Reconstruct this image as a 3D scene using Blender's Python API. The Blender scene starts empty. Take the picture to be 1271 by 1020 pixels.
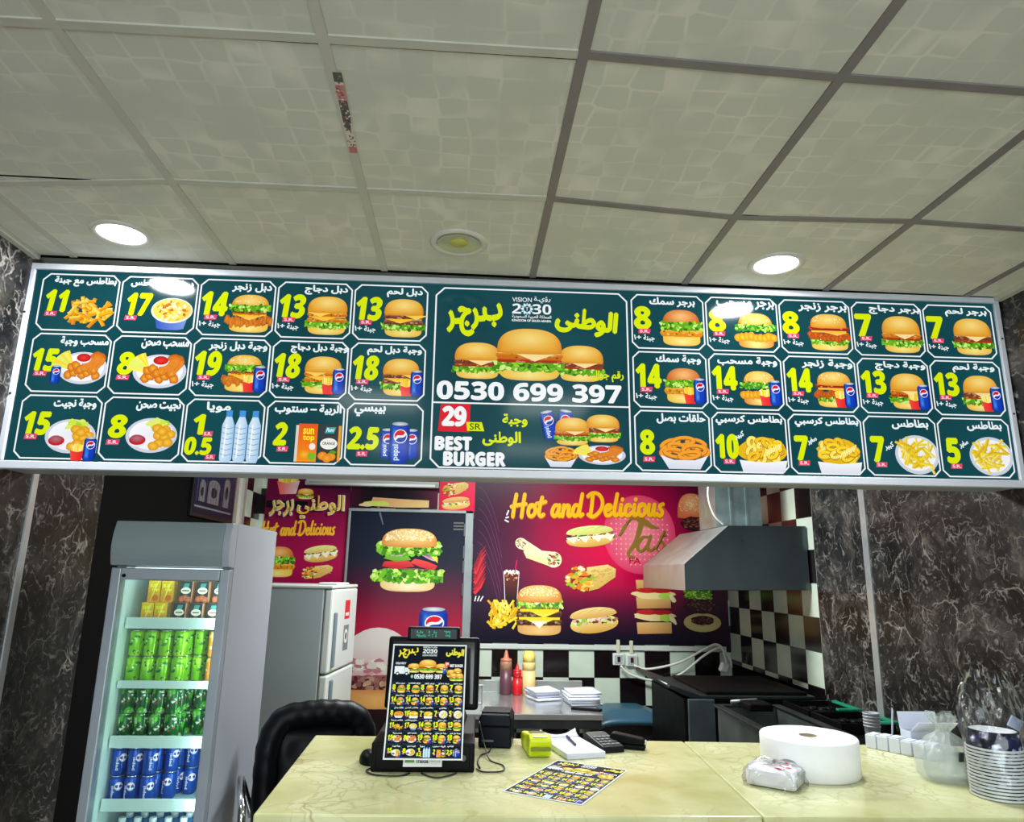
import bpy, math, random
from mathutils import Vector, Matrix
from mathutils.geometry import tessellate_polygon

scene = bpy.context.scene
COL = scene.collection

# ------------------------------------------------------------------ camera, world, exposure
F_PX = 872.594
PITCH, YAW, ROLL = 0.228, 0.061, 0.019
cp, sp, cy, sy = math.cos(PITCH), math.sin(PITCH), math.cos(YAW), math.sin(YAW)
fwd = Vector((sy * cp, cy * cp, sp))
rgt = Vector((cy, -sy, 0.0))
upv = rgt.cross(fwd)
cr, sr = math.cos(ROLL), math.sin(ROLL)
r2 = rgt * cr + upv * sr
u2 = rgt * -sr + upv * cr
cam_data = bpy.data.cameras.new('camera')
cam_data.sensor_fit = 'HORIZONTAL'
cam_data.sensor_width = 36.0
cam_data.lens = 36.0 * F_PX / 1271.0
cam_data.clip_start = 0.05
cam_data.clip_end = 60
cam = bpy.data.objects.new('camera', cam_data)
cam.matrix_world = Matrix(((r2.x, u2.x, -fwd.x, 0.0), (r2.y, u2.y, -fwd.y, 0.0), (r2.z, u2.z, -fwd.z, 1.6), (0, 0, 0, 1)))
COL.objects.link(cam)
scene.camera = cam

world = bpy.data.worlds.new('world')
world.use_nodes = True
scene.world = world
world.node_tree.nodes['Background'].inputs[0].default_value = (0.75, 0.85, 1.0, 1)
world.node_tree.nodes['Background'].inputs[1].default_value = 0.05

vs = scene.view_settings
vs.view_transform = 'Standard'
vs.look = 'None'
vs.gamma = 1.0
vs.use_curve_mapping = False
vs.exposure = 0.0

CEIL = 2.775          # ceiling height
XL, XR = -1.71, 2.215 # side walls
YB, YF = 5.97, -2.6   # back wall behind the kitchen, wall behind the customers


def lamp(name, loc, size, power, col=(1, 1, 1), rot=(0, 0, 0), size_y=None, shape='DISK', spread=None):
    d = bpy.data.lights.new(name, 'AREA')
    d.shape = shape
    d.size = size
    if size_y:
        d.size_y = size_y
    d.energy = power
    d.color = col
    if spread:
        d.spread = spread
    o = bpy.data.objects.new(name, d)
    o.location = loc
    o.rotation_euler = rot
    COL.objects.link(o)
    return o


# light from the ceiling lamps and an added window (their housings are built with the room)
for lx, ly in ((-1.281, 2.425), (1.15, 2.425)):
    lamp('downlight_light', (lx, ly, CEIL - 0.012), 0.17, 21, (0.95, 0.98, 1.0))
for lx, ly in ((-0.66, 0.45), (0.55, 0.45), (-0.66, -1.35), (0.55, -1.35)):
    lamp('unseen_hall_light', (lx, ly, CEIL - 0.012), 0.56, 9, (0.92, 1.0, 0.95), size_y=0.56, shape='RECTANGLE')  # unseen lamps, widened into panels for softer reflections
# added fill light, placed as an unseen shop window, to brighten the ceiling
lamp('added_window_light', (0.25, YF + 0.02, 1.25), 3.2, 82, (0.91, 0.99, 1.0), rot=(math.pi / 2, 0, 0), size_y=2.0, shape='RECTANGLE')
# kitchen ceiling panel behind the menu board
lamp('kitchen_panel_light', (0.35, 4.25, CEIL - 0.02), 1.2, 96, (0.97, 1.0, 0.98), size_y=0.6, shape='RECTANGLE')


# ------------------------------------------------------------------ helpers
def lin(c):
    c = c / 255.0
    return c / 12.92 if c <= 0.04045 else ((c + 0.055) / 1.055) ** 2.4


def L3(c):
    return (lin(c[0]), lin(c[1]), lin(c[2]))


def mixc(a, b, t):
    t = max(0.0, min(1.0, t))
    return tuple(a[i] * (1 - t) + b[i] * t for i in range(3))


_mats = {}


def mat(name, col=(200, 200, 200), rough=0.5, metal=0.0, spec=0.5, emit=None, estr=1.0, coat=0.0, noise=0.0, nscale=8.0):
    if name in _mats:
        return _mats[name]
    m = bpy.data.materials.new(name)
    m.use_nodes = True
    nt = m.node_tree
    b = nt.nodes['Principled BSDF']
    c = L3(col)
    b.inputs['Base Color'].default_value = (*c, 1)
    b.inputs['Roughness'].default_value = rough
    b.inputs['Metallic'].default_value = metal
    b.inputs['Specular IOR Level'].default_value = spec
    b.inputs['Coat Weight'].default_value = coat
    if emit:
        b.inputs['Emission Color'].default_value = (*L3(emit), 1)
        b.inputs['Emission Strength'].default_value = estr
    if noise:
        tc = nt.nodes.new('ShaderNodeTexCoord')
        nz = nt.nodes.new('ShaderNodeTexNoise')
        nz.inputs['Scale'].default_value = nscale
        nz.inputs['Detail'].default_value = 5
        rp = nt.nodes.new('ShaderNodeValToRGB')
        rp.color_ramp.elements[0].position = 0.3
        rp.color_ramp.elements[1].position = 0.7
        rp.color_ramp.elements[0].color = (*[x * (1 - noise) for x in c], 1)
        rp.color_ramp.elements[1].color = (*[min(1, x * (1 + noise)) for x in c], 1)
        nt.links.new(tc.outputs['Object'], nz.inputs['Vector'])
        nt.links.new(nz.outputs['Fac'], rp.inputs['Fac'])
        nt.links.new(rp.outputs['Color'], b.inputs['Base Color'])
        mr = nt.nodes.new('ShaderNodeMapRange')
        mr.inputs['To Min'].default_value = max(0.02, rough - 0.08)
        mr.inputs['To Max'].default_value = min(1.0, rough + 0.08)
        nt.links.new(nz.outputs['Fac'], mr.inputs['Value'])
        nt.links.new(mr.outputs['Result'], b.inputs['Roughness'])
    _mats[name] = m
    return m


def print_mat(name, emit=0.0, rough=0.35, base=1.0, spec=0.18):
    m = bpy.data.materials.new(name)
    m.use_nodes = True
    nt = m.node_tree
    b = nt.nodes['Principled BSDF']
    a = nt.nodes.new('ShaderNodeVertexColor')
    a.layer_name = 'Col'
    if base < 1.0:
        mx = nt.nodes.new('ShaderNodeMix')
        mx.data_type = 'RGBA'
        mx.inputs['Factor'].default_value = base
        mx.inputs[6].default_value = (0, 0, 0, 1)
        nt.links.new(a.outputs['Color'], mx.inputs[7])
        nt.links.new(mx.outputs[2], b.inputs['Base Color'])
    else:
        nt.links.new(a.outputs['Color'], b.inputs['Base Color'])
    b.inputs['Roughness'].default_value = rough
    b.inputs['Specular IOR Level'].default_value = spec
    if emit:
        nt.links.new(a.outputs['Color'], b.inputs['Emission Color'])
        b.inputs['Emission Strength'].default_value = emit
    _mats[name] = m
    return m


def tag(o, label=None, cat=None, group=None, kind=None):
    if label:
        o['label'] = label
    if cat:
        o['category'] = cat
    if group:
        o['group'] = group
    if kind:
        o['kind'] = kind
    return o


def thing(name, label, cat, loc=(0, 0, 0), rotz=0.0, group=None):
    o = bpy.data.objects.new(name, None)
    o.empty_display_size = 0.05
    o.location = loc
    o.rotation_euler = (0, 0, rotz)
    COL.objects.link(o)
    return tag(o, label, cat, group)


class MB:
    """collects shapes and links them as ONE mesh object"""

    def __init__(self):
        self.v, self.f, self.mi, self.sm = [], [], [], []

    def add(self, vs, fs, m=0, smooth=False):
        b = len(self.v)
        self.v += [tuple(p) for p in vs]
        for f in fs:
            self.f.append(tuple(b + i for i in f))
            self.mi.append(m)
            self.sm.append(smooth)
        return self

    def box(self, x0, y0, z0, x1, y1, z1, m=0):
        vs = [(x0, y0, z0), (x1, y0, z0), (x1, y1, z0), (x0, y1, z0), (x0, y0, z1), (x1, y0, z1), (x1, y1, z1), (x0, y1, z1)]
        return self.add(vs, [(3, 2, 1, 0), (4, 5, 6, 7), (0, 1, 5, 4), (1, 2, 6, 5), (2, 3, 7, 6), (3, 0, 4, 7)], m)

    def prism(self, poly, axis, a, b, m=0, smooth=False):
        """poly: 2D outline; axis 'x','y','z' is the extrusion axis from a to b"""
        def P(p, t):
            if axis == 'x':
                return (t, p[0], p[1])
            if axis == 'y':
                return (p[0], t, p[1])
            return (p[0], p[1], t)
        n = len(poly)
        vs = [P(p, a) for p in poly] + [P(p, b) for p in poly]
        area = sum(poly[i][0] * poly[(i + 1) % n][1] - poly[(i + 1) % n][0] * poly[i][1] for i in range(n))
        flip = (area > 0) == (axis != 'y')
        if a > b:
            flip = not flip
        c0 = tuple(range(n))
        c1 = tuple(range(n, 2 * n))
        if flip:
            c0 = c0[::-1]
        else:
            c1 = c1[::-1]
        self.add(vs, [c0, c1], m)
        base = len(self.v) - 2 * n
        for i in range(n):
            j = (i + 1) % n
            f = (base + i, base + j, base + n + j, base + n + i)
            if not flip:
                f = f[::-1]
            self.f.append(f)
            self.mi.append(m)
            self.sm.append(smooth)
        return self

    def lathe(self, prof, c=(0, 0, 0), n=24, m=0, smooth=True, caps=True, axis='z', sx=1.0, sy=1.0):
        vs, fs = [], []
        for (r, z) in prof:
            for k in range(n):
                t = 2 * math.pi * k / n
                x, y = r * math.cos(t) * sx, r * math.sin(t) * sy
                p = (x, y, z) if axis == 'z' else ((z, x, y) if axis == 'x' else (y, z, x))
                vs.append((c[0] + p[0], c[1] + p[1], c[2] + p[2]))
        for i in range(len(prof) - 1):
            for k in range(n):
                a, b = i * n + k, i * n + (k + 1) % n
                fs.append((a, b, b + n, a + n))
        self.add(vs, fs, m, smooth)
        if caps:
            base = len(self.v) - len(vs)
            for (i, rev) in ((0, True), (len(prof) - 1, False)):
                if prof[i][0] > 1e-6:
                    f = tuple(base + i * n + k for k in range(n))
                    self.f.append(f[::-1] if rev else f)
                    self.mi.append(m)
                    self.sm.append(False)
        return self

    def tube(self, pts, r, n=8, m=0, smooth=True, closed=False):
        pts = [Vector(p) for p in pts]
        k = len(pts)
        rings = []
        up = None
        for i, p in enumerate(pts):
            if closed:
                d = pts[(i + 1) % k] - pts[i - 1]
            else:
                d = pts[min(i + 1, k - 1)] - pts[max(i - 1, 0)]
            d.normalize()
            if up is None:
                up = Vector((0, 0, 1)) if abs(d.z) < 0.9 else Vector((1, 0, 0))
            s = d.cross(up)
            s.normalize()
            up = s.cross(d)
            up.normalize()
            rr = r[i] if isinstance(r, (list, tuple)) else r
            rings.append([p + s * rr * math.cos(2 * math.pi * q / n) + up * rr * math.sin(2 * math.pi * q / n) for q in range(n)])
        vs = [tuple(v) for ring in rings for v in ring]
        fs = []
        for i in range(k if closed else k - 1):
            j = (i + 1) % k
            for q in range(n):
                fs.append((i * n + q, i * n + (q + 1) % n, j * n + (q + 1) % n, j * n + q))
        if not closed:
            fs.append(tuple(range(n))[::-1])
            fs.append(tuple((k - 1) * n + q for q in range(n)))
        return self.add(vs, fs, m, smooth)

    def grid(self, fn, nu, nv, m=0, smooth=True):
        vs = [fn(i / nu, j / nv) for j in range(nv + 1) for i in range(nu + 1)]
        fs = []
        for j in range(nv):
            for i in range(nu):
                a = j * (nu + 1) + i
                fs.append((a, a + 1, a + nu + 2, a + nu + 1))
        return self.add(vs, fs, m, smooth)

    def sheet(self, fn, nu, nv, th, m=0):
        """a closed thin sheet: fn(u,v)->point, thickness th along local z"""
        top = [fn(i / nu, j / nv) for j in range(nv + 1) for i in range(nu + 1)]
        n = len(top)
        vs = top + [(p[0], p[1], p[2] - th) for p in top]
        fs = []
        for j in range(nv):
            for i in range(nu):
                a = j * (nu + 1) + i
                fs.append((a, a + 1, a + nu + 2, a + nu + 1))
                fs.append((n + a, n + a + nu + 1, n + a + nu + 2, n + a + 1))
        edge = [i for i in range(nu + 1)] + [j * (nu + 1) + nu for j in range(1, nv + 1)] + [nv * (nu + 1) + i for i in range(nu - 1, -1, -1)] + [j * (nu + 1) for j in range(nv - 1, 0, -1)]
        for k in range(len(edge)):
            a, b = edge[k], edge[(k + 1) % len(edge)]
            fs.append((b, a, n + a, n + b))
        return self.add(vs, fs, m, True)

    def build(self, name, mats, parent=None, bevel=0.0, segs=2, loc=(0, 0, 0), rot=(0, 0, 0)):
        me = bpy.data.meshes.new(name)
        me.from_pydata(self.v, [], self.f)
        if not isinstance(mats, (list, tuple)):
            mats = [mats]
        for m in mats:
            me.materials.append(m)
        me.polygons.foreach_set('material_index', self.mi)
        me.polygons.foreach_set('use_smooth', self.sm)
        me.update()
        o = bpy.data.objects.new(name, me)
        o.location = loc
        o.rotation_euler = rot
        if parent:
            o.parent = parent
        COL.objects.link(o)
        if bevel:
            bv = o.modifiers.new('bevel', 'BEVEL')
            bv.width = bevel
            bv.segments = segs
            bv.limit_method = 'ANGLE'
            bv.angle_limit = math.radians(40)
            bv.harden_normals = False
        return o


def dup(root, loc, rotz=None, label=None):
    """a copy of a thing with copies of its parts and sub-parts"""
    r = root.copy()
    COL.objects.link(r)
    r.location = loc
    if rotz is not None:
        r.rotation_euler = (root.rotation_euler[0], root.rotation_euler[1], rotz)
    if label:
        r['label'] = label
    for ch in list(root.children):
        c = ch.copy()
        COL.objects.link(c)
        c.parent = r
        for g in list(ch.children):
            d = g.copy()
            COL.objects.link(d)
            d.parent = c
    return r
# ------------------------------------------------------------------ printed artwork (flat prints on the board, posters and packs)
_AR = {
    'ا': (0xFE8D, 0xFE8E), 'ب': (0xFE8F, 0xFE90, 0xFE91, 0xFE92), 'ة': (0xFE93, 0xFE94), 'ت': (0xFE95, 0xFE96, 0xFE97, 0xFE98),
    'ج': (0xFE9D, 0xFE9E, 0xFE9F, 0xFEA0), 'ح': (0xFEA1, 0xFEA2, 0xFEA3, 0xFEA4), 'د': (0xFEA9, 0xFEAA), 'ر': (0xFEAD, 0xFEAE),
    'ز': (0xFEAF, 0xFEB0), 'س': (0xFEB1, 0xFEB2, 0xFEB3, 0xFEB4), 'ص': (0xFEB9, 0xFEBA, 0xFEBB, 0xFEBC), 'ط': (0xFEC1, 0xFEC2, 0xFEC3, 0xFEC4),
    'ع': (0xFEC9, 0xFECA, 0xFECB, 0xFECC), 'غ': (0xFECD, 0xFECE, 0xFECF, 0xFED0), 'ف': (0xFED1, 0xFED2, 0xFED3, 0xFED4),
    'ق': (0xFED5, 0xFED6, 0xFED7, 0xFED8), 'ك': (0xFED9, 0xFEDA, 0xFEDB, 0xFEDC), 'ل': (0xFEDD, 0xFEDE, 0xFEDF, 0xFEE0),
    'م': (0xFEE1, 0xFEE2, 0xFEE3, 0xFEE4), 'ن': (0xFEE5, 0xFEE6, 0xFEE7, 0xFEE8), 'و': (0xFEED, 0xFEEE), 'ى': (0xFEEF, 0xFEF0),
    'ي': (0xFEF1, 0xFEF2, 0xFEF3, 0xFEF4), 'ؤ': (0xFE85, 0xFE86),
}


def arabic(s):
    """join the letters and lay them out from right to left"""
    out = []
    n = len(s)
    for i, ch in enumerate(s):
        if ch not in _AR:
            out.append(ch)
            continue
        f = _AR[ch]
        prev = i > 0 and s[i - 1] in _AR and len(_AR[s[i - 1]]) == 4
        nxt = i < n - 1 and s[i + 1] in _AR and len(f) == 4
        k = 0
        if prev and nxt:
            k = 3
        elif prev:
            k = 1
        elif nxt:
            k = 2
        out.append(chr(f[k]))
    return ''.join(out[::-1])


_glyphs = {}


def glyphs(s, bold=0.0, shear=0.0):
    key = (s, bold, shear)
    if key in _glyphs:
        return _glyphs[key]
    c = bpy.data.curves.new('lettering', 'FONT')
    c.body = s
    c.size = 1.0
    c.offset = bold
    c.shear = shear
    c.resolution_u = 3
    o = bpy.data.objects.new('lettering', c)
    COL.objects.link(o)
    dg = bpy.context.evaluated_depsgraph_get()
    dg.update()
    ev = o.evaluated_get(dg)
    me = ev.to_mesh()
    vs = [(v.co.x, v.co.y) for v in me.vertices]
    me.calc_loop_triangles()
    ts = [tuple(t.vertices) for t in me.loop_triangles]
    ev.to_mesh_clear()
    bpy.data.objects.remove(o)
    bpy.data.curves.remove(c)
    if not vs:
        vs = [(0, 0)]
    xs = [p[0] for p in vs]
    ys = [p[1] for p in vs]
    _glyphs[key] = (vs, ts, (min(xs), min(ys), max(xs), max(ys)))
    return _glyphs[key]


class Art:
    """flat print: coloured shapes on top of each other, facing local +Z"""

    def __init__(self, dz=1.2e-5, detail=1.0, seed=1):
        self.v, self.f, self.c = [], [], []
        self.z = 0.0
        self.top = 0.0
        self.dz = dz
        self.detail = detail
        self.M = [(1, 0, 0, 0, 1, 0)]
        self.rnd = random.Random(seed)

    def push(self, x, y, sx=1.0, sy=None, rot=0.0):
        sy = sx if sy is None else sy
        a, b, c, d, e, f = self.M[-1]
        cs, sn = math.cos(rot), math.sin(rot)
        m = (sx * cs, -sy * sn, x, sx * sn, sy * cs, y)
        self.M.append((a * m[0] + b * m[3], a * m[1] + b * m[4], a * m[2] + b * m[5] + c,
                       d * m[0] + e * m[3], d * m[1] + e * m[4], d * m[2] + e * m[5] + f))
        return self

    def pop(self):
        self.M.pop()
        return self

    def _tri(self, pts, cols, tris, bump=True):
        self.z += self.dz if bump else self.dz * 0.25
        a, b, c, d, e, f = self.M[-1]
        self.top = max(self.top, self.z)
        base = len(self.v)
        flip = a * e - b * d < 0
        for (x, y) in pts:
            self.v.append((a * x + b * y + c, d * x + e * y + f, self.z))
        self.c += cols
        for t in tris:
            p, q, r = pts[t[0]], pts[t[1]], pts[t[2]]
            ccw = (q[0] - p[0]) * (r[1] - p[1]) - (q[1] - p[1]) * (r[0] - p[0]) > 0
            if ccw == flip:
                t = (t[0], t[2], t[1])
            self.f.append((base + t[0], base + t[1], base + t[2]))

    def poly(self, pts, col, bump=True):
        tris = tessellate_polygon([[Vector((p[0], p[1], 0)) for p in pts]])
        if callable(col):
            cols = [L3(col(*p)) for p in pts]
        else:
            cols = [L3(col)] * len(pts)
        self._tri(pts, cols, tris, bump)

    def rect(self, x0, y0, x1, y1, col, bump=True):
        self._tri([(x0, y0), (x1, y0), (x1, y1), (x0, y1)], [L3(col)] * 4, [(0, 1, 2), (0, 2, 3)], bump)

    def field(self, x0, y0, x1, y1, nx, ny, fn):
        """a rectangle whose printed colour blends over nx by ny patches"""
        pts, cols, tris = [], [], []
        for j in range(ny + 1):
            for i in range(nx + 1):
                u, v = i / nx, j / ny
                pts.append((x0 + (x1 - x0) * u, y0 + (y1 - y0) * v))
                cols.append(L3(fn(u, v)))
        for j in range(ny):
            for i in range(nx):
                k = j * (nx + 1) + i
                tris += [(k, k + 1, k + nx + 2), (k, k + nx + 2, k + nx + 1)]
        self._tri(pts, cols, tris)

    def star(self, pts, fn, rings=(1.0, 0.75, 0.45), ctr=None, bump=True):
        """star-shaped outline filled with a blended colour fn(u,v), u,v in 0..1 of its box"""
        xs = [p[0] for p in pts]
        ys = [p[1] for p in pts]
        x0, x1, y0, y1 = min(xs), max(xs), min(ys), max(ys)
        cx, cyy = ctr or ((x0 + x1) / 2, (y0 + y1) / 2)
        n = len(pts)
        P, C, T = [], [], []

        def colr(p):
            if callable(fn):
                return L3(fn((p[0] - x0) / (x1 - x0 + 1e-9), (p[1] - y0) / (y1 - y0 + 1e-9)))
            return L3(fn)
        for s in rings:
            for p in pts:
                q = (cx + (p[0] - cx) * s, cyy + (p[1] - cyy) * s)
                P.append(q)
                C.append(colr(q))
        P.append((cx, cyy))
        C.append(colr((cx, cyy)))
        for r in range(len(rings) - 1):
            for i in range(n):
                a, b = r * n + i, r * n + (i + 1) % n
                T += [(a, b, b + n), (a, b + n, a + n)]
        r = (len(rings) - 1) * n
        for i in range(n):
            T.append((r + i, r + (i + 1) % n, len(P) - 1))
        self._tri(P, C, T, bump)

    def oval(self, x, y, rx, ry, col, n=20, jag=0.0, rot=0.0, edge=None, bump=True):
        cs, sn = math.cos(rot), math.sin(rot)
        pts = []
        for k in range(n):
            t = 2 * math.pi * k / n
            j = 1 + jag * (self.rnd.random() * 2 - 1)
            px, py = rx * j * math.cos(t), ry * j * math.sin(t)
            pts.append((x + px * cs - py * sn, y + px * sn + py * cs))
        P = pts + [(x, y)]
        ec = L3(edge if edge else col)
        self._tri(P, [ec] * n + [L3(col)], [(i, (i + 1) % n, n) for i in range(n)], bump)

    def stroke(self, pts, w, col, cap=True, closed=False):
        """brush stroke along pts; w is a width or a list of widths"""
        n = len(pts)
        Lp, Rp = [], []
        for i, p in enumerate(pts):
            if closed:
                a, b = pts[i - 1], pts[(i + 1) % n]
            else:
                a, b = pts[max(i - 1, 0)], pts[min(i + 1, n - 1)]
            dx, dy = b[0] - a[0], b[1] - a[1]
            l = math.hypot(dx, dy) or 1e-9
            ww = (w[i] if isinstance(w, (list, tuple)) else w) / 2
            Lp.append((p[0] - dy / l * ww, p[1] + dx / l * ww))
            Rp.append((p[0] + dy / l * ww, p[1] - dx / l * ww))
        P = Lp + Rp
        T = []
        for i in range(n if closed else n - 1):
            j = (i + 1) % n
            T += [(i, j, n + j), (i, n + j, n + i)]
        self._tri(P, [L3(col)] * (2 * n), T)
        z0 = self.z
        base = len(self.v) - 2 * n
        for i in range(2 * n):   # a crossing stroke lies on itself, not in itself
            x, y, _ = self.v[base + i]
            self.v[base + i] = (x, y, z0 + self.dz * 0.6 * (i % n) / n)
        if cap and not closed:
            for i in (0, n - 1):
                ww = (w[i] if isinstance(w, (list, tuple)) else w) / 2
                self.z = z0 + self.dz * (-0.2 if i == 0 else 0.8)
                self.oval(pts[i][0], pts[i][1], ww, ww, col, n=10, bump=False)
        self.z = z0 + self.dz

    def text(self, s, box, col, bold=0.0, shear=0.0, outline=None, ow=0.02, fat=0.0):
        """lettering stretched to fill box = (x0, y0, x1, y1)"""
        passes = [(bold, col)]
        x0, y0, x1, y1 = box
        vs0, ts0, bb0 = glyphs(s, bold, shear)
        kx = (x1 - x0) / max(1e-6, bb0[2] - bb0[0])
        ky = (y1 - y0) / max(1e-6, bb0[3] - bb0[1])
        if outline:
            passes.insert(0, (bold + ow, outline))
        for bo, cc in passes:
            vs, ts, bb = glyphs(s, bo, shear)
            pts = [(x0 + (p[0] - bb0[0]) * kx, y0 + (p[1] - bb0[1]) * ky) for p in vs]
            self._tri(pts, [L3(cc)] * len(pts), ts)
            if fat:
                q = fat * (y1 - y0)
                for (dx, dy) in ((q, 0), (-q, 0), (0, q), (0, -q)):
                    self._tri([(p[0] + dx, p[1] + dy) for p in pts], [L3(cc)] * len(pts), ts, False)

    def build(self, name, material, parent=None, loc=(0, 0, 0), rot=(math.pi / 2, 0, 0)):
        me = bpy.data.meshes.new(name)
        me.from_pydata(self.v, [], self.f)
        at = me.color_attributes.new('Col', 'FLOAT_COLOR', 'POINT')
        flat = []
        for c in self.c:
            flat += [c[0], c[1], c[2], 1.0]
        at.data.foreach_set('color', flat)
        me.materials.append(material)
        me.update()
        o = bpy.data.objects.new(name, me)
        o.location = loc
        o.rotation_euler = rot
        if parent:
            o.parent = parent
        COL.objects.link(o)
        return o


# ---- foods: every function draws inside a box about 1 wide, centred on (0, 0)
GOLD = (232, 160, 60)
CREAM = (250, 215, 130)


def bun_top(a, y, h, w=1.0, c=(236, 168, 52), hi=(255, 230, 140), seeds=0):
    pts = []
    for k in range(25):
        t = math.pi * k / 24
        x = math.cos(t)
        s = math.sin(t)
        pts.append((w / 2 * (abs(x) ** 0.8) * (1 if x > 0 else -1), y + h * s ** 0.75))
    pts += [(-w / 2 * 0.97, y - 0.03), (-w / 4, y - 0.05), (w / 4, y - 0.05), (w / 2 * 0.97, y - 0.03)]

    def fn(u, v):
        d = math.hypot((u - 0.5) * 1.5, (v - 0.62) * 1.25)
        e = mixc(hi, c, d * 1.35)
        return mixc(e, (190, 98, 25), max(0, (abs(u - 0.5) - 0.4) * 6) * 0.7 + max(0, 0.14 - v) * 2)
    a.star(pts, fn, rings=(1, 0.85, 0.65, 0.4), ctr=(0, y + h * 0.5))
    if seeds:
        a.z += a.dz
        for i in range(int(seeds * a.detail)):
            x = (a.rnd.random() - 0.5) * w * 0.86
            yy = y + h * (0.25 + 0.68 * a.rnd.random() * math.sqrt(max(0.05, 1 - (2 * x / w) ** 2)))
            a.oval(x, yy, 0.02, 0.011, a.rnd.choice([(255, 245, 205), (250, 228, 160), (240, 205, 130)]), n=6, rot=a.rnd.random() * 3, bump=False)
        a.z += a.dz


def bun_bottom(a, y, h, w=0.96, c=(240, 190, 70), hi=(255, 236, 140)):
    pts = [(-w / 2, y + h), (w / 2, y + h)]
    for k in range(15):
        t = math.pi * k / 14
        pts.append((w / 2 * math.copysign(abs(math.cos(t)) ** 0.6, math.cos(t)), y + h * 0.62 - h * 0.62 * math.sin(t) ** 0.8))

    def fn(u, v):
        return mixc(mixc(hi, c, abs(u - 0.5) * 1.9), (186, 110, 30), max(0, 0.25 - v) * 1.4)
    a.star(pts, fn, rings=(1, 0.7, 0.4), ctr=(0, y + h * 0.6))


def lettuce(a, y, h, w=1.06, base=(96, 170, 30)):
    n = 26
    up = [(-w / 2 + w * i / n, y + h * (0.28 + 0.22 * a.rnd.random())) for i in range(n + 1)]
    dn = [(w / 2 - w * i / n, y - h * (0.3 + 0.4 * a.rnd.random()) * (1 - 0.25 * abs(1 - 2 * i / n))) for i in range(n + 1)]
    a.poly(up + dn, base)
    cols = [(150, 215, 55), (186, 235, 90), (70, 140, 22), (120, 195, 40), (214, 245, 140), (52, 112, 18)]
    for i in range(int(46 * a.detail)):
        x = (a.rnd.random() - 0.5) * w
        yy = y + (a.rnd.random() - 0.5) * h * 0.8
        a.oval(x, yy, 0.02 + 0.035 * a.rnd.random(), h * (0.1 + 0.13 * a.rnd.random()), a.rnd.choice(cols), n=7, jag=0.35, rot=a.rnd.random() * 3, bump=(i % 6 == 0))


def band(a, y, h, w, col, dark, n=18, jag=0.25, specks=14):
    up = [(-w / 2 + w * i / n, y + h / 2 * (1 + jag * (a.rnd.random() - 0.5))) for i in range(n + 1)]
    dn = [(w / 2 - w * i / n, y - h / 2 * (1 + jag * (a.rnd.random() - 0.5))) for i in range(n + 1)]
    pts = up + [(w / 2 + h * 0.3, y)] + dn + [(-w / 2 - h * 0.3, y)]
    a.poly(pts, lambda px, py: col if py > y else dark)
    a.z += a.dz
    for i in range(int(specks * a.detail)):
        x = (a.rnd.random() - 0.5) * w * 0.96
        yy = y + (a.rnd.random() - 0.5) * h * 0.7
        k = a.rnd.random()
        a.oval(x, yy, 0.018 + 0.025 * k, h * 0.12 + 0.008, mixc(dark, (255, 225, 170), 0.15 + 0.5 * a.rnd.random()) if k > 0.4 else mixc(dark, (40, 15, 5), 0.35), n=7, jag=0.3, bump=False)
    a.z += a.dz


def cheese(a, y, w=1.0, col=(255, 196, 40), drip=0.13, x=0.0, dw=0.3):
    a.poly([(-w / 2, y + 0.02), (w / 2, y + 0.02), (w / 2 * 0.98, y - 0.03), (x + dw, y - 0.03), (x, y - drip), (x - dw, y - 0.03), (-w / 2 * 0.98, y - 0.03)], lambda px, py: col if py > y - 0.05 else mixc(col, (255, 240, 190), 0.4))


def crispy(a, y, h, w=1.06, c=(230, 130, 40)):
    for i in range(int(22 * max(0.5, a.detail))):
        x = -w / 2 + w * (i + 0.5) / int(22 * max(0.5, a.detail))
        a.oval(x, y + (a.rnd.random() - 0.5) * h * 0.5, 0.055 + 0.03 * a.rnd.random(), h * (0.35 + 0.2 * a.rnd.random()), mixc(c, (250, 170, 70), a.rnd.random() * 0.6), n=9, jag=0.25, edge=mixc(c, (120, 45, 5), 0.35 * a.rnd.random() + 0.15), bump=(i % 3 == 0))


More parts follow.
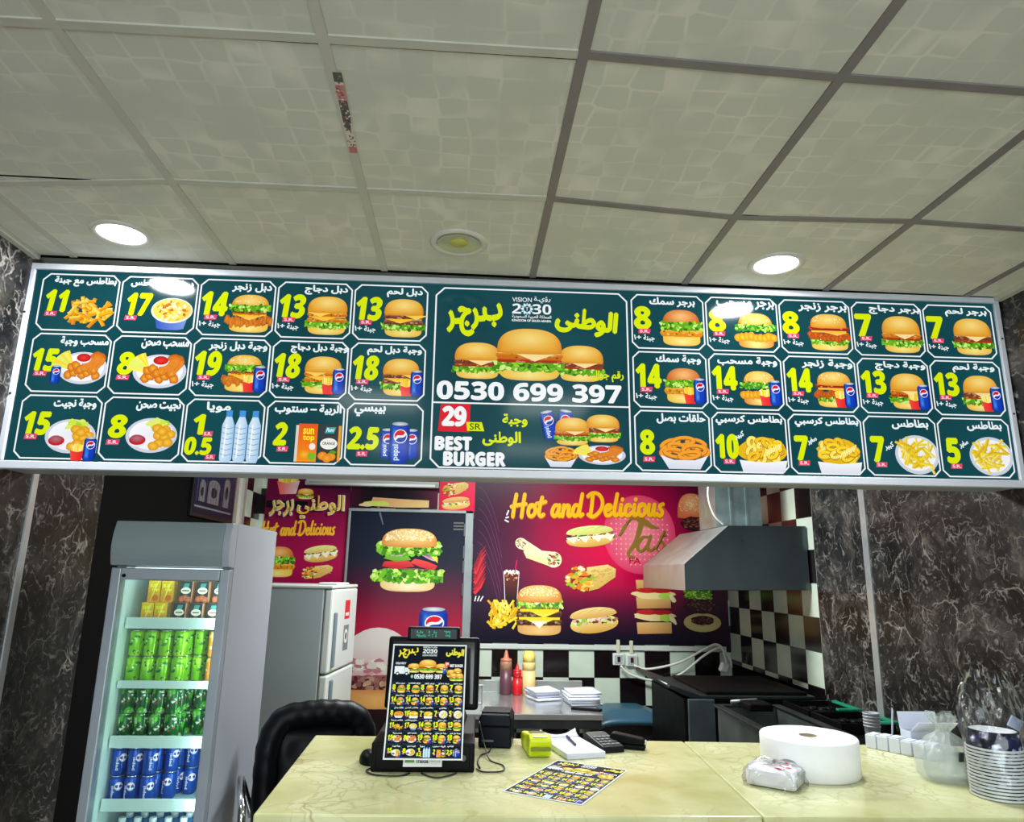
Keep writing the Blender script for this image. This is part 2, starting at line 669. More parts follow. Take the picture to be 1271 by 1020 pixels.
def burger(a, kind='beef', double=False):
    """kinds: beef, chicken, zinger, zinger_red, fish, mussahab"""
    if kind in ('beef', 'chicken'):
        pc, pd = ((190, 110, 80), (120, 62, 40)) if kind == 'beef' else ((245, 170, 50), (205, 115, 20))
        bun_bottom(a, -0.46, 0.26, 0.9)
        lettuce(a, -0.2, 0.2)
        if double:
            band(a, -0.1, 0.1, 0.92, pc, pd)
            cheese(a, 0.0, 0.9, drip=0.12, x=-0.08)
            band(a, 0.04, 0.1, 0.92, pc, pd)
            cheese(a, 0.12, 0.94, (255, 205, 70), drip=0.14, x=-0.18 if kind == 'chicken' else 0.3)
            bun_top(a, 0.13, 0.36, 0.96)
        else:
            band(a, -0.1, 0.07, 0.94, (225, 80, 40) if kind == 'chicken' else (150, 70, 45), (170, 50, 25), specks=6)
            band(a, -0.01, 0.13, 0.94, pc, pd)
            cheese(a, 0.06, 0.96, (255, 226, 150), drip=0.17, x=0.08)
            bun_top(a, 0.07, 0.42, 0.98)
    elif kind == 'zinger':
        bun_bottom(a, -0.46, 0.22, 0.92)
        crispy(a, -0.18, 0.24)
        cheese(a, -0.02, 0.8, drip=0.14)
        if double:
            crispy(a, 0.03, 0.1, 0.7)
        band(a, 0.04, 0.06, 0.72, (190, 80, 50), (130, 45, 25), specks=5)
        bun_top(a, 0.13, 0.34, 0.9, seeds=26)
        lettuce(a, 0.14, 0.2, 1.0)
    elif kind == 'zinger_red':
        bun_bottom(a, -0.46, 0.2, 0.92)
        lettuce(a, -0.24, 0.16, 0.95)
        crispy(a, -0.1, 0.2, 1.02, (205, 90, 30))
        cheese(a, 0.03, 0.9, (255, 190, 60), drip=0.1, x=0.2)
        band(a, 0.1, 0.09, 1.0, (220, 70, 45), (160, 35, 25), specks=8)
        bun_top(a, 0.16, 0.32, 0.92, seeds=30)
    elif kind == 'fish':
        bun_bottom(a, -0.46, 0.24, 0.92)
        band(a, -0.14, 0.16, 0.98, (248, 190, 60), (220, 140, 25))
        bun_top(a, 0.06, 0.4, 0.92, c=(205, 105, 40), hi=(255, 200, 130))
        lettuce(a, 0.05, 0.24, 1.02)
    elif kind == 'mussahab':
        bun_bottom(a, -0.46, 0.22, 0.88, c=(215, 130, 50))
        for i in range(9):
            a.oval(-0.44 + 0.11 * i, -0.2 + 0.05 * a.rnd.random(), 0.1, 0.11, (252, 200, 60), n=10, jag=0.15, edge=(225, 140, 25))
        bun_top(a, 0.08, 0.36, 0.86, seeds=34)
        lettuce(a, 0.06, 0.2, 1.04, base=(60, 150, 60))


def fries_pile(a, w, h, n, cols=((255, 238, 70), (250, 222, 40), (255, 246, 130), (240, 204, 40))):
    for i in range(int(n * max(0.55, a.detail))):
        x = (a.rnd.random() - 0.5) * w * 0.75
        y = (a.rnd.random() - 0.5) * h * 0.75
        a.push(x, y, 1, 1, a.rnd.random() * math.pi)
        l, t = 0.13 + 0.06 * a.rnd.random(), 0.028
        c = a.rnd.choice(cols)
        a._tri([(-l, -t), (l, -t), (l, t), (-l, t)], [L3(mixc(c, (170, 100, 10), 0.35))] * 2 + [L3(c)] * 2, [(0, 1, 2), (0, 2, 3)], True)
        a.pop()


def fries_box(a, red=(225, 30, 35)):
    for i in range(13):
        x = -0.32 + 0.64 * i / 12
        a.push(x, 0.18, 1, 1, -x * 0.7 + (a.rnd.random() - 0.5) * 0.3)
        c = a.rnd.choice(((255, 228, 90), (250, 205, 50), (255, 242, 150)))
        a.rect(-0.05, -0.3, 0.05, 0.26 + 0.1 * a.rnd.random(), c)
        a.pop()
    a.poly([(-0.42, 0.14), (0, 0.02), (0.42, 0.14), (0.3, -0.5), (-0.3, -0.5)], lambda x, y: mixc(red, (255, 80, 70), 0.5 - x))


def cola_mark(a, x, y, r, rot=0.5):
    """round emblem: red over blue with a white wave between"""
    a.oval(x, y, r, r, (250, 250, 255), n=20)
    a.push(x, y, r * 0.88, r * 0.88, rot)
    top, bot = [], []
    for k in range(13):
        t = math.pi * (0.06 + 0.88 * k / 12)
        top.append((math.cos(t), math.sin(t)))
        t2 = math.pi + t
        bot.append((math.cos(t2), math.sin(t2)))
    wave = [(-0.95 + 1.9 * k / 8, 0.16 + 0.2 * math.sin(math.pi * 2 * k / 8)) for k in range(9)]
    a.poly(top + wave, (225, 20, 45))
    wave2 = [(0.95 - 1.9 * k / 8, -0.24 + 0.16 * math.sin(math.pi * 2 * (1 - k / 8))) for k in range(9)]
    a.poly(bot + wave2, (20, 60, 170))
    a.pop()


def can(a, word=False, c=(18, 66, 190)):
    """a blue drink can 0.5 wide, 1 tall"""
    def fn(u, v):
        e = mixc(c, (80, 150, 245), max(0, 1 - abs(u - 0.3) * 5))
        return mixc(e, (6, 20, 90), max(0, abs(u - 0.5) - 0.25) * 2.6)
    pts = [(-0.25, 0.36), (-0.2, 0.46), (0.2, 0.46), (0.25, 0.36), (0.25, -0.38), (0.2, -0.48), (0, -0.5), (-0.2, -0.48), (-0.25, -0.38)]
    a.star(pts, fn, rings=(1, 0.8, 0.5))
    a.oval(0, 0.46, 0.2, 0.05, (225, 230, 235), n=16, edge=(150, 160, 175))
    cola_mark(a, 0.02, 0.16, 0.17)
    if word:
        a.push(0, 0, 1, 1, math.pi / 2)
        a.text('pepsi', (-0.42, -0.02, -0.04, 0.16), (245, 248, 255), bold=0.01)
        a.pop()


def plate(a, rx=0.5, ry=0.36):
    a.oval(0, 0, rx, ry, (252, 252, 255), n=32, edge=(205, 212, 225))
    a.oval(0, 0.01, rx * 0.86, ry * 0.84, (236, 240, 246), n=32, edge=(250, 250, 255))


def ketchup(a, x, y, r):
    a.oval(x, y - r * 0.15, r, r * 0.72, (235, 235, 240), n=16)
    a.oval(x, y, r * 0.95, r * 0.62, (235, 60, 55), n=16, edge=(190, 20, 25))


def chicken_plate(a, meal):
    plate(a)
    for i in range(9):
        ang = 1.9 + i * 0.13
        a.push(-0.2, -0.02, 1, 1, ang)
        c = a.rnd.choice(((255, 234, 90), (245, 215, 60), (225, 235, 110)))
        a.rect(0, -0.035, 0.42, 0.035, c)
        a.pop()
    a.oval(0.27, 0.2, 0.18, 0.17, (240, 150, 50), n=16, jag=0.06, edge=(195, 95, 20))
    for i in range(13):
        x = -0.26 + 0.09 * (i % 7) + 0.04 * (i // 7)
        y = -0.14 + 0.12 * (i // 7) + 0.05 * (i % 3) - 0.02
        a.oval(x, y, 0.09, 0.1, (250, 175, 60), n=10, jag=0.16, rot=a.rnd.random(), edge=(200, 100, 20))
    for k in range(4):
        a.stroke([(-0.02 + 0.1 * k, -0.02), (0.08 + 0.1 * k, 0.12), (0.16 + 0.08 * k, 0.2)], 0.07, (225, 135, 45))
    ketchup(a, 0.0, 0.23, 0.15)
    if meal:
        a.push(-0.52, -0.16, 0.4)
        can(a)
        a.pop()


def nugget_plate(a, meal):
    plate(a)
    for i in range(int(18 * max(0.6, a.detail))):
        a.oval(0.02 + 0.36 * (a.rnd.random() - 0.3), 0.17 + 0.14 * a.rnd.random(), 0.07, 0.06, a.rnd.choice(((205, 235, 70), (170, 215, 45), (225, 240, 110))), n=8, jag=0.3)
    for i, (x, y) in enumerate([(0.1, 0.14), (0.26, 0.12), (0.36, 0.02), (0.14, 0.0), (0.26, -0.04), (0.32, -0.14), (0.16, -0.16), (0.06, -0.22), (0.2, 0.08)]):
        a.oval(x, y, 0.11, 0.095, (255, 205, 70), n=12, jag=0.1, edge=(222, 150, 25))
    ketchup(a, -0.26, -0.1, 0.17)
    a.oval(-0.27, -0.07, 0.13, 0.08, (200, 110, 125), n=14, edge=(165, 70, 90))
    if meal:
        a.push(0.18, -0.34, 0.34)
        fries_box(a)
        a.pop()
        a.push(0.42, -0.26, 0.5)
        can(a)
        a.pop()


def loaded_fries(a):
    for i in range(int(44 * max(0.6, a.detail))):
        t = a.rnd.random() * 6.28
        r = math.sqrt(a.rnd.random())
        a.push(0.42 * r * math.cos(t), -0.04 + 0.3 * r * math.sin(t), 1, 1, a.rnd.random() * 3.1)
        c = a.rnd.choice(((255, 206, 50), (248, 180, 34), (255, 226, 96), (236, 158, 30)))
        a._tri([(-0.15, -0.04), (0.15, -0.04), (0.15, 0.04), (-0.15, 0.04)], [L3(mixc(c, (140, 60, 0), 0.4))] * 2 + [L3(c)] * 2, [(0, 1, 2), (0, 2, 3)], True)
        a.pop()


def mix_bowl(a):
    a.poly([(-0.42, 0.0), (0.42, 0.0), (0.32, -0.46), (0.16, -0.5), (-0.16, -0.5), (-0.32, -0.46)], lambda x, y: mixc((40, 70, 170), (130, 160, 220), x + 0.5))
    a.oval(0, 0.05, 0.5, 0.36, (225, 225, 215), n=28)
    a.oval(0, 0.06, 0.46, 0.32, (235, 205, 90), n=28)
    for i in range(int(70 * max(0.5, a.detail))):
        t = a.rnd.random() * 6.28
        r = math.sqrt(a.rnd.random())
        a.oval(0.4 * r * math.cos(t), 0.07 + 0.28 * r * math.sin(t), 0.055, 0.04, a.rnd.choice(((255, 240, 150), (250, 215, 80), (190, 110, 30), (255, 250, 215), (225, 165, 40))), n=7, jag=0.3, rot=a.rnd.random() * 3, bump=(i % 4 == 0))


def fries_plate(a):
    plate(a, 0.5, 0.44)
    fries_pile(a, 0.84, 0.7, 46)


def water_bottles(a):
    for k, x in enumerate((-0.32, 0.32, 0.0)):
        a.push(x, 0)
        pts = [(-0.15, 0.2), (-0.07, 0.36), (0.07, 0.36), (0.15, 0.2), (0.15, -0.42), (0.11, -0.5), (-0.11, -0.5), (-0.15, -0.42)]
        a.star(pts, lambda u, v: mixc((232, 246, 255), (150, 195, 235), abs(u - 0.4) * 1.5), rings=(1, 0.7, 0.4))
        for q in range(6):
            a.stroke([(-0.13, 0.16 - q * 0.1), (0, 0.13 - q * 0.1), (0.13, 0.16 - q * 0.1)], 0.016, (120, 175, 225), cap=False)
        a.stroke([(-0.05, 0.2), (-0.06, -0.4)], 0.03, (255, 255, 255))
        a.rect(-0.075, 0.36, 0.075, 0.48, (70, 150, 230))
        a.pop()


def juice_boxes(a):
    a.rect(-0.5, -0.5, -0.44, 0.46, (225, 215, 205))
    a.field(-0.44, -0.5, -0.02, 0.5, 2, 4, lambda u, v: mixc((255, 150, 30), (235, 90, 30), v))
    a.text('sun', (-0.34, 0.22, -0.1, 0.38), (255, 240, 40), bold=0.03)
    a.text('top', (-0.34, 0.02, -0.08, 0.2), (255, 240, 40), bold=0.03)
    a.oval(-0.28, -0.32, 0.14, 0.14, (255, 190, 50), n=14, edge=(240, 140, 20))
    a.oval(-0.12, -0.36, 0.09, 0.1, (120, 190, 50), n=10)
    a.oval(-0.12, -0.1, 0.07, 0.09, (250, 240, 235), n=12)
    a.rect(0.03, -0.5, 0.44, 0.48, (60, 62, 66))
    a.rect(0.44, -0.48, 0.5, 0.46, (235, 170, 60))
    a.poly([(0.13, 0.26), (0.17, 0.42), (0.38, 0.42), (0.34, 0.26)], (60, 170, 175))
    a.text('Rani', (0.17, 0.3, 0.34, 0.4), (240, 255, 255), bold=0.02, shear=0.2)
    a.oval(0.24, -0.02, 0.19, 0.15, (248, 248, 240), n=20)
    a.text('ORANGE', (0.1, -0.05, 0.38, 0.03), (70, 60, 50), bold=0.02)
    for (x, y) in ((0.12, -0.34), (0.3, -0.36), (0.22, -0.4)):
        a.oval(x, y, 0.11, 0.11, (255, 180, 60), n=12, edge=(235, 130, 20))
    a.oval(0.34, -0.24, 0.08, 0.05, (90, 160, 40), n=8)


def cans_trio(a):
    for x, s in ((-0.3, 0.72), (0.3, 0.72), (0.0, 1.0)):
        a.push(x, -0.02 if s == 1 else -0.04, s)
        can(a, word=(s == 1 or x < 0))
        a.pop()


def ring_loop(a, x, y, r, ry, rot, c):
    pts = [(x + r * math.cos(t) * math.cos(rot) - ry * math.sin(t) * math.sin(rot), y + r * math.cos(t) * math.sin(rot) + ry * math.sin(t) * math.cos(rot)) for t in [2 * math.pi * k / 14 for k in range(14)]]
    a.stroke(pts, 0.1, mixc(c, (120, 50, 0), 0.45), closed=True)
    a.stroke([(p[0], p[1] + 0.012) for p in pts], 0.07, c, closed=True)


def onion_rings(a):
    for (x, y, r, ry, ro) in [(-0.26, 0.12, 0.18, 0.09, 0.5), (0.24, 0.14, 0.18, 0.1, -0.3), (0.0, 0.2, 0.2, 0.09, 0.1), (-0.34, -0.04, 0.13, 0.07, 0.9), (0.36, -0.02, 0.13, 0.08, -0.8), (-0.1, 0.02, 0.2, 0.1, -0.4), (-0.16, -0.1, 0.22, 0.09, -0.2), (0.2, -0.02, 0.22, 0.12, 0.0), (0.1, -0.14, 0.2, 0.08, 0.2)]:
        ring_loop(a, x, y, r, ry, ro, (250, 165, 50))
    a.poly([(-0.46, -0.14), (-0.2, -0.26), (0.2, -0.26), (0.46, -0.14), (0.3, -0.48), (-0.3, -0.48)], lambda x, y: mixc((246, 248, 255), (196, 205, 225), -y * 1.6 - 0.2))


def curly_fries(a):
    a.oval(0, 0.04, 0.48, 0.36, (235, 185, 30), n=24, jag=0.08)
    for i in range(int(22 * max(0.6, a.detail))):
        t = a.rnd.random() * 6.28
        r = math.sqrt(a.rnd.random())
        ring_loop(a, 0.36 * r * math.cos(t), 0.06 + 0.26 * r * math.sin(t), 0.12, 0.07, a.rnd.random() * 3, a.rnd.choice(((255, 220, 50), (250, 200, 40), (255, 236, 110))))
    for i in range(7):
        x, y = 0.02 + 0.05 * i, 0.0 + 0.03 * i
        a.stroke([(x, y - 0.1), (x + 0.06, y + 0.06)], 0.03, (255, 244, 150))
    a.poly([(-0.48, -0.2), (0.0, -0.26), (0.48, -0.2), (0.42, -0.5), (-0.42, -0.5)], lambda x, y: mixc((250, 250, 255), (200, 208, 228), -y * 1.8 - 0.4))


def meal_extras(a):
    a.push(0.16, -0.25, 0.42)
    fries_box(a)
    a.pop()
    a.push(0.42, -0.13, 0.66)
    can(a)
    a.pop()


def sr_tag(a, x, y, w, h, col=(232, 70, 110)):
    a.poly([(x, y), (x + w * 0.94, y), (x + w, y + h), (x + w * 0.06, y + h)], col)
    a.text('S.R.', (x + w * 0.14, y + h * 0.2, x + w * 0.88, y + h * 0.82), (255, 235, 240), bold=0.02)


LIME = (222, 240, 10)
TXT = (240, 250, 252)
WHITE = (250, 253, 255)


def frame_line(a, x0, y0, x1, y1, ch, w, col):
    o = [(x0 + ch, y0), (x1 - ch, y0), (x1, y0 + ch), (x1, y1 - ch), (x1 - ch, y1), (x0 + ch, y1), (x0, y1 - ch), (x0, y0 + ch)]
    k = w * 0.45
    i = [(x0 + ch + k, y0 + w), (x1 - ch - k, y0 + w), (x1 - w, y0 + ch + k), (x1 - w, y1 - ch - k), (x1 - ch - k, y1 - w), (x0 + ch + k, y1 - w), (x0 + w, y1 - ch - k), (x0 + w, y0 + ch + k)]
    T = []
    for q in range(8):
        r = (q + 1) % 8
        T += [(q, r, 8 + r), (q, 8 + r, 8 + q)]
    a._tri(o + i, [L3(col)] * 16, T)
    return i


def heavy(s):
    """the same digits and capitals in their heavy sans form"""
    out = ''
    for ch in s:
        if ch.isdigit() and ord(ch) < 128:
            out += chr(0x1D7EC + int(ch))
        elif 'A' <= ch <= 'Z':
            out += chr(0x1D5D4 + ord(ch) - 65)
        else:
            out += ch
    return out


def draw_cell(a, spec, W=0.292, H=0.232, lined=True):
    """spec: title, (x span of the title), prices, picture, extra cheese, size word.  Origin at the lower left corner, metres"""
    title, tspan, prices, pic, more = spec
    if lined:
        frame_line(a, 0, 0, W, H, 0.026, 0.0055, WHITE)
    t0, t1 = tspan
    a.text(arabic(title), (t0 * W, H * 0.785, t1 * W, H * 0.95), TXT, bold=0.012, fat=0.035)
    for (s, x0, y0, x1, y1, sh) in prices:
        a.text(heavy(s), (x0 * W, y0 * H, x1 * W, y1 * H), LIME, bold=0.0, shear=sh, fat=0.045)
    fn, px, py, pw, ph = pic
    a.push(px * W, py * H, pw * W, ph * H)
    fn(a)
    a.pop()
    for it in more:
        if it[0] == 'sr':
            sr_tag(a, it[1] * W, it[2] * H, it[3] * W, 0.085 * H)
        elif it[0] == 'ch':
            a.text(arabic('جبنة') + ' ', (it[1] * W + 0.13 * W, it[2] * H, it[1] * W + 0.28 * W, (it[2] + 0.125) * H), TXT, bold=0.012, fat=0.02)
            a.text('١+', (it[1] * W, (it[2] + 0.03) * H, it[1] * W + 0.1 * W, (it[2] + 0.12) * H), TXT, bold=0.02)
        elif it[0] == 'sz':
            a.push((it[2] + 0.07) * W, (it[3] + 0.05) * H, 1, 1, 0.35)
            a.text(arabic(it[1]), (-0.065 * W, -0.05 * H, 0.065 * W, 0.06 * H), TXT, bold=0.012, fat=0.03)
            a.pop()


def B(kind, double=False, meal=False):
    def fn(a):
        burger(a, kind, double)
        if meal:
            meal_extras(a)
    return fn


def cell_specs():
    def single(title, ts, price, kind, double=False, meal=False, two=None):
        two = len(price) == 2 if two is None else two
        pr = [(price, 0.05, 0.36, 0.37 if two else 0.26, 0.76, 0.12 if double else 0.0)]
        w = 0.55 if not meal else 0.5
        return (title, ts, pr, (B(kind, double, meal), 0.68, 0.4, w, 0.72 if not meal else 0.68),
                [('sr', 0.09, 0.275, 0.17), ('ch', 0.03, 0.13)])
    left = [
        [('بطاطس مع جبنة', (0.16, 0.95), [('11', 0.09, 0.34, 0.36, 0.7, 0.15)], (loaded_fries, 0.66, 0.37, 0.62, 0.66), [('sr', 0.09, 0.25, 0.16)]),
         ('دجاج مع بطاطس', (0.12, 0.93), [('17', 0.11, 0.32, 0.41, 0.69, 0.15)], (mix_bowl, 0.69, 0.38, 0.54, 0.62), [('sr', 0.09, 0.22, 0.16)]),
         single('دبل زنجر', (0.42, 0.94), '14', 'zinger', True), single('دبل دجاج', (0.36, 0.93), '13', 'chicken', True), single('دبل لحم', (0.44, 0.92), '13', 'beef', True)],
        [('مسحب وجبة', (0.36, 0.96), [('15', 0.05, 0.36, 0.35, 0.72, 0.12)], (lambda a: chicken_plate(a, True), 0.68, 0.42, 0.62, 0.76), [('sr', 0.08, 0.27, 0.17)]),
         ('مسحب صحن', (0.36, 0.96), [('8', 0.1, 0.34, 0.28, 0.7, 0.08)], (lambda a: chicken_plate(a, False), 0.63, 0.4, 0.68, 0.8), [('sr', 0.09, 0.24, 0.17)]),
         single('وجبة دبل زنجر', (0.2, 0.95), '19', 'zinger', True, True), single('وجبة دبل دجاج', (0.24, 0.98), '18', 'chicken', True, True), single('وجبة دبل لحم', (0.22, 0.94), '18', 'beef', True, True)],
        [('وجبة نجيت', (0.4, 0.92), [('15', 0.08, 0.38, 0.38, 0.72, 0.12)], (lambda a: nugget_plate(a, True), 0.66, 0.36, 0.62, 0.74), [('sr', 0.1, 0.3, 0.16)]),
         ('نجيت صحن', (0.4, 0.95), [('8', 0.1, 0.36, 0.3, 0.7, 0.08)], (lambda a: nugget_plate(a, False), 0.63, 0.4, 0.64, 0.76), [('sr', 0.08, 0.24, 0.17)]),
         ('مويا', (0.26, 0.56), [('1', 0.12, 0.44, 0.25, 0.74, 0.05), ('0.5', 0.04, 0.12, 0.36, 0.38, 0.1)], (water_bottles, 0.72, 0.42, 0.52, 0.84), [('sr', 0.24, 0.4, 0.13), ('sr', 0.3, 0.04, 0.13)]),
         ('الربية – سنتوب', (0.1, 0.95), [('2', 0.12, 0.3, 0.27, 0.64, 0.1)], (juice_boxes, 0.68, 0.34, 0.58, 0.6), [('sr', 0.16, 0.19, 0.15)]),
         ('بيبسي', (0.1, 0.5), [('2.5', 0.04, 0.26, 0.42, 0.6, 0.1)], (cans_trio, 0.7, 0.38, 0.52, 0.66), [('sr', 0.15, 0.14, 0.15)])],
    ]
    right = [
        [single('برجر سمك', (0.26, 0.88), '8', 'fish'), single('برجر مسحب', (0.16, 0.96), '8', 'mussahab'), single('برجر زنجر', (0.28, 0.96), '8', 'zinger_red'), single('برجر دجاج', (0.26, 0.98), '7', 'chicken'), single('برجر لحم', (0.33, 0.93), '7', 'beef')],
        [single('وجبة سمك', (0.32, 0.92), '14', 'fish', False, True), single('وجبة مسحب', (0.13, 0.94), '14', 'mussahab', False, True), single('وجبة زنجر', (0.26, 0.96), '14', 'zinger_red', False, True), single('وجبة دجاج', (0.26, 0.96), '13', 'chicken', False, True), single('وجبة لحم', (0.33, 0.92), '13', 'beef', False, True)],
        [('حلقات بصل', (0.3, 0.94), [('8', 0.08, 0.28, 0.25, 0.66, 0)], (onion_rings, 0.64, 0.36, 0.68, 0.66), [('sr', 0.1, 0.15, 0.16)]),
         ('بطاطس كرسبي', (0.06, 0.95), [('10', 0.05, 0.24, 0.33, 0.62, 0)], (curly_fries, 0.66, 0.34, 0.66, 0.64), [('sr', 0.13, 0.14, 0.16), ('sz', 'كبير', 0.29, 0.56)]),
         ('بطاطس كرسبي', (0.1, 0.96), [('7', 0.08, 0.24, 0.24, 0.62, 0)], (curly_fries, 0.66, 0.34, 0.62, 0.64), [('sr', 0.1, 0.14, 0.16), ('sz', 'صغير', 0.24, 0.5)]),
         ('بطاطس', (0.4, 0.9), [('7', 0.09, 0.24, 0.25, 0.64, 0)], (fries_plate, 0.7, 0.36, 0.6, 0.74), [('sr', 0.12, 0.14, 0.16), ('sz', 'كبير', 0.26, 0.44)]),
         ('بطاطس', (0.42, 0.9), [('5', 0.1, 0.24, 0.26, 0.64, 0)], (fries_plate, 0.7, 0.36, 0.6, 0.74), [('sr', 0.12, 0.14, 0.16), ('sz', 'صغير', 0.27, 0.5)])],
    ]
    return left, right


# brush lettering: strokes on a slanted unit em, x advances
_BRUSH = {
    'H': ([[(0.05, 0.0), (0.12, 0.5), (0.22, 1.0)], [(0.42, -0.02), (0.5, 0.5), (0.58, 1.0)], [(0.0, 0.45), (0.3, 0.52), (0.62, 0.56)]], 0.66),
    'o': ([[(0.32, 0.5), (0.16, 0.5), (0.06, 0.25), (0.1, 0.03), (0.24, 0.02), (0.36, 0.2), (0.36, 0.42), (0.28, 0.5), (0.2, 0.44)]], 0.42),
    't': ([[(0.26, 0.86), (0.16, 0.5), (0.1, 0.12), (0.18, 0.0), (0.3, 0.08)], [(0.02, 0.58), (0.2, 0.6), (0.4, 0.66)]], 0.38),
    'a': ([[(0.34, 0.46), (0.2, 0.5), (0.08, 0.3), (0.06, 0.08), (0.16, 0.0), (0.28, 0.14), (0.38, 0.44)], [(0.38, 0.5), (0.32, 0.14), (0.36, 0.0), (0.46, 0.08)]], 0.46),
    'n': ([[(0.12, 0.5), (0.08, 0.25), (0.04, 0.0)], [(0.08, 0.26), (0.22, 0.46), (0.32, 0.48), (0.34, 0.36), (0.28, 0.08), (0.34, 0.0), (0.42, 0.08)]], 0.44),
    'd': ([[(0.32, 0.46), (0.18, 0.5), (0.07, 0.3), (0.06, 0.08), (0.16, 0.0), (0.28, 0.12), (0.36, 0.4)], [(0.5, 1.0), (0.4, 0.5), (0.33, 0.12), (0.38, 0.0), (0.48, 0.08)]], 0.5),
    'D': ([[(0.22, 1.0), (0.16, 0.5), (0.08, 0.04)], [(0.0, 0.9), (0.2, 1.04), (0.46, 1.0), (0.62, 0.74), (0.6, 0.4), (0.4, 0.1), (0.16, -0.04), (-0.02, 0.06)]], 0.68),
    'e': ([[(0.08, 0.24), (0.24, 0.3), (0.32, 0.42), (0.24, 0.5), (0.12, 0.42), (0.05, 0.18), (0.12, 0.01), (0.26, 0.04), (0.36, 0.14)]], 0.36),
    'l': ([[(0.26, 1.0), (0.16, 0.55), (0.08, 0.14), (0.14, 0.0), (0.24, 0.08)]], 0.27),
    'i': ([[(0.14, 0.5), (0.08, 0.14), (0.12, 0.0), (0.22, 0.08)], [(0.2, 0.72), (0.215, 0.76)]], 0.25),
    'c': ([[(0.3, 0.42), (0.2, 0.5), (0.1, 0.38), (0.05, 0.16), (0.12, 0.01), (0.24, 0.04), (0.33, 0.14)]], 0.34),
    'u': ([[(0.12, 0.5), (0.06, 0.16), (0.12, 0.0), (0.24, 0.12), (0.34, 0.48)], [(0.36, 0.5), (0.3, 0.12), (0.34, 0.0), (0.44, 0.08)]], 0.45),
    's': ([[(0.28, 0.52), (0.16, 0.46), (0.14, 0.34), (0.22, 0.2), (0.2, 0.04), (0.1, -0.02), (0.0, 0.06)]], 0.3),
    ' ': ([], 0.24),
}


def smooth_line(pts, n=4):
    out = []
    k = len(pts)
    if k < 3:
        return pts
    for i in range(k - 1):
        p0, p1, p2, p3 = pts[max(i - 1, 0)], pts[i], pts[i + 1], pts[min(i + 2, k - 1)]
        for q in range(n):
            t = q / n
            out.append(tuple(0.5 * (2 * p1[d] + (p2[d] - p0[d]) * t + (2 * p0[d] - 5 * p1[d] + 4 * p2[d] - p3[d]) * t * t + (3 * p1[d] - p0[d] - 3 * p2[d] + p3[d]) * t ** 3) for d in range(len(p1))))
    out.append(pts[-1])
    return out


def brush_text(a, s, x0, y0, x1, h, col, shade=None, w=0.13):
    tot = sum(_BRUSH[c][1] for c in s)
    k = (x1 - x0) / tot
    passes = [((0, 0), col)]
    if shade:
        passes.insert(0, ((0.012 * h / 0.1 * 0.1, -0.05 * h), shade))
    for (ox, oy), cc in passes:
        x = x0
        for c in s:
            st, adv = _BRUSH[c]
            for line in st:
                pts = [(x + ox + p[0] * k, y0 + oy + p[1] * h) for p in smooth_line(line)]
                a.stroke(pts, w * h, cc)
            x += adv * k
# ------------------------------------------------------------------ the setting
def nodes_of(name, rough=0.4, spec=0.5):
    m = bpy.data.materials.new(name)
    m.use_nodes = True
    nt = m.node_tree
    b = nt.nodes['Principled BSDF']
    b.inputs['Roughness'].default_value = rough
    b.inputs['Specular IOR Level'].default_value = spec
    tc = nt.nodes.new('ShaderNodeTexCoord')
    return m, nt, b, tc


def nd(nt, kind, **kw):
    n = nt.nodes.new(kind)
    for k, v in kw.items():
        setattr(n, k, v)
    return n


def mth(nt, op, a, b=None, c=None):
    n = nt.nodes.new('ShaderNodeMath')
    n.operation = op
    for i, x in enumerate((a, b, c)):
        if x is None:
            continue
        if isinstance(x, (int, float)):
            n.inputs[i].default_value = x
        else:
            nt.links.new(x, n.inputs[i])
    return n.outputs[0]


def mixn(nt, fac, a, b):
    n = nt.nodes.new('ShaderNodeMix')
    n.data_type = 'RGBA'
    for sock, x in ((n.inputs['Factor'], fac), (n.inputs[6], a), (n.inputs[7], b)):
        if isinstance(x, tuple):
            sock.default_value = (*x, 1)
        elif isinstance(x, (int, float)):
            sock.default_value = x
        else:
            nt.links.new(x, sock)
    return n.outputs[2]


def checker_mat(name, axis, a0, s, z0, t, flip=0):
    """square wall tiles, black and white in turn, with thin grout"""
    m, nt, b, tc = nodes_of(name, 0.16)
    sep = nd(nt, 'ShaderNodeSeparateXYZ')
    nt.links.new(tc.outputs['Object'], sep.inputs[0])
    u = mth(nt, 'DIVIDE', mth(nt, 'SUBTRACT', sep.outputs[axis], a0), s)
    v = mth(nt, 'DIVIDE', mth(nt, 'SUBTRACT', sep.outputs[2], z0), t)
    par = mth(nt, 'FLOORED_MODULO', mth(nt, 'ADD', mth(nt, 'ADD', mth(nt, 'FLOOR', u), mth(nt, 'FLOOR', v)), flip), 2)
    par = mth(nt, 'GREATER_THAN', par, 0.5)
    nz = nd(nt, 'ShaderNodeTexNoise')
    nz.inputs['Scale'].default_value = 6
    nt.links.new(tc.outputs['Object'], nz.inputs['Vector'])
    white = mixn(nt, nz.outputs['Fac'], L3((190, 205, 188)), L3((222, 236, 220)))
    col = mixn(nt, par, white, L3((22, 15, 17)))
    e = None
    for w in (u, v):
        fr = mth(nt, 'FRACT', w)
        d = mth(nt, 'LESS_THAN', mth(nt, 'ABSOLUTE', mth(nt, 'SUBTRACT', fr, 0.5)), 0.492)
        e = d if e is None else mth(nt, 'MULTIPLY', e, d)
    col = mixn(nt, e, L3((90, 92, 86)), col)
    nt.links.new(col, b.inputs['Base Color'])
    return m


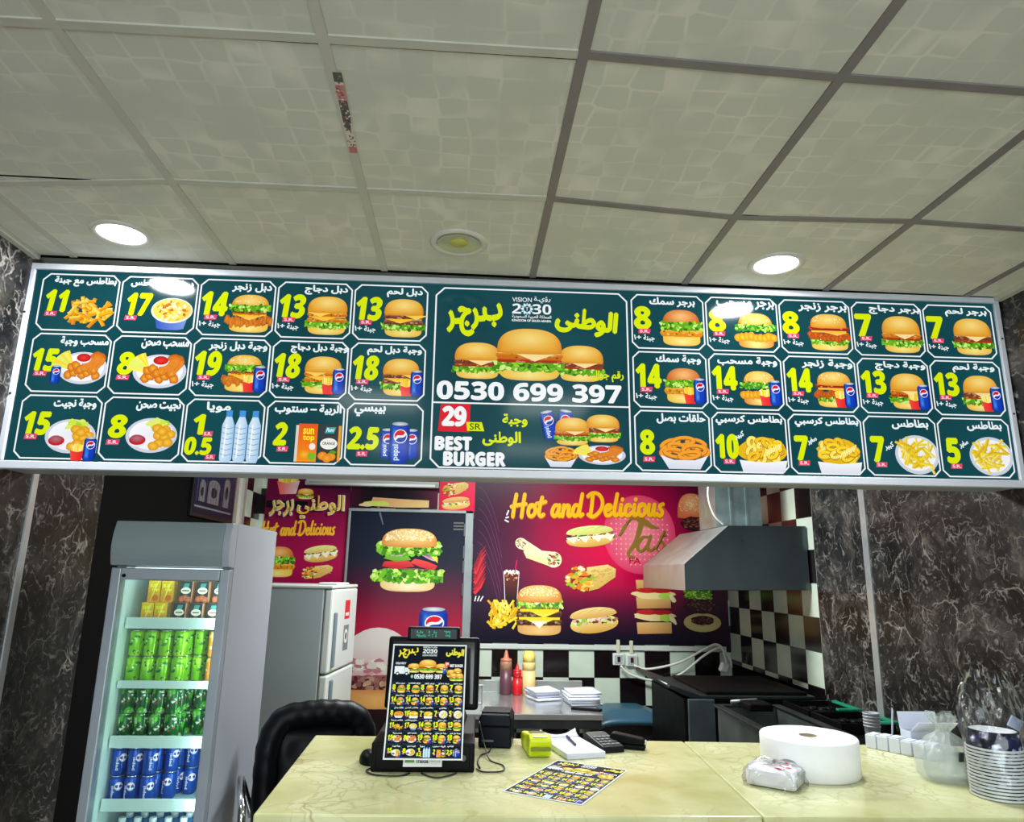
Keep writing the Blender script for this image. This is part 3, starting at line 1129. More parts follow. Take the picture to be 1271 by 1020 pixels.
def marble_mat(name):
    """black-brown marble sheet with pale tangled veins"""
    m, nt, b, tc = nodes_of(name, 0.33, 0.4)
    mp = nd(nt, 'ShaderNodeMapping')
    mp.inputs['Rotation'].default_value = (0.5, 0.3, 0.2)
    nt.links.new(tc.outputs['Object'], mp.inputs['Vector'])
    warp = nd(nt, 'ShaderNodeTexNoise')
    warp.inputs['Scale'].default_value = 3.2
    warp.inputs['Detail'].default_value = 6
    nt.links.new(mp.outputs['Vector'], warp.inputs['Vector'])
    vm = nd(nt, 'ShaderNodeVectorMath', operation='MULTIPLY_ADD')
    vm.inputs[1].default_value = (0.5, 0.5, 0.5)
    nt.links.new(warp.outputs['Color'], vm.inputs[0])
    nt.links.new(mp.outputs['Vector'], vm.inputs[2])
    big = nd(nt, 'ShaderNodeTexNoise')
    big.inputs['Scale'].default_value = 4.2
    big.inputs['Detail'].default_value = 8
    big.inputs['Roughness'].default_value = 0.74
    nt.links.new(vm.outputs[0], big.inputs['Vector'])
    r1 = nd(nt, 'ShaderNodeValToRGB')
    r1.color_ramp.elements[0].position = 0.40
    r1.color_ramp.elements[0].color = (*L3((7, 8, 10)), 1)
    r1.color_ramp.elements[1].position = 0.70
    r1.color_ramp.elements[1].color = (*L3((124, 116, 110)), 1)
    e = r1.color_ramp.elements.new(0.52)
    e.color = (*L3((50, 48, 48)), 1)
    nt.links.new(big.outputs['Fac'], r1.inputs['Fac'])
    fine = nd(nt, 'ShaderNodeTexNoise')
    fine.inputs['Scale'].default_value = 38
    fine.inputs['Detail'].default_value = 6
    fine.inputs['Roughness'].default_value = 0.7
    nt.links.new(vm.outputs[0], fine.inputs['Vector'])
    fr = nd(nt, 'ShaderNodeMapRange')
    fr.inputs['From Min'].default_value = 0.35
    fr.inputs['From Max'].default_value = 0.68
    nt.links.new(fine.outputs['Fac'], fr.inputs['Value'])
    col = mixn(nt, mth(nt, 'MULTIPLY', fr.outputs['Result'], 0.72), r1.outputs['Color'], L3((12, 12, 14)))
    # veins: two scales of cell edges on warped coordinates, broken up by noise
    for sc, w, st in ((4.5, 0.03, 0.5), (9.5, 0.045, 0.42), (21.0, 0.07, 0.34)):
        vo = nd(nt, 'ShaderNodeTexVoronoi', feature='DISTANCE_TO_EDGE')
        vo.inputs['Scale'].default_value = sc
        nt.links.new(vm.outputs[0], vo.inputs['Vector'])
        mr = nd(nt, 'ShaderNodeMapRange')
        mr.inputs['From Min'].default_value = w
        mr.inputs['From Max'].default_value = 0.0
        nt.links.new(vo.outputs['Distance'], mr.inputs['Value'])
        br = nd(nt, 'ShaderNodeTexNoise')
        br.inputs['Scale'].default_value = sc * 1.3
        br.inputs['Detail'].default_value = 3
        nt.links.new(mp.outputs['Vector'], br.inputs['Vector'])
        bm = nd(nt, 'ShaderNodeMapRange')
        bm.inputs['From Min'].default_value = 0.5
        bm.inputs['From Max'].default_value = 0.62
        nt.links.new(br.outputs['Fac'], bm.inputs['Value'])
        k = mth(nt, 'MULTIPLY', mth(nt, 'MULTIPLY', mr.outputs['Result'], bm.outputs['Result']), st)
        col = mixn(nt, k, col, L3((196, 190, 182)))
    nt.links.new(col, b.inputs['Base Color'])
    return m


def ceiling_mat():
    """pale vinyl tile with a faint embossed lattice of rounded cells"""
    m, nt, b, tc = nodes_of('ceiling_vinyl', 0.45, 0.35)
    wz = nd(nt, 'ShaderNodeTexNoise')
    wz.inputs['Scale'].default_value = 5
    nt.links.new(tc.outputs['Object'], wz.inputs['Vector'])
    vo = nd(nt, 'ShaderNodeTexVoronoi', feature='DISTANCE_TO_EDGE')
    vo.inputs['Scale'].default_value = 12.5
    vo.inputs['Randomness'].default_value = 0.22
    nt.links.new(tc.outputs['Object'], vo.inputs['Vector'])
    mr = nd(nt, 'ShaderNodeMapRange')
    mr.inputs['From Min'].default_value = 0.075
    mr.inputs['From Max'].default_value = 0.02
    nt.links.new(vo.outputs['Distance'], mr.inputs['Value'])
    br = nd(nt, 'ShaderNodeMapRange')
    br.inputs['From Min'].default_value = 0.36
    br.inputs['From Max'].default_value = 0.6
    nt.links.new(wz.outputs['Fac'], br.inputs['Value'])
    base = mixn(nt, wz.outputs['Fac'], L3((200, 203, 191)), L3((215, 217, 204)))
    col = mixn(nt, mth(nt, 'MULTIPLY', mth(nt, 'MULTIPLY', mr.outputs['Result'], br.outputs['Result']), 0.6), base, L3((236, 234, 222)))
    nt.links.new(col, b.inputs['Base Color'])
    return m


def floor_mat():
    m, nt, b, tc = nodes_of('floor_tiles', 0.25)
    br = nd(nt, 'ShaderNodeTexBrick')
    br.offset = 0
    br.inputs['Scale'].default_value = 1.0
    br.inputs['Brick Width'].default_value = 0.6
    br.inputs['Row Height'].default_value = 0.6
    br.inputs['Mortar Size'].default_value = 0.004
    br.inputs['Color1'].default_value = (*L3((150, 140, 126)), 1)
    br.inputs['Color2'].default_value = (*L3((160, 150, 135)), 1)
    br.inputs['Mortar'].default_value = (*L3((90, 85, 78)), 1)
    nt.links.new(tc.outputs['Object'], br.inputs['Vector'])
    nt.links.new(br.outputs['Color'], b.inputs['Base Color'])
    return m


def counter_mat():
    """cream stone with olive veining"""
    m, nt, b, tc = nodes_of('cream_marble', 0.2)
    wp = nd(nt, 'ShaderNodeTexNoise')
    wp.inputs['Scale'].default_value = 4
    wp.inputs['Detail'].default_value = 6
    nt.links.new(tc.outputs['Object'], wp.inputs['Vector'])
    vm = nd(nt, 'ShaderNodeVectorMath', operation='MULTIPLY_ADD')
    vm.inputs[1].default_value = (0.3, 0.3, 0.3)
    nt.links.new(wp.outputs['Color'], vm.inputs[0])
    nt.links.new(tc.outputs['Object'], vm.inputs[2])
    n1 = nd(nt, 'ShaderNodeTexNoise')
    n1.inputs['Scale'].default_value = 3.5
    n1.inputs['Detail'].default_value = 7
    nt.links.new(vm.outputs[0], n1.inputs['Vector'])
    rp = nd(nt, 'ShaderNodeValToRGB')
    rp.color_ramp.elements[0].position = 0.3
    rp.color_ramp.elements[0].color = (*L3((182, 180, 122)), 1)
    rp.color_ramp.elements[1].position = 0.62
    rp.color_ramp.elements[1].color = (*L3((214, 215, 170)), 1)
    nt.links.new(n1.outputs['Fac'], rp.inputs['Fac'])
    vo = nd(nt, 'ShaderNodeTexVoronoi', feature='DISTANCE_TO_EDGE')
    vo.inputs['Scale'].default_value = 7
    nt.links.new(vm.outputs[0], vo.inputs['Vector'])
    mr = nd(nt, 'ShaderNodeMapRange')
    mr.inputs['From Min'].default_value = 0.035
    mr.inputs['From Max'].default_value = 0.0
    nt.links.new(vo.outputs['Distance'], mr.inputs['Value'])
    bk = nd(nt, 'ShaderNodeMapRange')
    bk.inputs['From Min'].default_value = 0.45
    bk.inputs['From Max'].default_value = 0.65
    nt.links.new(wp.outputs['Fac'], bk.inputs['Value'])
    col = mixn(nt, mth(nt, 'MULTIPLY', mth(nt, 'MULTIPLY', mr.outputs['Result'], bk.outputs['Result']), 0.65), rp.outputs['Color'], L3((140, 126, 66)))
    v2 = nd(nt, 'ShaderNodeTexVoronoi', feature='DISTANCE_TO_EDGE')
    v2.inputs['Scale'].default_value = 19
    nt.links.new(vm.outputs[0], v2.inputs['Vector'])
    m2 = nd(nt, 'ShaderNodeMapRange')
    m2.inputs['From Min'].default_value = 0.09
    m2.inputs['From Max'].default_value = 0.0
    nt.links.new(v2.outputs['Distance'], m2.inputs['Value'])
    b2 = nd(nt, 'ShaderNodeMapRange')
    b2.inputs['From Min'].default_value = 0.46
    b2.inputs['From Max'].default_value = 0.6
    nt.links.new(n1.outputs['Fac'], b2.inputs['Value'])
    col = mixn(nt, mth(nt, 'MULTIPLY', mth(nt, 'MULTIPLY', m2.outputs['Result'], b2.outputs['Result']), 0.42), col, L3((150, 138, 76)))
    nt.links.new(col, b.inputs['Base Color'])
    return m


M_MARBLE = marble_mat('dark_marble')
M_BLACK = mat('black_paint_and_shade', (9, 9, 10), 0.8, spec=0.08)
M_ALU = mat('aluminium', (205, 208, 210), 0.32, 0.6, noise=0.05, nscale=20)
M_BOARDFRAME = mat('white_aluminium', (208, 212, 222), 0.4, 0.0, noise=0.03, nscale=14)
M_STEEL = mat('stainless_steel', (186, 190, 188), 0.42, 0.85, noise=0.08, nscale=9)
M_DARKSTEEL = mat('grimy_steel', (66, 72, 74), 0.4, 0.8, noise=0.3, nscale=7)
M_BLACKSTEEL = mat('sooty_black_steel', (9, 9, 11), 0.5, 0.0, spec=0.14, noise=0.25, nscale=9)
M_GALV = mat('galvanised_sheet', (150, 170, 172), 0.38, 0.8, noise=0.22, nscale=11)
M_PLASTER = mat('plaster', (206, 204, 190), 0.8, noise=0.03, nscale=4)


def struct(mb, name, m, parent=None, bevel=0.0):
    o = mb.build(name, m, parent, bevel)
    o['kind'] = 'structure'
    return o


struct(MB().box(XL - 0.2, YF - 0.2, -0.1, XR + 0.2, YB + 0.2, 0.0), 'floor', floor_mat())
ceil = struct(MB().box(XL - 0.2, YF - 0.2, CEIL, XR + 0.2, YB + 0.2, CEIL + 0.1), 'ceiling', ceiling_mat())
M_PANEL = mat('led_panel', (240, 244, 240), 0.5, emit=(245, 255, 245), estr=2.0)  # unseen glowing panels, added as housings for the hall and kitchen lights
for (x, y, w_, d_) in ((-0.66, 0.45, 0.29, 0.29), (0.55, 0.45, 0.29, 0.29), (-0.66, -1.35, 0.29, 0.29), (0.55, -1.35, 0.29, 0.29), (0.35, 4.25, 0.61, 0.31)):
    struct(MB().box(x - w_, y - d_, CEIL - 0.008, x + w_, y + d_, CEIL), 'unseen_ceiling_panel', M_PANEL, ceil)
# the left wall: marble sheet, a strip coloured black for the shade behind the cooler, plaster, then tiles at the back corner
M_TILE_SIDE_L = checker_mat('wall_tiles_side', 1, 5.97, 0.221, 1.37, 0.209, 1)
M_TILE_SIDE_R = checker_mat('wall_tiles_opposite_side', 1, 5.97, 0.221, 1.37, 0.209, 1)
w = MB()
w.box(XL - 0.1, YF, 0, XL, 3.42, CEIL, 0).box(XL - 0.1, 3.42, 0, XL, 5.27, CEIL, 1).box(XL - 0.1, 5.27, 0, XL, 5.53, CEIL, 3).box(XL - 0.1, 5.53, 0, XL, YB, CEIL, 2)
struct(w, 'wall_left', [M_MARBLE, M_BLACK, M_TILE_SIDE_L, M_PLASTER])
w = MB()
w.box(XR, YF, 0, XR + 0.1, 4.42, CEIL, 0).box(XR, 4.42, 0.92, XR + 0.1, YB, CEIL, 1).box(XR, 4.42, 0, XR + 0.1, YB, 0.92, 2)
struct(w, 'wall_right', [M_MARBLE, M_TILE_SIDE_R, M_BLACK])
w = MB()
w.box(XL - 0.1, YB, 0, XR + 0.1, YB + 0.1, CEIL, 0)
struct(w, 'wall_back', checker_mat('wall_tiles_back', 0, 0.239, 0.2085, 0.797, 0.2085, 1))
struct(MB().box(XL - 0.1, YF - 0.1, 0, XR + 0.1, YF, CEIL), 'wall_front', M_PLASTER)
wf = MB()  # unseen window frame, added to go with the fill light
for x in (-1.4, -0.3, 0.8, 1.9):
    wf.box(x - 0.03, YF, 0.2, x + 0.03, YF + 0.04, 2.3)
wf.box(-1.4, YF, 2.27, 1.9, YF + 0.04, 2.33).box(-1.4, YF, 0.17, 1.9, YF + 0.04, 0.23)
win = struct(wf, 'added_window_1', M_ALU)
struct(MB().box(-1.4, YF + 0.004, 0.2, 1.9, YF + 0.008, 2.3), 'added_window_pane', mat('added_glow_pane', (200, 210, 215), 0.1, emit=(225, 238, 255), estr=1.2), win)  # added pane, made to glow along with the fill light
# joint strips between the marble sheets
struct(MB().box(XL, 2.87, 0, XL + 0.006, 2.905, CEIL), 'trim_1', M_ALU)
struct(MB().box(XR - 0.006, 3.80, 0, XR, 3.855, CEIL), 'trim_2', M_ALU)
struct(MB().box(XL, 5.27, 0, XL + 0.02, 5.33, CEIL), 'trim_3', M_ALU)
struct(MB().box(XL, 5.46, 0, XL + 0.02, 5.52, CEIL), 'trim_4', M_ALU)
# white strip under the back-wall poster
struct(MB().box(0.07, YB - 0.018, 1.012, 2.17, YB, 1.05), 'trim_5', mat('white_trim', (206, 214, 208), 0.4), bevel=0.003)

# hung ceiling grid: bars run between the measured crossings; the panels hang slightly uneven
gx = [-1.56, -0.953, -0.36, 0.234, 0.86, 1.455, 2.06]
ga = [1.40, 1.392, 1.386, 1.384, 1.406, 1.416, 1.42]
gb = [2.111, 2.038, 2.033, 2.027, 2.087, 2.055, 2.076]
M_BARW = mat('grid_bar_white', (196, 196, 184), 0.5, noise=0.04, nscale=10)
M_BARSHADE = mat('grid_bar_shaded', (128, 124, 122), 0.45, noise=0.08, nscale=10)  # shade on the right-hand bars, put into a greyer colour
bars = [MB(), MB()]
BW = 0.013


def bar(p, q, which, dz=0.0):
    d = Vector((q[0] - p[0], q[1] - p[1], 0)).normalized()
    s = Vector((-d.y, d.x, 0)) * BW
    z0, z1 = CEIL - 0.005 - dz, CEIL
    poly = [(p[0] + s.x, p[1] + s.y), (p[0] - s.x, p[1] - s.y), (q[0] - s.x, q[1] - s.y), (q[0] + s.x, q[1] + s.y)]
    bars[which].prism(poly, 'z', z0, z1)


rows = [[(x, -2.5) for x in gx], [(x, -1.64) for x in gx], [(x, -1.03) for x in gx], [(x, -0.42) for x in gx], [(x, 0.18) for x in gx], [(x, 0.79) for x in gx],
        [(gx[i], ga[i]) for i in range(7)], [(gx[i], gb[i]) for i in range(7)], [(gx[i], 2.64) for i in range(7)]]
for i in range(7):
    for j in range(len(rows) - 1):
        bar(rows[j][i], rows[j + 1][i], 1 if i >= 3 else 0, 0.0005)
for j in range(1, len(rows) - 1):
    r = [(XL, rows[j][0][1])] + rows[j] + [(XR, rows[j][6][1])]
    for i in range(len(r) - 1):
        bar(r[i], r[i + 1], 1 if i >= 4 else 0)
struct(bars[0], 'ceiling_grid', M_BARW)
struct(bars[1], 'ceiling_grid', M_BARSHADE)
# dark gaps where panels do not quite meet the bars
g = MB()
for (x0, y0, x1, y1) in [(-0.945, 2.052, -0.37, 2.047), (-0.35, 2.047, 0.225, 2.041), (-0.94, 1.406, -0.37, 1.4), (-0.35, 1.4, 0.225, 1.398), (0.88, 2.10, 1.44, 2.07), (-1.5, 2.125, -0.965, 2.055), (1.47, 2.068, 2.05, 2.09)]:
    g.box(min(x0, x1), min(y0, y1), CEIL - 0.0015, max(x0, x1), min(y0, y1) + 0.006, CEIL)
struct(g, 'ceiling_gap_and_shade', M_BLACK)
struct(MB().box(XL, 2.64, CEIL - 0.004, XR, 2.655, CEIL), 'ceiling_gap_and_shade', M_BLACK)  # black strip painted in for the shadow line above the board frame
# wall angle along both side walls
struct(MB().box(XL, YF, CEIL - 0.02, XL + 0.025, 2.64, CEIL), 'trim_6', M_BARW)
struct(MB().box(XR - 0.03, YF, CEIL - 0.02, XR, 2.64, CEIL), 'trim_7', M_BARW)
# a torn strip of printed tape stuck along one bar
p = Art(dz=5e-5, seed=5)
p.rect(-0.011, 0.0, 0.011, 0.335, (222, 214, 205))
p.rect(-0.011, 0.0, 0.011, 0.03, (196, 120, 116))
p.rect(-0.011, 0.22, 0.011, 0.29, (206, 140, 134))
p.poly([(-0.011, 0.12), (0.004, 0.1), (0.011, 0.16), (0.011, 0.23), (-0.011, 0.23)], (96, 96, 92))
p.rect(-0.011, 0.3, 0.011, 0.335, (92, 96, 90))
for k in range(60):
    p.oval((p.rnd.random() - 0.5) * 0.02, 0.03 + 0.3 * p.rnd.random(), 0.003, 0.004, p.rnd.choice([(70, 70, 68), (230, 225, 218), (120, 112, 108), (190, 120, 115)]), n=6, jag=0.4, bump=(k % 6 == 0))
M_PRINT = print_mat('matt_print', rough=0.45)
tp = p.build('tape_strip', M_PRINT, None, loc=(-0.357, 1.825, CEIL - 0.0062), rot=(math.pi, 0, 0.03))
tag(tp, 'torn pink and grey printed tape strip on a white ceiling bar', 'tape')


def downlight(loc, label, lit):
    t = thing('ceiling_downlight', label, 'ceiling light', loc, 0, 'round ceiling downlights above the menu board')
    ring = MB().lathe([(0.078, 0.0), (0.082, -0.006), (0.096, -0.009), (0.104, -0.004), (0.105, 0.0)], n=40, caps=False)
    ring.build('trim_ring', mat('lamp_rim', (208, 208, 200), 0.35), t)
    if lit:
        MB().lathe([(0.0005, -0.004), (0.05, -0.004), (0.08, -0.003)], n=40, caps=False).build('diffuser', mat('lit_diffuser', (255, 255, 255), 0.5, emit=(246, 250, 255), estr=9.0), t)
    else:
        MB().lathe([(0.0005, -0.0005), (0.055, -0.0005), (0.062, -0.002), (0.078, -0.006)], n=40, caps=False).build('reflector', mat('lamp_reflector', (196, 198, 176), 0.25, 0.2), t)
        led = MB().lathe([(0.001, -0.0036), (0.032, -0.0036), (0.034, -0.001)], n=20)
        led.build('led_disc', mat('yellow_led', (196, 196, 96), 0.5), t)
    return t


downlight((-1.281, 2.425, CEIL), 'lit round ceiling downlight above the left end of the menu board', True)
downlight((-0.062, 2.37, CEIL), 'unlit round ceiling downlight with yellow centre', False)
downlight((1.15, 2.425, CEIL), 'lit round ceiling downlight above the right half of the menu board', True)
# ------------------------------------------------------------------ the lit menu board
M_LIT = print_mat('backlit_print', emit=0.88, rough=0.1, base=0.06, spec=0.16)
TEAL = (15, 66, 74)
board = thing('menu_board', 'long backlit menu board hanging under the ceiling across the counter', 'menu board', (0.25, 2.644, 1.955))
board.rotation_euler = (0, -0.008, 0)
BX = 0.25  # board-local x = world x - 0.25, z = world z - 1.955


def bx(x):
    return x - BX


X0, X1 = -1.712, 2.212
b = MB()
b.box(bx(X0) + 0.004, 0.012, 0.004, bx(X1) - 0.004, 0.18, 0.792)
b.build('case', mat('board_case', (168, 172, 172), 0.5), board)
b = MB()
b.box(bx(X0), -0.004, 0.0, bx(X1), 0.03, 0.03)
b.box(bx(X0), -0.004, 0.778, bx(X1), 0.03, 0.802)
b.box(bx(X0), -0.004, 0.03, bx(X0) + 0.022, 0.03, 0.778)
b.box(bx(X1) - 0.022, -0.004, 0.03, bx(X1), 0.03, 0.778)
b.build('frame', M_BOARDFRAME, board, bevel=0.003)
# screws in the frame
for (x, z) in ((X0 + 0.011, 0.28), (X0 + 0.011, 0.6), (X1 - 0.011, 0.3), (X1 - 0.011, 0.62)):
    MB().lathe([(0.004, -0.006), (0.0045, -0.004)], (bx(x), 0, z), n=10, axis='y').build('screw', mat('dark_screw', (60, 60, 62), 0.4, 0.6), board)
a = Art()
a.field(bx(X0) + 0.02, 0.028, bx(X1) - 0.02, 0.78, 60, 8, lambda u, v: mixc(TEAL, (30, 92, 100), 0.25 + 0.25 * math.sin(u * 40) * math.sin(v * 3)))
a.build('backlit_panel', M_LIT, board, loc=(0, 0.008, 0))

LEFT, RIGHT = cell_specs()
rows_z = [(2.487, 2.720), (2.2445, 2.4765), (1.993, 2.2345)]
for blk, xs, pitch, wd in ((LEFT, -1.6615, 0.2985, 0.2915), (RIGHT, 0.643, 0.3085, 0.3015)):
    for r, row in enumerate(blk):
        for i, spec in enumerate(row):
            a = Art(seed=r * 17 + i + 3)
            draw_cell(a, spec, wd, rows_z[r][1] - rows_z[r][0])
            o = a.build('menu_cell', M_LIT, board, loc=(bx(xs + pitch * i), 0.0068, rows_z[r][0] - 1.955))

# centre panel
a = Art(seed=77)
W, H = 0.776, 0.731   # from x=-0.147, z=1.989
a.push(0, 0)
ch, lw = 0.034, 0.006
frame_line(a, 0, 0, W, H, ch, lw, WHITE)
a.rect(0, 0.252, W, 0.258, WHITE)


def vision_mark(a, cx, cy, s):
    a.push(cx, cy, s)
    a.text('VISION', (-0.5, 0.22, 0.0, 0.34), WHITE, bold=0.005)
    a.text(arabic('رؤيـة').replace('ـ', 'ـ'), (0.06, 0.2, 0.48, 0.38), WHITE, bold=0.01)
    a.text(heavy('2'), (-0.5, -0.1, -0.27, 0.17), WHITE)
    a.text(heavy('30'), (0.02, -0.1, 0.5, 0.17), WHITE)
    for k in range(12):
        t = k * math.pi / 6
        a.push(-0.12 + 0.11 * math.cos(t), 0.035 + 0.11 * math.sin(t), 1, 1, t)
        a.poly([(-0.03, -0.022), (0.015, -0.03), (0.06, 0), (0.015, 0.03), (-0.03, 0.022)], (170, 215, 240) if k % 2 else WHITE)
        a.pop()
    a.oval(-0.12, 0.035, 0.07, 0.07, TEAL, n=18)
    a.stroke([(-0.12, -0.01), (-0.12, 0.06)], 0.016, WHITE)
    for q in (-1, 1):
        a.stroke([(-0.12, 0.06), (-0.12 + 0.03 * q, 0.08)], 0.014, WHITE)
    a.text(arabic('المملكة العربية السعودية'), (-0.5, -0.23, 0.5, -0.13), WHITE, bold=0.02)
    a.text('KINGDOM OF SAUDI ARABIA', (-0.5, -0.31, 0.5, -0.25), WHITE, bold=0.03)
    a.pop()


def three_burgers(a):
    for x, s in ((-0.36, 0.32), (0.36, 0.32), (0.0, 0.46)):
        a.push(x, -0.06 if s < 0.4 else 0, s, s * 0.98)
        burger(a, 'beef' if s < 0.4 else 'chicken')
        a.pop()


vision_mark(a, 0.386, 0.645, 0.158)
a.push(0.6, 0.6, 1, 1, -0.12)
a.text(arabic('الوطنى'), (-0.115, -0.05, 0.13, 0.058), LIME, bold=0.012, fat=0.04)
a.pop()
a.push(0.155, 0.585, 1, 1, 0.14)
a.text(arabic('بـرجـر'), (-0.105, -0.05, 0.115, 0.07), LIME, bold=0.012, fat=0.04)
a.pop()
a.push(0.378, 0.455, 0.57, 0.5)
three_burgers(a)
a.pop()
a.text(arabic('رقم جوال'), (0.625, 0.355, 0.752, 0.4), LIME, bold=0.012, fat=0.02)
a.text(heavy('0530 699 397'), (0.02, 0.27, 0.74, 0.34), WHITE, bold=0.0, fat=0.035)
# lower half: the family offer
a.poly([(0.028, 0.142), (0.148, 0.14), (0.15, 0.25), (0.036, 0.25)], (226, 30, 48))
a.text(heavy('29'), (0.045, 0.165, 0.132, 0.238), WHITE, bold=0.0, fat=0.05)
a.poly([(0.14, 0.145), (0.205, 0.145), (0.195, 0.18), (0.135, 0.18)], LIME)
a.text('SR', (0.148, 0.15, 0.192, 0.175), (70, 80, 10), bold=0.01)
a.text(heavy('BEST'), (0.02, 0.07, 0.156, 0.12), WHITE, bold=0.0, fat=0.06)
a.text(heavy('BURGER'), (0.054, 0.012, 0.286, 0.062), WHITE, bold=0.0, fat=0.06)
a.text(arabic('وجبة'), (0.275, 0.165, 0.37, 0.215), LIME, bold=0.012, fat=0.03)
a.text(arabic('الوطنى'), (0.2, 0.09, 0.345, 0.145), LIME, bold=0.012, fat=0.03)
for (x, y, s, r) in ((0.455, 0.175, 0.115, 0.2), (0.515, 0.18, 0.115, -0.12)):
    a.push(x, y, s, s, r)
    can(a, word=True)
    a.pop()
for (x, y, k) in ((0.665, 0.165, 'beef'), (0.545, 0.15, 'chicken')):
    a.push(x, y, 0.135, 0.115)
    burger(a, k)
    a.pop()
a.push(0.5, 0.06, 0.13, 0.1)
onion_rings(a)
a.pop()
a.push(0.66, 0.062, 0.185, 0.105)
chicken_plate(a, False)
a.pop()
a.pop()
a.build('menu_cell', M_LIT, board, loc=(bx(-0.147), 0.0068, 1.989 - 1.955))
# ------------------------------------------------------------------ printed wall panels in the kitchen
M_POSTER = print_mat('glossy_print', rough=0.3)


def PX(u, v):
    """layout grid of the back-wall prints: print millimetres measured from the photograph's back wall"""
    return (0.075 + (u - 589) * 0.00673, 1.056 + (797 - v) * 0.00653)


K = 0.0066


def sub_roll(a, filling='mix', top=(250, 228, 150), body=(226, 180, 90)):
    """long roll, 1 wide"""
    pts = [(0.5 * math.cos(t) * (1 if abs(math.cos(t)) < 0.9 else 0.98), -0.1 + 0.24 * math.sin(t)) for t in [2 * math.pi * k / 24 for k in range(24)]]
    a.star(pts, lambda u, v: mixc((215, 160, 70), (250, 226, 150), v * 1.2))
    for i in range(int(40 * a.detail)):
        x = (a.rnd.random() - 0.5) * 0.94
        c = a.rnd.choice([(150, 200, 60), (205, 235, 120), (240, 225, 190), (190, 120, 100), (120, 60, 40), (235, 180, 170)] if filling == 'mix' else [(252, 245, 220), (235, 235, 200), (190, 80, 50), (90, 130, 50), (60, 40, 30)])
        a.oval(x, 0.0 + (a.rnd.random() - 0.5) * 0.14 - abs(x) * 0.05, 0.05, 0.035, c, n=8, jag=0.35, rot=a.rnd.random() * 3, bump=(i % 4 == 0))
    if filling == 'cheese':
        for x in (-0.36, -0.12, 0.14, 0.38):
            a.poly([(x - 0.13, 0.0), (x + 0.13, 0.02), (x + 0.02, -0.2)], (252, 246, 214))
    pts = [(0.49 * math.cos(t) * (1 if abs(math.cos(t)) < 0.9 else 0.98), 0.13 + (0.2 if math.sin(t) > 0 else 0.08) * math.sin(t)) for t in [2 * math.pi * k / 24 for k in range(24)]]
    a.star(pts, lambda u, v: mixc(body, top, 1.4 * v - 0.15))
    for q in (-0.22, -0.02, 0.2):
        a.stroke([(q - 0.09, 0.2), (q, 0.25), (q + 0.1, 0.27)], 0.014, mixc(top, (190, 140, 60), 0.5))


def wrap_roll(a, chicken=True):
    """a filled wrap lying on its side, open end on the left"""
    a.poly([(-0.05, 0.3), (0.36, 0.28), (0.5, 0.12), (0.46, -0.1), (0.1, -0.34), (-0.12, -0.36)], lambda x, y: mixc((246, 226, 150), (214, 170, 80), 0.5 - y + abs(x - 0.2) * 0.4))
    for i in range(int(20 * a.detail)):
        a.oval(0.02 + 0.4 * a.rnd.random(), -0.2 + 0.4 * a.rnd.random(), 0.03, 0.022, (216, 168, 76), n=7, jag=0.4, bump=(i % 5 == 0))
    for i in range(int(46 * a.detail)):
        t = a.rnd.random() * 6.28
        r = math.sqrt(a.rnd.random())
        c = a.rnd.choice([(244, 170, 50), (226, 130, 30), (252, 205, 90), (150, 190, 50), (245, 230, 190), (150, 70, 40)])
        a.oval(-0.22 + 0.24 * r * math.cos(t), 0.0 + 0.34 * r * math.sin(t), 0.055, 0.05, c, n=8, jag=0.3, rot=t, bump=(i % 4 == 0))


def shawarma_roll(a):
    a.poly([(-0.5, 0.1), (-0.42, 0.2), (0.25, 0.26), (0.25, -0.3), (-0.4, -0.12)], lambda x, y: mixc((252, 244, 200), (214, 200, 120), 0.4 - y * 1.4))
    a.oval(0.26, -0.02, 0.2, 0.29, (246, 236, 190), n=20)
    for i in range(int(34 * a.detail)):
        t = a.rnd.random() * 6.28
        r = math.sqrt(a.rnd.random())
        a.oval(0.26 + 0.15 * r * math.cos(t), -0.02 + 0.23 * r * math.sin(t), 0.035, 0.035, a.rnd.choice([(120, 60, 50), (170, 190, 90), (250, 245, 235), (200, 110, 90), (90, 120, 50), (230, 200, 150)]), n=7, jag=0.35, bump=(i % 4 == 0))


def big_burger(a):
    """tall sesame burger with lettuce, onion, tomato and patty (1 wide)"""
    bun_bottom(a, -0.5, 0.2, 0.86, (232, 200, 130), (255, 240, 200))
    band(a, -0.2, 0.1, 0.8, (150, 96, 70), (96, 58, 42), specks=26)
    lettuce(a, -0.26, 0.2, 1.12, (88, 170, 20))
    a.poly([(-0.42, -0.12), (-0.38, -0.05), (0.0, -0.03), (0.1, -0.12), (-0.2, -0.16)], lambda x, y: mixc((236, 70, 70), (190, 30, 40), -y * 6))
    a.poly([(0.02, -0.06), (0.1, -0.0), (0.3, -0.04), (0.46, -0.1), (0.42, -0.17), (0.2, -0.13)], lambda x, y: mixc((240, 80, 76), (196, 34, 44), -y * 5))
    a.poly([(-0.4, 0.0), (-0.3, 0.05), (-0.02, 0.05), (0.04, -0.02), (-0.2, -0.05)], lambda x, y: mixc((150, 205, 70), (80, 150, 30), 0.5 - y * 4))
    a.oval(-0.18, 0.07, 0.16, 0.035, (130, 40, 100), n=14, edge=(225, 180, 215))
    a.oval(0.28, 0.06, 0.18, 0.04, (130, 40, 100), n=14, rot=-0.5, edge=(225, 180, 215))
    a.poly([(-0.44, 0.1), (-0.3, 0.13), (0.36, 0.14), (0.46, 0.02), (0.46, -0.06), (0.3, 0.08)], (250, 226, 60))
    lettuce(a, 0.15, 0.22, 1.0, (88, 175, 20))
    bun_top(a, 0.22, 0.24, 0.88, c=(226, 160, 80), hi=(252, 226, 170), seeds=110)


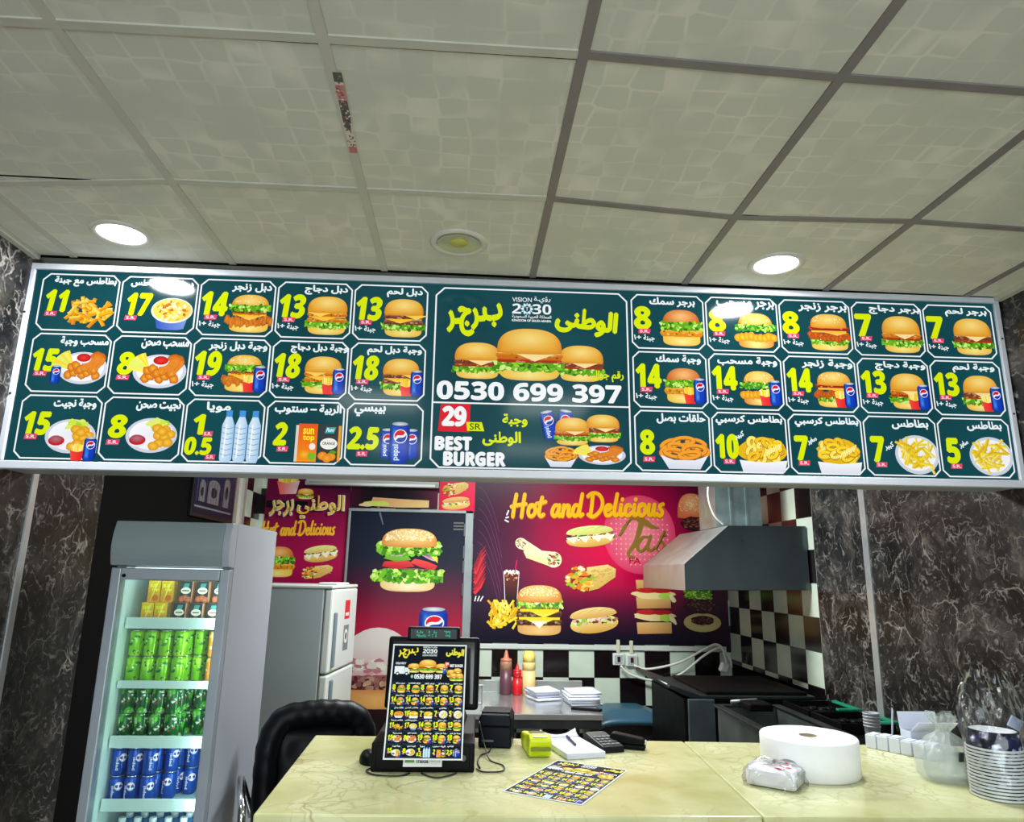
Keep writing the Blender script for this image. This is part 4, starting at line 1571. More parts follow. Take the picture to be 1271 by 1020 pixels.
def deluxe_burger(a):
    bun_bottom(a, -0.5, 0.2, 0.94, (214, 160, 90), (240, 200, 130))
    band(a, -0.24, 0.12, 0.94, (130, 80, 55), (70, 40, 28))
    cheese(a, -0.16, 0.9, (252, 216, 50), drip=0.15, x=0.0)
    a.poly([(-0.18, -0.22), (0.16, -0.22), (0.0, -0.36)], (252, 246, 225))
    band(a, -0.07, 0.12, 0.94, (140, 86, 60), (80, 46, 34))
    cheese(a, 0.0, 0.86, (250, 214, 40), drip=0.15, x=0.1)
    band(a, 0.05, 0.06, 0.8, (220, 70, 60), (170, 40, 40), specks=4)
    lettuce(a, 0.13, 0.2, 1.0, (90, 150, 50))
    a.poly([(-0.22, 0.24), (0.12, 0.24), (-0.06, 0.1)], (252, 250, 230))
    bun_top(a, 0.2, 0.3, 0.98, c=(222, 150, 70), hi=(250, 222, 150), seeds=70)


def cola_glass(a):
    a.poly([(-0.3, 0.36), (0.3, 0.36), (0.24, -0.5), (-0.24, -0.5)], lambda x, y: (32, 10, 16) if y < 0 else (110, 40, 30))
    a.stroke([(-0.32, 0.4), (-0.25, -0.5)], 0.03, (215, 215, 225))
    a.stroke([(0.32, 0.4), (0.25, -0.5)], 0.03, (215, 215, 225))
    for i in range(9):
        a.oval(-0.27 + 0.068 * i, 0.4 + 0.03 * (i % 2), 0.06, 0.06, (246, 240, 226), n=9, jag=0.15)
    for i in range(16):
        a.oval((a.rnd.random() - 0.5) * 0.5, 0.14 + 0.24 * a.rnd.random(), 0.045, 0.04, a.rnd.choice([(170, 90, 60), (210, 160, 120), (90, 30, 24)]), n=7, jag=0.25)
    a.stroke([(0.14, 0.4), (0.22, 0.78)], 0.05, (205, 20, 90))


def fries_heap(a):
    for i in range(int(46 * a.detail)):
        x, y = (a.rnd.random() - 0.5), (a.rnd.random() - 0.5)
        a.push(x * 0.84, y * 0.72, 1, 1, 0.5 * math.pi + (a.rnd.random() - 0.5) * 1.6 if y > 0 else a.rnd.random() * 3)
        c = a.rnd.choice([(252, 224, 50), (240, 196, 30), (255, 240, 120), (226, 170, 20)])
        a.rect(-0.16, -0.035, 0.16, 0.035, mixc(c, (150, 100, 0), 0.3))
        a.rect(-0.15, -0.015, 0.15, 0.033, c)
        a.pop()


def club_stack(a):
    for y in (-0.36, 0.1, 0.42):
        a.poly([(-0.42, y + 0.09), (0.4, y + 0.1), (0.4, y - 0.1), (-0.4, y - 0.12)], lambda x, yy: mixc((230, 190, 120), (190, 130, 70), (y - yy) * 3 + 0.4))
    for y in (-0.12, 0.28):
        a.oval(0.0, y - 0.03, 0.5, 0.09, (236, 214, 150), n=18, jag=0.1)
        a.oval(-0.16, y + 0.04, 0.26, 0.05, (190, 34, 36), n=14)
        a.oval(0.18, y + 0.04, 0.24, 0.05, (170, 26, 30), n=14)
        a.oval(0.3, y - 0.06, 0.16, 0.06, (176, 214, 80), n=12, jag=0.3)
        a.oval(0.44, y - 0.1, 0.1, 0.05, (240, 226, 180), n=10, jag=0.2, rot=-0.7)


def meat_patty(a):
    a.oval(0, 0, 0.5, 0.3, (86, 40, 34), n=20, jag=0.1, edge=(44, 18, 18))
    for i in range(int(46 * a.detail)):
        t = a.rnd.random() * 6.28
        r = math.sqrt(a.rnd.random())
        a.oval(0.46 * r * math.cos(t), 0.26 * r * math.sin(t), 0.04, 0.03, a.rnd.choice([(120, 64, 54), (60, 26, 24), (150, 90, 76), (40, 16, 16)]), n=7, jag=0.4, bump=(i % 5 == 0))


def at_px(a, u, v, w, h, fn, rot=0.0, over=False):
    """one printed food; separate foods share the same ink thickness, only overlapping ones stack"""
    x, z = PX(u, v)
    z0 = a.z
    if over:
        a.z = a.top
    a.push(x, z, w * K, h * K, rot)
    fn(a)
    a.pop()
    a.z = z0


NAVY = (14, 10, 30)


def poster_bg(u, v):
    """crimson glow at upper centre running to plum on the left and near black below"""
    d = math.hypot((u - 0.56) * 1.25, (v - 0.62) * 0.85)
    c = mixc((240, 4, 74), (112, 6, 56), d * 1.9)
    c = mixc(c, (34, 14, 44), max(0, 0.26 - u) * 3.4)
    c = mixc(c, NAVY, max(0, 0.36 - v) * 3.0)
    return mixc(c, (46, 6, 36), max(0, u - 0.8) * 3.2)


# the big panel
t = thing('wall_poster', 'wide crimson fast-food poster covering the back wall beside the range hood', 'poster', (0.06, YB, 1.056))
px0, pz0 = 0.06, 1.056
MB().box(0, -0.006, 0, 2.145, 0, 1.66).build('backing_board', mat('poster_edge', (60, 10, 30), 0.5), t)
a = Art(dz=2.5e-5, detail=1.6, seed=9)
a.push(-px0, -pz0)
a.field(0.06, 1.056, 2.205, 2.716, 44, 36, lambda u, v: poster_bg(u, v * 1.66 / 1.3))
for k in range(7):
    x, z = PX(592, 604 + k * 14)
    a.stroke([(x + q * 0.03, z - 0.009 * q * q - 0.008 * q) for q in range(7 + k % 3)], 0.0035, (104, 52, 98), cap=False)
for k in range(9):
    x, z = PX(590, 738 - k * 4)
    a.stroke([(x, z), (x + 0.05, z + 0.05 + 0.01 * k), (x + 0.09, z + 0.13 + 0.006 * k)], [0.03, 0.018, 0.002], mixc((226, 40, 50), (120, 20, 40), (k % 3) / 2.5), cap=False)
for k in range(3):
    x, z = PX(591 + 3.4 * k, 747)
    a.stroke([(x, z), (x + 0.008 + 0.006 * k, z + 0.035)], 0.009, (240, 240, 245))
for (u, v, du, dv) in ((628, 639, 2, -5), (626, 646, 4, 2), (627, 643, 3, -1)):
    p, q = PX(u, v), PX(u + du, v + dv)
    a.stroke([p, q], 0.012, (245, 245, 250))
# round pink burst with half-hidden script
x, z = PX(796, 660)
a.oval(x, z, 0.31, 0.33, (242, 140, 152), n=36, edge=(222, 60, 104))
a.z += a.dz
for i in range(15):
    for j in range(15):
        dx, dy = (i - 7) * 0.04, (j - 7) * 0.042
        if math.hypot(dx, dy) < 0.27:
            a.oval(x + dx, z + dy, 0.008, 0.008, (244, 160, 168), n=6, bump=False)
a.z += a.dz
SC = (138, 110, 40)
for line, w in (([(770, 662), (777, 652), (780, 644)], [3, 5, 2]), ([(788, 690), (781, 686), (790, 672), (796, 655), (800, 642)], [4, 5, 6, 7, 8]), ([(779, 648), (786, 640), (800, 643), (812, 650), (820, 651)], [2, 4, 8, 6, 2]),
                ([(808, 664), (800, 664), (793, 675), (796, 682), (803, 677), (809, 666)], [3, 4, 5, 4, 3, 2]), ([(810, 662), (806, 676), (809, 681), (815, 676)], [4, 5, 4, 2]), ([(830, 660), (824, 662), (823, 667), (827, 673), (826, 679), (821, 682), (816, 678)], [2, 3, 4, 4, 4, 3, 2]), ([(816, 678), (823, 665), (828, 655)], [2, 2, 2])):
    a.stroke([PX(u + 1, v + 1) for u, v in smooth_line(line)], 0.012, (70, 50, 20), cap=False)
    pts = smooth_line(line)
    n = len(pts)
    ws = [K * (w[min(len(w) - 1, int(i / n * len(w)))]) for i in range(n)]
    a.stroke([PX(u, v) for u, v in pts], ws, SC)
p, q = PX(782, 698), PX(797, 690)
a.text('FA', (p[0], p[1], q[0], q[1]), (196, 20, 70), bold=0.02)
p, q = PX(634, 641), PX(828, 612)
a.push(p[0], p[1], 1, 1, 0.03)
brush_text(a, 'Hot and Delicious', 0, 0, q[0] - p[0], 0.185, (250, 188, 18), (206, 104, 14), w=0.17)
a.pop()
at_px(a, 733, 664, 64, 40, lambda a: sub_roll(a, 'cheese', (226, 240, 150), (214, 214, 110)), 0.1)
at_px(a, 656, 680, 40, 24, lambda a: (a.push(0, 0, -1, 1), shawarma_roll(a), a.pop()), -0.5)
at_px(a, 674, 692, 52, 34, shawarma_roll, -0.14, over=True)
at_px(a, 734, 716, 66, 44, wrap_roll, 0.18)
at_px(a, 635, 727, 30, 38, cola_glass)
at_px(a, 626, 763, 40, 36, fries_heap, over=True)
at_px(a, 670, 757, 57, 60, deluxe_burger, over=True)
at_px(a, 737, 768, 62, 46, lambda a: sub_roll(a, 'mix', (244, 214, 140), (222, 170, 90)), 0.12)
at_px(a, 812, 752, 54, 66, club_stack)
at_px(a, 864, 621, 38, 34, lambda a: bun_top(a, -0.45, 0.9, 1.0, (214, 110, 70), (240, 190, 130), seeds=60))
at_px(a, 868, 645, 38, 30, meat_patty, over=True)
at_px(a, 868, 735, 32, 20, lambda a: lettuce(a, 0, 0.6))
at_px(a, 871, 749, 42, 30, meat_patty, over=True)
at_px(a, 872, 769, 48, 32, lambda a: (a.oval(0, 0, 0.5, 0.36, (236, 224, 170), n=22, edge=(214, 190, 120)), a.oval(0, 0.06, 0.46, 0.24, (220, 196, 130), n=22), a.push(0, 0.08, 0.6, 0.6), meat_patty(a), a.pop()))
a.pop()
a.build('poster_print', M_POSTER, t, loc=(0, -0.0065, 0))

# left panel with the raised sign lettering
t = thing('wall_poster', 'maroon burger poster on the back wall above the white refrigerator', 'poster', (-1.665, YB, 1.2))
MB().box(0, -0.006, 0, 0.69, 0, 1.5).build('backing_board', mat('poster_edge', (60, 10, 30), 0.5), t)
a = Art(dz=2.5e-5, detail=1.4, seed=21)
a.push(1.665, -1.2)
a.field(-1.665, 1.2, -0.975, 2.7, 14, 24, lambda u, v: mixc(mixc((176, 14, 76), (112, 10, 62), abs(v - 0.3) * 2.2 + (1 - u) * 0.2), (24, 10, 30), max(0, v - 0.56) * 5 * max(0.0, u - 0.25)))
at_px(a, 356, 609, 28, 26, lambda a: (a.push(0, 0.1, 1.2, 1), fries_box(a, (230, 230, 240)), a.pop()), 0.05)
at_px(a, 378, 619, 20, 14, lambda a: burger(a, 'beef'), over=True)
p, q = PX(335, 628), PX(362, 622)
a.rect(-1.66, p[1] - 0.06, -1.32, p[1], (18, 10, 16))
p, q = PX(338, 672), PX(417, 656)
a.push(p[0] - 0.06, p[1], 1, 1, 0.035)
brush_text(a, 'Hot and Delicious', 0, 0, q[0] - p[0] + 0.06, 0.11, (248, 186, 40), w=0.15)
a.pop()
at_px(a, 353, 704, 38, 40, lambda a: burger(a, 'fish'))
at_px(a, 402, 693, 42, 30, lambda a: sub_roll(a, 'cheese', (240, 236, 150), (226, 200, 110)), 0.14)
at_px(a, 399, 715, 40, 22, wrap_roll, 0.16)
a.pop()
a.build('poster_print', M_POSTER, t, loc=(0, -0.0065, 0))

# raised acrylic letters of the shop sign
M_ACR = mat('gold_acrylic', (236, 190, 30), 0.3)
M_ACRW = mat('white_acrylic', (240, 240, 235), 0.3)


def raised_word(s, x0, z0, x1, z1, name, label, bold=0.02):
    vs, ts, bb = glyphs(arabic(s), bold)
    kx, kz = (x1 - x0) / (bb[2] - bb[0]), (z1 - z0) / (bb[3] - bb[1])
    t = thing(name, label, 'sign', (x0, YB - 0.007, z0))
    for (nm, m, bo, y0, y1) in (('letter_body', M_ACRW, bold + 0.018, 0.0, -0.03), ('letter_face', M_ACR, bold - 0.012, -0.03, -0.036)):
        v2, t2, b2 = glyphs(arabic(s), bo)
        pts = [((p[0] - bb[0]) * kx, (p[1] - bb[1]) * kz) for p in v2]
        n = len(pts)
        mb = MB()
        V = [(p[0], y1, p[1]) for p in pts] + [(p[0], y0, p[1]) for p in pts]
        edges = {}
        for tr in t2:
            for i in range(3):
                e = (tr[i], tr[(i + 1) % 3])
                edges[e] = edges.get(e, 0) + 1
        F = [tuple(tr) for tr in t2] + [(n + tr[0], n + tr[2], n + tr[1]) for tr in t2]
        for e in edges:
            if (e[1], e[0]) not in edges:
                F.append((e[1], e[0], n + e[0], n + e[1]))
        mb.add(V, F)
        mb.build(nm, m, t)


p0, p1 = PX(337, 648), PX(365, 622)
raised_word('برجر', p0[0], p0[1], p1[0], p1[1] - 0.03, 'sign_lettering', 'gold and white raised Arabic word at the left of the maroon poster')
p0, p1 = PX(370, 650), PX(427, 617)
raised_word('الوطني', p0[0], p0[1], p1[0], p1[1] - 0.02, 'sign_lettering', 'gold and white raised Arabic word, the longer one nearer the door')

# strip over the door
t = thing('wall_poster', 'narrow dark poster strip with a long sandwich above the door', 'poster', (-0.972, YB, 2.118))
MB().box(0, -0.006, 0, 0.725, 0, 0.58).build('backing_board', mat('poster_edge', (60, 10, 30), 0.5), t)
a = Art(dz=2.5e-5, detail=1.3, seed=33)
a.field(0, 0, 0.725, 0.58, 16, 10, lambda u, v: mixc((96, 10, 52), (14, 8, 16), 1.6 * (1 - abs(u - 0.45) * 1.6) - 0.1 + (0.2 - v) * 0.5))
a.push(0.4, 0.03, 0.6, 0.14)
a.poly([(-0.36, 0.42), (0.08, 0.34), (0.42, 0.3), (0.42, -0.12), (0.0, -0.16), (-0.4, -0.1)], lambda x, y: mixc((206, 150, 110), (230, 206, 130), 0.4 + x - y * 0.3))
a.oval(-0.3, 0.05, 0.16, 0.14, (190, 214, 90), n=12, jag=0.3)
a.oval(-0.46, -0.05, 0.1, 0.1, (222, 196, 150), n=10, jag=0.2)
a.pop()
a.build('poster_print', M_POSTER, t, loc=(0, -0.0065, 0))
t = thing('wall_poster', 'small bright red sandwich poster at the upper right corner of the door', 'poster', (-0.236, YB - 0.008, 2.105))
MB().box(0, -0.006, 0, 0.3, 0, 0.32).build('backing_board', mat('poster_edge', (60, 10, 30), 0.5), t)
a = Art(dz=2.5e-5, detail=1.3, seed=35)
a.push(0.236, -2.105)
a.field(-0.236, 2.105, 0.064, 2.425, 4, 4, lambda u, v: mixc((214, 16, 62), (236, 8, 74), u))
at_px(a, 563, 607, 34, 22, wrap_roll, 0.2)
at_px(a, 564, 626, 36, 24, lambda a: sub_roll(a, 'mix', (240, 196, 120), (214, 150, 80)), 0.12)
a.pop()
a.build('poster_print', M_POSTER, t, loc=(0, -0.0065, 0))

# the kitchen door with a printed skin
door = thing('door_1', 'door covered by a tall dark print of one sesame burger', 'door', (-0.955, YB, 0.0))
door['kind'] = 'structure'
MB().box(0, -0.03, 0, 0.945, 0, 2.085).build('door_leaf', mat('door_leaf', (40, 44, 52), 0.5), door)
f = MB()
f.box(0.945, -0.05, 0, 1.012, 0, 2.11)
f.box(-0.02, -0.045, 0, 0.0, 0, 2.11)
f.box(-0.02, -0.05, 2.085, 1.012, 0, 2.11)
f.build('door_frame', mat('dull_aluminium', (142, 150, 152), 0.45, 0.3, noise=0.12, nscale=6), door, bevel=0.004)
for z in (1.9, 1.72, 1.6, 1.42):
    MB().box(0.935, -0.056, z, 0.95, -0.03, z + 0.1).build('hinge', mat('hinge_metal', (90, 94, 98), 0.4, 0.7), door)
a = Art(dz=2.5e-5, detail=1.8, seed=41)


def door_bg(u, v):
    z = v * 2.085
    c = (17, 26, 46)
    if z < 1.72:
        c = mixc(c, (172, 26, 62), (1.72 - z) / 0.55)
    if z < 1.06:
        c = mixc(c, (92, 8, 36), min(1, (1.06 - z) / 0.08))
    if z < 0.95:
        c = mixc((92, 8, 36), (20, 6, 12), (0.95 - z) / 0.5)
    return mixc(c, (20, 12, 24), max(0, 0.1 - u) * 2)


a.field(0, 0, 0.945, 2.085, 12, 60, door_bg)
a.push(0.955, 0)
for k in range(3):
    p = PX(562, 651 + 4 * k)
    a.rect(p[0], p[1] - 0.008, p[0] + 0.085, p[1] + 0.004, (110, 106, 104))
a.poly([PX(467, 633), PX(470, 633), PX(476, 655), PX(475, 656)], (110, 112, 116))
at_px(a, 509, 697, 78, 80, big_burger)
# pale faded burger behind
x, z = PX(478, 835)
pale = (206, 190, 176)
a.push(x, z, 98 * K, 108 * K)
a.star([(-0.5, 0.0)] + [(0.5 * math.cos(math.pi - math.pi * k / 16), 0.5 * math.sin(math.pi * k / 16)) for k in range(1, 16)] + [(0.5, 0.0), (0.45, -0.06), (-0.45, -0.06)], lambda u, v: mixc((214, 208, 204), (196, 130, 140), 0.6 - v * 0.9), ctr=(0, 0.2))
for i in range(60):
    a.oval((a.rnd.random() - 0.5) * 0.9, 0.02 + 0.12 * a.rnd.random(), 0.06, 0.03, a.rnd.choice([(206, 196, 190), (190, 150, 150), (214, 214, 200), (176, 110, 124)]), n=8, jag=0.4, bump=(i % 5 == 0))
band(a, -0.09, 0.16, 1.0, (150, 80, 92), (96, 46, 56), specks=40)
bun_bottom(a, -0.36, 0.2, 0.98, (196, 128, 80), (222, 170, 96))
a.poly([(0.28, -0.16), (0.5, -0.14), (0.46, -0.32), (0.3, -0.26)], (232, 196, 40))
a.pop()
x, z = PX(542, 783)
a.push(x, z, 70 * K, 54 * K)
can(a)
a.pop()
a.pop()
a.build('door_print', M_POSTER, door, loc=(0, -0.0305, 0))

# dark framed picture on the left wall
t = thing('wall_picture', 'dark navy picture of pale arches on the left wall above the cooler', 'picture', (XL, 4.46, 1.915))
MB().box(0, 0, 0, 0.02, 0.79, 0.4).build('picture_frame', mat('black_frame', (12, 12, 16), 0.4), t, bevel=0.003)
a = Art(dz=2.5e-5, seed=50)
a.field(0.02, 0.02, 0.77, 0.38, 4, 6, lambda u, v: mixc((8, 10, 40), (16, 22, 70), v))
for (x0, w, h) in ((0.1, 0.1, 0.1), (0.25, 0.22, 0.12), (0.55, 0.12, 0.16)):
    pts = [(x0, 0.1), (x0 + w, 0.1), (x0 + w, 0.1 + h)] + [(x0 + w / 2 + w / 2 * math.cos(math.pi * k / 8), 0.1 + h + 0.04 * math.sin(math.pi * k / 8)) for k in range(1, 8)] + [(x0, 0.1 + h)]
    a.poly(pts, (110, 108, 112))
    a.oval(x0 + w / 2, 0.1 + h * 0.62, w * 0.26, h * 0.3, (16, 16, 40), n=14)
a.rect(0.04, 0.06, 0.74, 0.072, (110, 112, 120))
for k in range(14):
    a.rect(0.06 + 0.05 * k, 0.1, 0.07 + 0.05 * k, 0.2 + 0.05 * a.rnd.random(), (70, 70, 86))
a.build('picture_print', M_POSTER, t, loc=(0.0205, 0, 0), rot=(math.pi / 2, 0, math.pi / 2))
# ------------------------------------------------------------------ kitchen
# tube light on the back wall
t = thing('tube_light', 'long grey unlit tube light fixed high on the back wall over the door', 'light fixture', (-1.34, YB - 0.01, 2.292))
MB().box(0, -0.05, 0, 1.1, 0, 0.05).build('housing', mat('grey_housing', (176, 180, 178), 0.5), t, bevel=0.004)
MB().lathe([(0.013, 0.03), (0.013, 1.07)], (0, -0.062, 0.012), n=14, axis='x').build('tube', mat('tube_glass', (232, 236, 236), 0.3), t)
for x in (0.0, 1.07):
    MB().box(x, -0.078, -0.004, x + 0.03, -0.05, 0.03).build('end_cap', mat('cap_plastic', (150, 152, 150), 0.5), t, bevel=0.003)

# range hood on the right wall
t = thing('range_hood', 'big stainless range hood with slanted front on the right tiled wall', 'range hood', (XR, 4.5, 1.52))
hx = lambda x: x - XR
prof = [(hx(1.392), 0.0), (hx(1.392), 0.165), (hx(1.69), 0.412), (hx(2.205), 0.42), (hx(2.205), 0.015)]
inner = [(hx(2.18), 0.015), (hx(2.18), 0.395), (hx(1.70), 0.388), (hx(1.42), 0.15), (hx(1.42), 0.0)]
h = MB()
h.prism(prof + inner, 'y', 0.0, 1.06)
h.build('hood_shell', M_STEEL, t, bevel=0.003)
e = MB().prism(prof, 'y', -0.004, 0.0)
e.build('end_panel', mat('dull_end_steel', (78, 86, 88), 0.3, 0.9, noise=0.12, nscale=5), t, bevel=0.002)
MB().prism(prof, 'y', 1.06, 1.064).build('end_panel', _mats['dull_end_steel'], t, bevel=0.002)
for k in range(3):
    MB().prism([(hx(1.45), 0.16), (hx(1.72), 0.37), (hx(1.74), 0.35), (hx(1.47), 0.14)], 'y', 0.04 + 0.34 * k, 0.34 + 0.34 * k).build('grease_filter', M_DARKSTEEL, t)
d = MB().box(hx(1.69), 0.22, 0.415, hx(2.01), 0.56, CEIL - 1.52)
d.build('duct', M_GALV, t)
for x in (1.79, 1.9):
    MB().box(hx(x), 0.212, 0.43, hx(x) + 0.012, 0.22, CEIL - 1.521).build('duct_seam', M_GALV, t)
# white cord looping down beside the duct
pts = [(1.72, 4.62, 2.55), (1.645, 4.6, 2.36), (1.60, 4.58, 2.2), (1.59, 4.56, 2.1), (1.62, 4.55, 2.0), (1.68, 4.56, 1.945)]
o = MB().tube(smooth_line(pts, 6), 0.0065, 8).build('hood_cable', mat('white_cord', (232, 232, 226), 0.4))
tag(o, 'white cord looping down in front of the hood duct', 'cord')

# wall sockets and their cords
M_SOCK = mat('white_socket', (228, 232, 230), 0.35)
socks = [(1.268, 0.944, 'left white wall socket of the pair under the big poster'), (1.376, 0.938, 'right white wall socket of the pair under the big poster')]
for i, (x, z, lab) in enumerate(socks):
    t = thing('wall_socket', lab, 'socket', (x, YB, z), 0, 'pair of wall sockets')
    MB().box(-0.046, -0.03, -0.046, 0.046, 0, 0.046).build('socket_box', M_SOCK, t, bevel=0.006)
    MB().box(-0.034, -0.034, -0.034, 0.034, -0.03, 0.034).build('socket_face', mat('grey_socket', (176, 186, 186), 0.35), t, bevel=0.003)
    MB().box(-0.012, -0.042, -0.018, 0.012, -0.034, 0.022).build('rocker_switch', mat('dark_red_switch', (56, 12, 14), 0.4), t, bevel=0.003)
    MB().box(-0.014, -0.03, 0.046, 0.014, -0.004, 0.15).build('cable_conduit', mat('ivory_conduit', (208, 206, 176), 0.5), t, bevel=0.005)
pts = [(1.39, YB - 0.045, 0.90), (1.5, YB - 0.06, 0.875), (1.75, YB - 0.08, 0.93), (1.98, YB - 0.1, 1.05), (2.06, YB - 0.12, 1.075), (2.12, YB - 0.13, 1.02), (2.15, YB - 0.15, 0.96), (2.155, YB - 0.15, 0.905)]
o = MB().tube(smooth_line(pts, 6), 0.0095, 8).build('extension_cord', _mats['white_cord'])
tag(o, 'white cord running from the right wall socket over to the fryer corner', 'cord')
pts = [(1.28, YB - 0.045, 0.895), (1.36, YB - 0.05, 0.83), (1.55, YB - 0.06, 0.79), (1.75, YB - 0.09, 0.84), (1.95, YB - 0.11, 0.99), (2.07, YB - 0.14, 1.055), (2.10, YB - 0.16, 1.0), (2.105, YB - 0.17, 0.935)]
o = MB().tube(smooth_line(pts, 6), 0.0095, 8).build('extension_cord', _mats['white_cord'])
tag(o, 'white cord hanging lower from the left wall socket', 'cord')
o = MB().box(-0.035, -0.022, -0.075, 0.035, 0.022, 0.0).build('power_plug', _mats['white_socket'], None, bevel=0.012, loc=(2.09, YB - 0.2, 0.945), rot=(0.1, 0.35, 0.2))
tag(o, 'white plug dangling at the end of the wall cords', 'plug')

# steel preparation table
t = thing('prep_table', 'stainless steel work table with backsplash at the back wall', 'table', (-0.08, 4.86, 0.0))
TW, TD = 1.01, 0.86
MB().box(0, 0, 0.685, TW, TD, 0.72).build('table_top', mat('bright_steel', (190, 194, 194), 0.2, 0.7, noise=0.06, nscale=6), t, bevel=0.004)
MB().box(0, TD - 0.02, 0.7205, TW, TD, 0.81).build('backsplash', M_STEEL, t, bevel=0.003)
MB().box(0.01, 0.005, 0.63, TW - 0.01, 0.02, 0.685).build('apron', M_DARKSTEEL, t)
for (x, y) in ((0.03, 0.03), (TW - 0.07, 0.03), (0.03, TD - 0.07), (TW - 0.07, TD - 0.07)):
    MB().box(x, y, 0, x + 0.042, y + 0.042, 0.684).build('leg', M_DARKSTEEL, t, bevel=0.003)
MB().box(0.04, 0.04, 0.2, TW - 0.04, TD - 0.04, 0.22).build('lower_shelf', M_DARKSTEEL, t)


def bottle(name, label, x, y, h, r, cols, cap, nozzle=True, fill=0.55):
    t = thing(name, label, 'bottle', (x, y, 0.7205), 0, 'squeeze bottles on the steel table')
    bm_ = MB()
    prof = [(r * 0.92, 0.0), (r, 0.01), (r, h * fill)]
    bm_.lathe(prof, n=24, m=0)
    bm_.lathe([(r, h * fill), (r, h * 0.7), (r * 0.93, h * 0.75)], n=24, m=1)
    bm_.build('bottle_body', [cols[0], cols[1]], t)
    if nozzle:
        MB().lathe([(r * 0.95, h * 0.745), (r * 0.95, h * 0.8), (r * 0.45, h * 0.83), (r * 0.28, h * 0.95), (r * 0.16, h)], n=20).build('nozzle_cap', cap, t)
    else:
        MB().lathe([(r * 0.96, h * 0.745), (r * 0.96, h * 0.9), (r * 0.8, h * 0.93), (r * 0.62, h)], n=20).build('screw_cap', cap, t)


bottle('sauce_bottle', 'tall brown sauce bottle with a purple lower half on the steel table', 0.335, 5.62, 0.315, 0.044, (mat('purple_sauce', (96, 56, 70), 0.35), mat('brown_plastic', (168, 124, 96), 0.4)), mat('salmon_cap', (206, 120, 96), 0.4))
bottle('sauce_bottle', 'small red ketchup squeeze bottle between two taller bottles', 0.42, 5.6, 0.22, 0.034, (mat('red_plastic', (206, 16, 30), 0.3), _mats['red_plastic'] if 'red_plastic' in _mats else mat('red_plastic', (206, 16, 30), 0.3)), mat('red_cap', (216, 30, 40), 0.35))
bottle('sauce_bottle', 'tall pale yellow mayonnaise bottle on the steel table', 0.51, 5.63, 0.31, 0.05, (mat('cream_plastic', (232, 206, 140), 0.4), mat('cream_plastic_light', (240, 216, 140), 0.4)), mat('yellow_cap', (238, 214, 110), 0.4), nozzle=False)


def napkins(label, x, y, rz, n, w=0.2, d=0.2):
    t = thing('napkin_stack', label, 'napkins', (x, y, 0.7205), rz, 'folded napkin stacks on the steel table')
    rr = random.Random(label)
    for k in range(n):
        mb = MB()
        th = 0.018
        ox, oy = (rr.random() - 0.5) * 0.02, (rr.random() - 0.5) * 0.03
        q = (rr.random() - 0.5) * 0.16

        def fn(u, v, k=k, q=q, ox=ox, oy=oy):
            x, y = (u - 0.5) * w, (v - 0.5) * d
            return (x * math.cos(q) - y * math.sin(q) + ox, x * math.sin(q) + y * math.cos(q) + oy, th * (k + 1) + 0.003 + 0.003 * math.sin(u * 5 + k) * v - 0.003)
        mb.sheet(fn, 5, 5, th * 0.74)
        mb.build('folded_napkin', mat('napkin_paper', (228, 232, 246), 0.8), t)


napkins('left stack of folded white napkins beside the sauce bottles', 0.595, 5.44, 0.3, 4, 0.19, 0.22)
napkins('right stack of folded white napkins at the table corner', 0.85, 5.25, 0.08, 5, 0.22, 0.24)
o = MB().prism([(-0.09, -0.012), (0.02, -0.02), (0.11, -0.035), (0.12, 0.0), (0.05, 0.022), (-0.09, 0.016)], 'z', 0, 0.016).build('black_tongs', M_BLACKSTEEL, None, bevel=0.004, loc=(0.83, 5.0, 0.7205), rot=(0, 0, -0.3))
o.name = 'serving_tongs'
tag(o, 'black tongs lying at the front right corner of the steel table', 'tongs')
t = thing('steel_container', 'small steel food container at the left of the steel table', 'container', (0.06, 5.3, 0.7205))
MB().box(-0.09, -0.1, 0, 0.09, 0.1, 0.12).build('pan', M_STEEL, t, bevel=0.01)
MB().box(-0.1, -0.11, 0.12, 0.1, 0.11, 0.13).build('lid', M_STEEL, t, bevel=0.003)

# bin with a blue-grey lid
t = thing('trash_bin', 'black bin with a wide blue-grey lid beside the steel table', 'bin', (1.25, 5.64, 0.0))
b = MB()
b.prism([(-0.2, 0), (0.2, 0), (0.25, 0.585), (-0.25, 0.585)], 'y', -0.23, 0.23)
b.build('bin_body', mat('black_plastic', (16, 18, 20), 0.45), t, bevel=0.02)


def lidfn(u, v):
    x, y = (u - 0.5) * 0.57, (v - 0.5) * 0.54
    return (x, y, 0.63 - 0.9 * abs(u - 0.5) ** 4 - 0.7 * abs(v - 0.5) ** 4 + (0.012 if 0.25 < u < 0.75 and 0.2 < v < 0.8 else 0))


MB().sheet(lidfn, 14, 14, 0.03).build('bin_lid', mat('blue_grey_plastic', (44, 86, 108), 0.35), t)

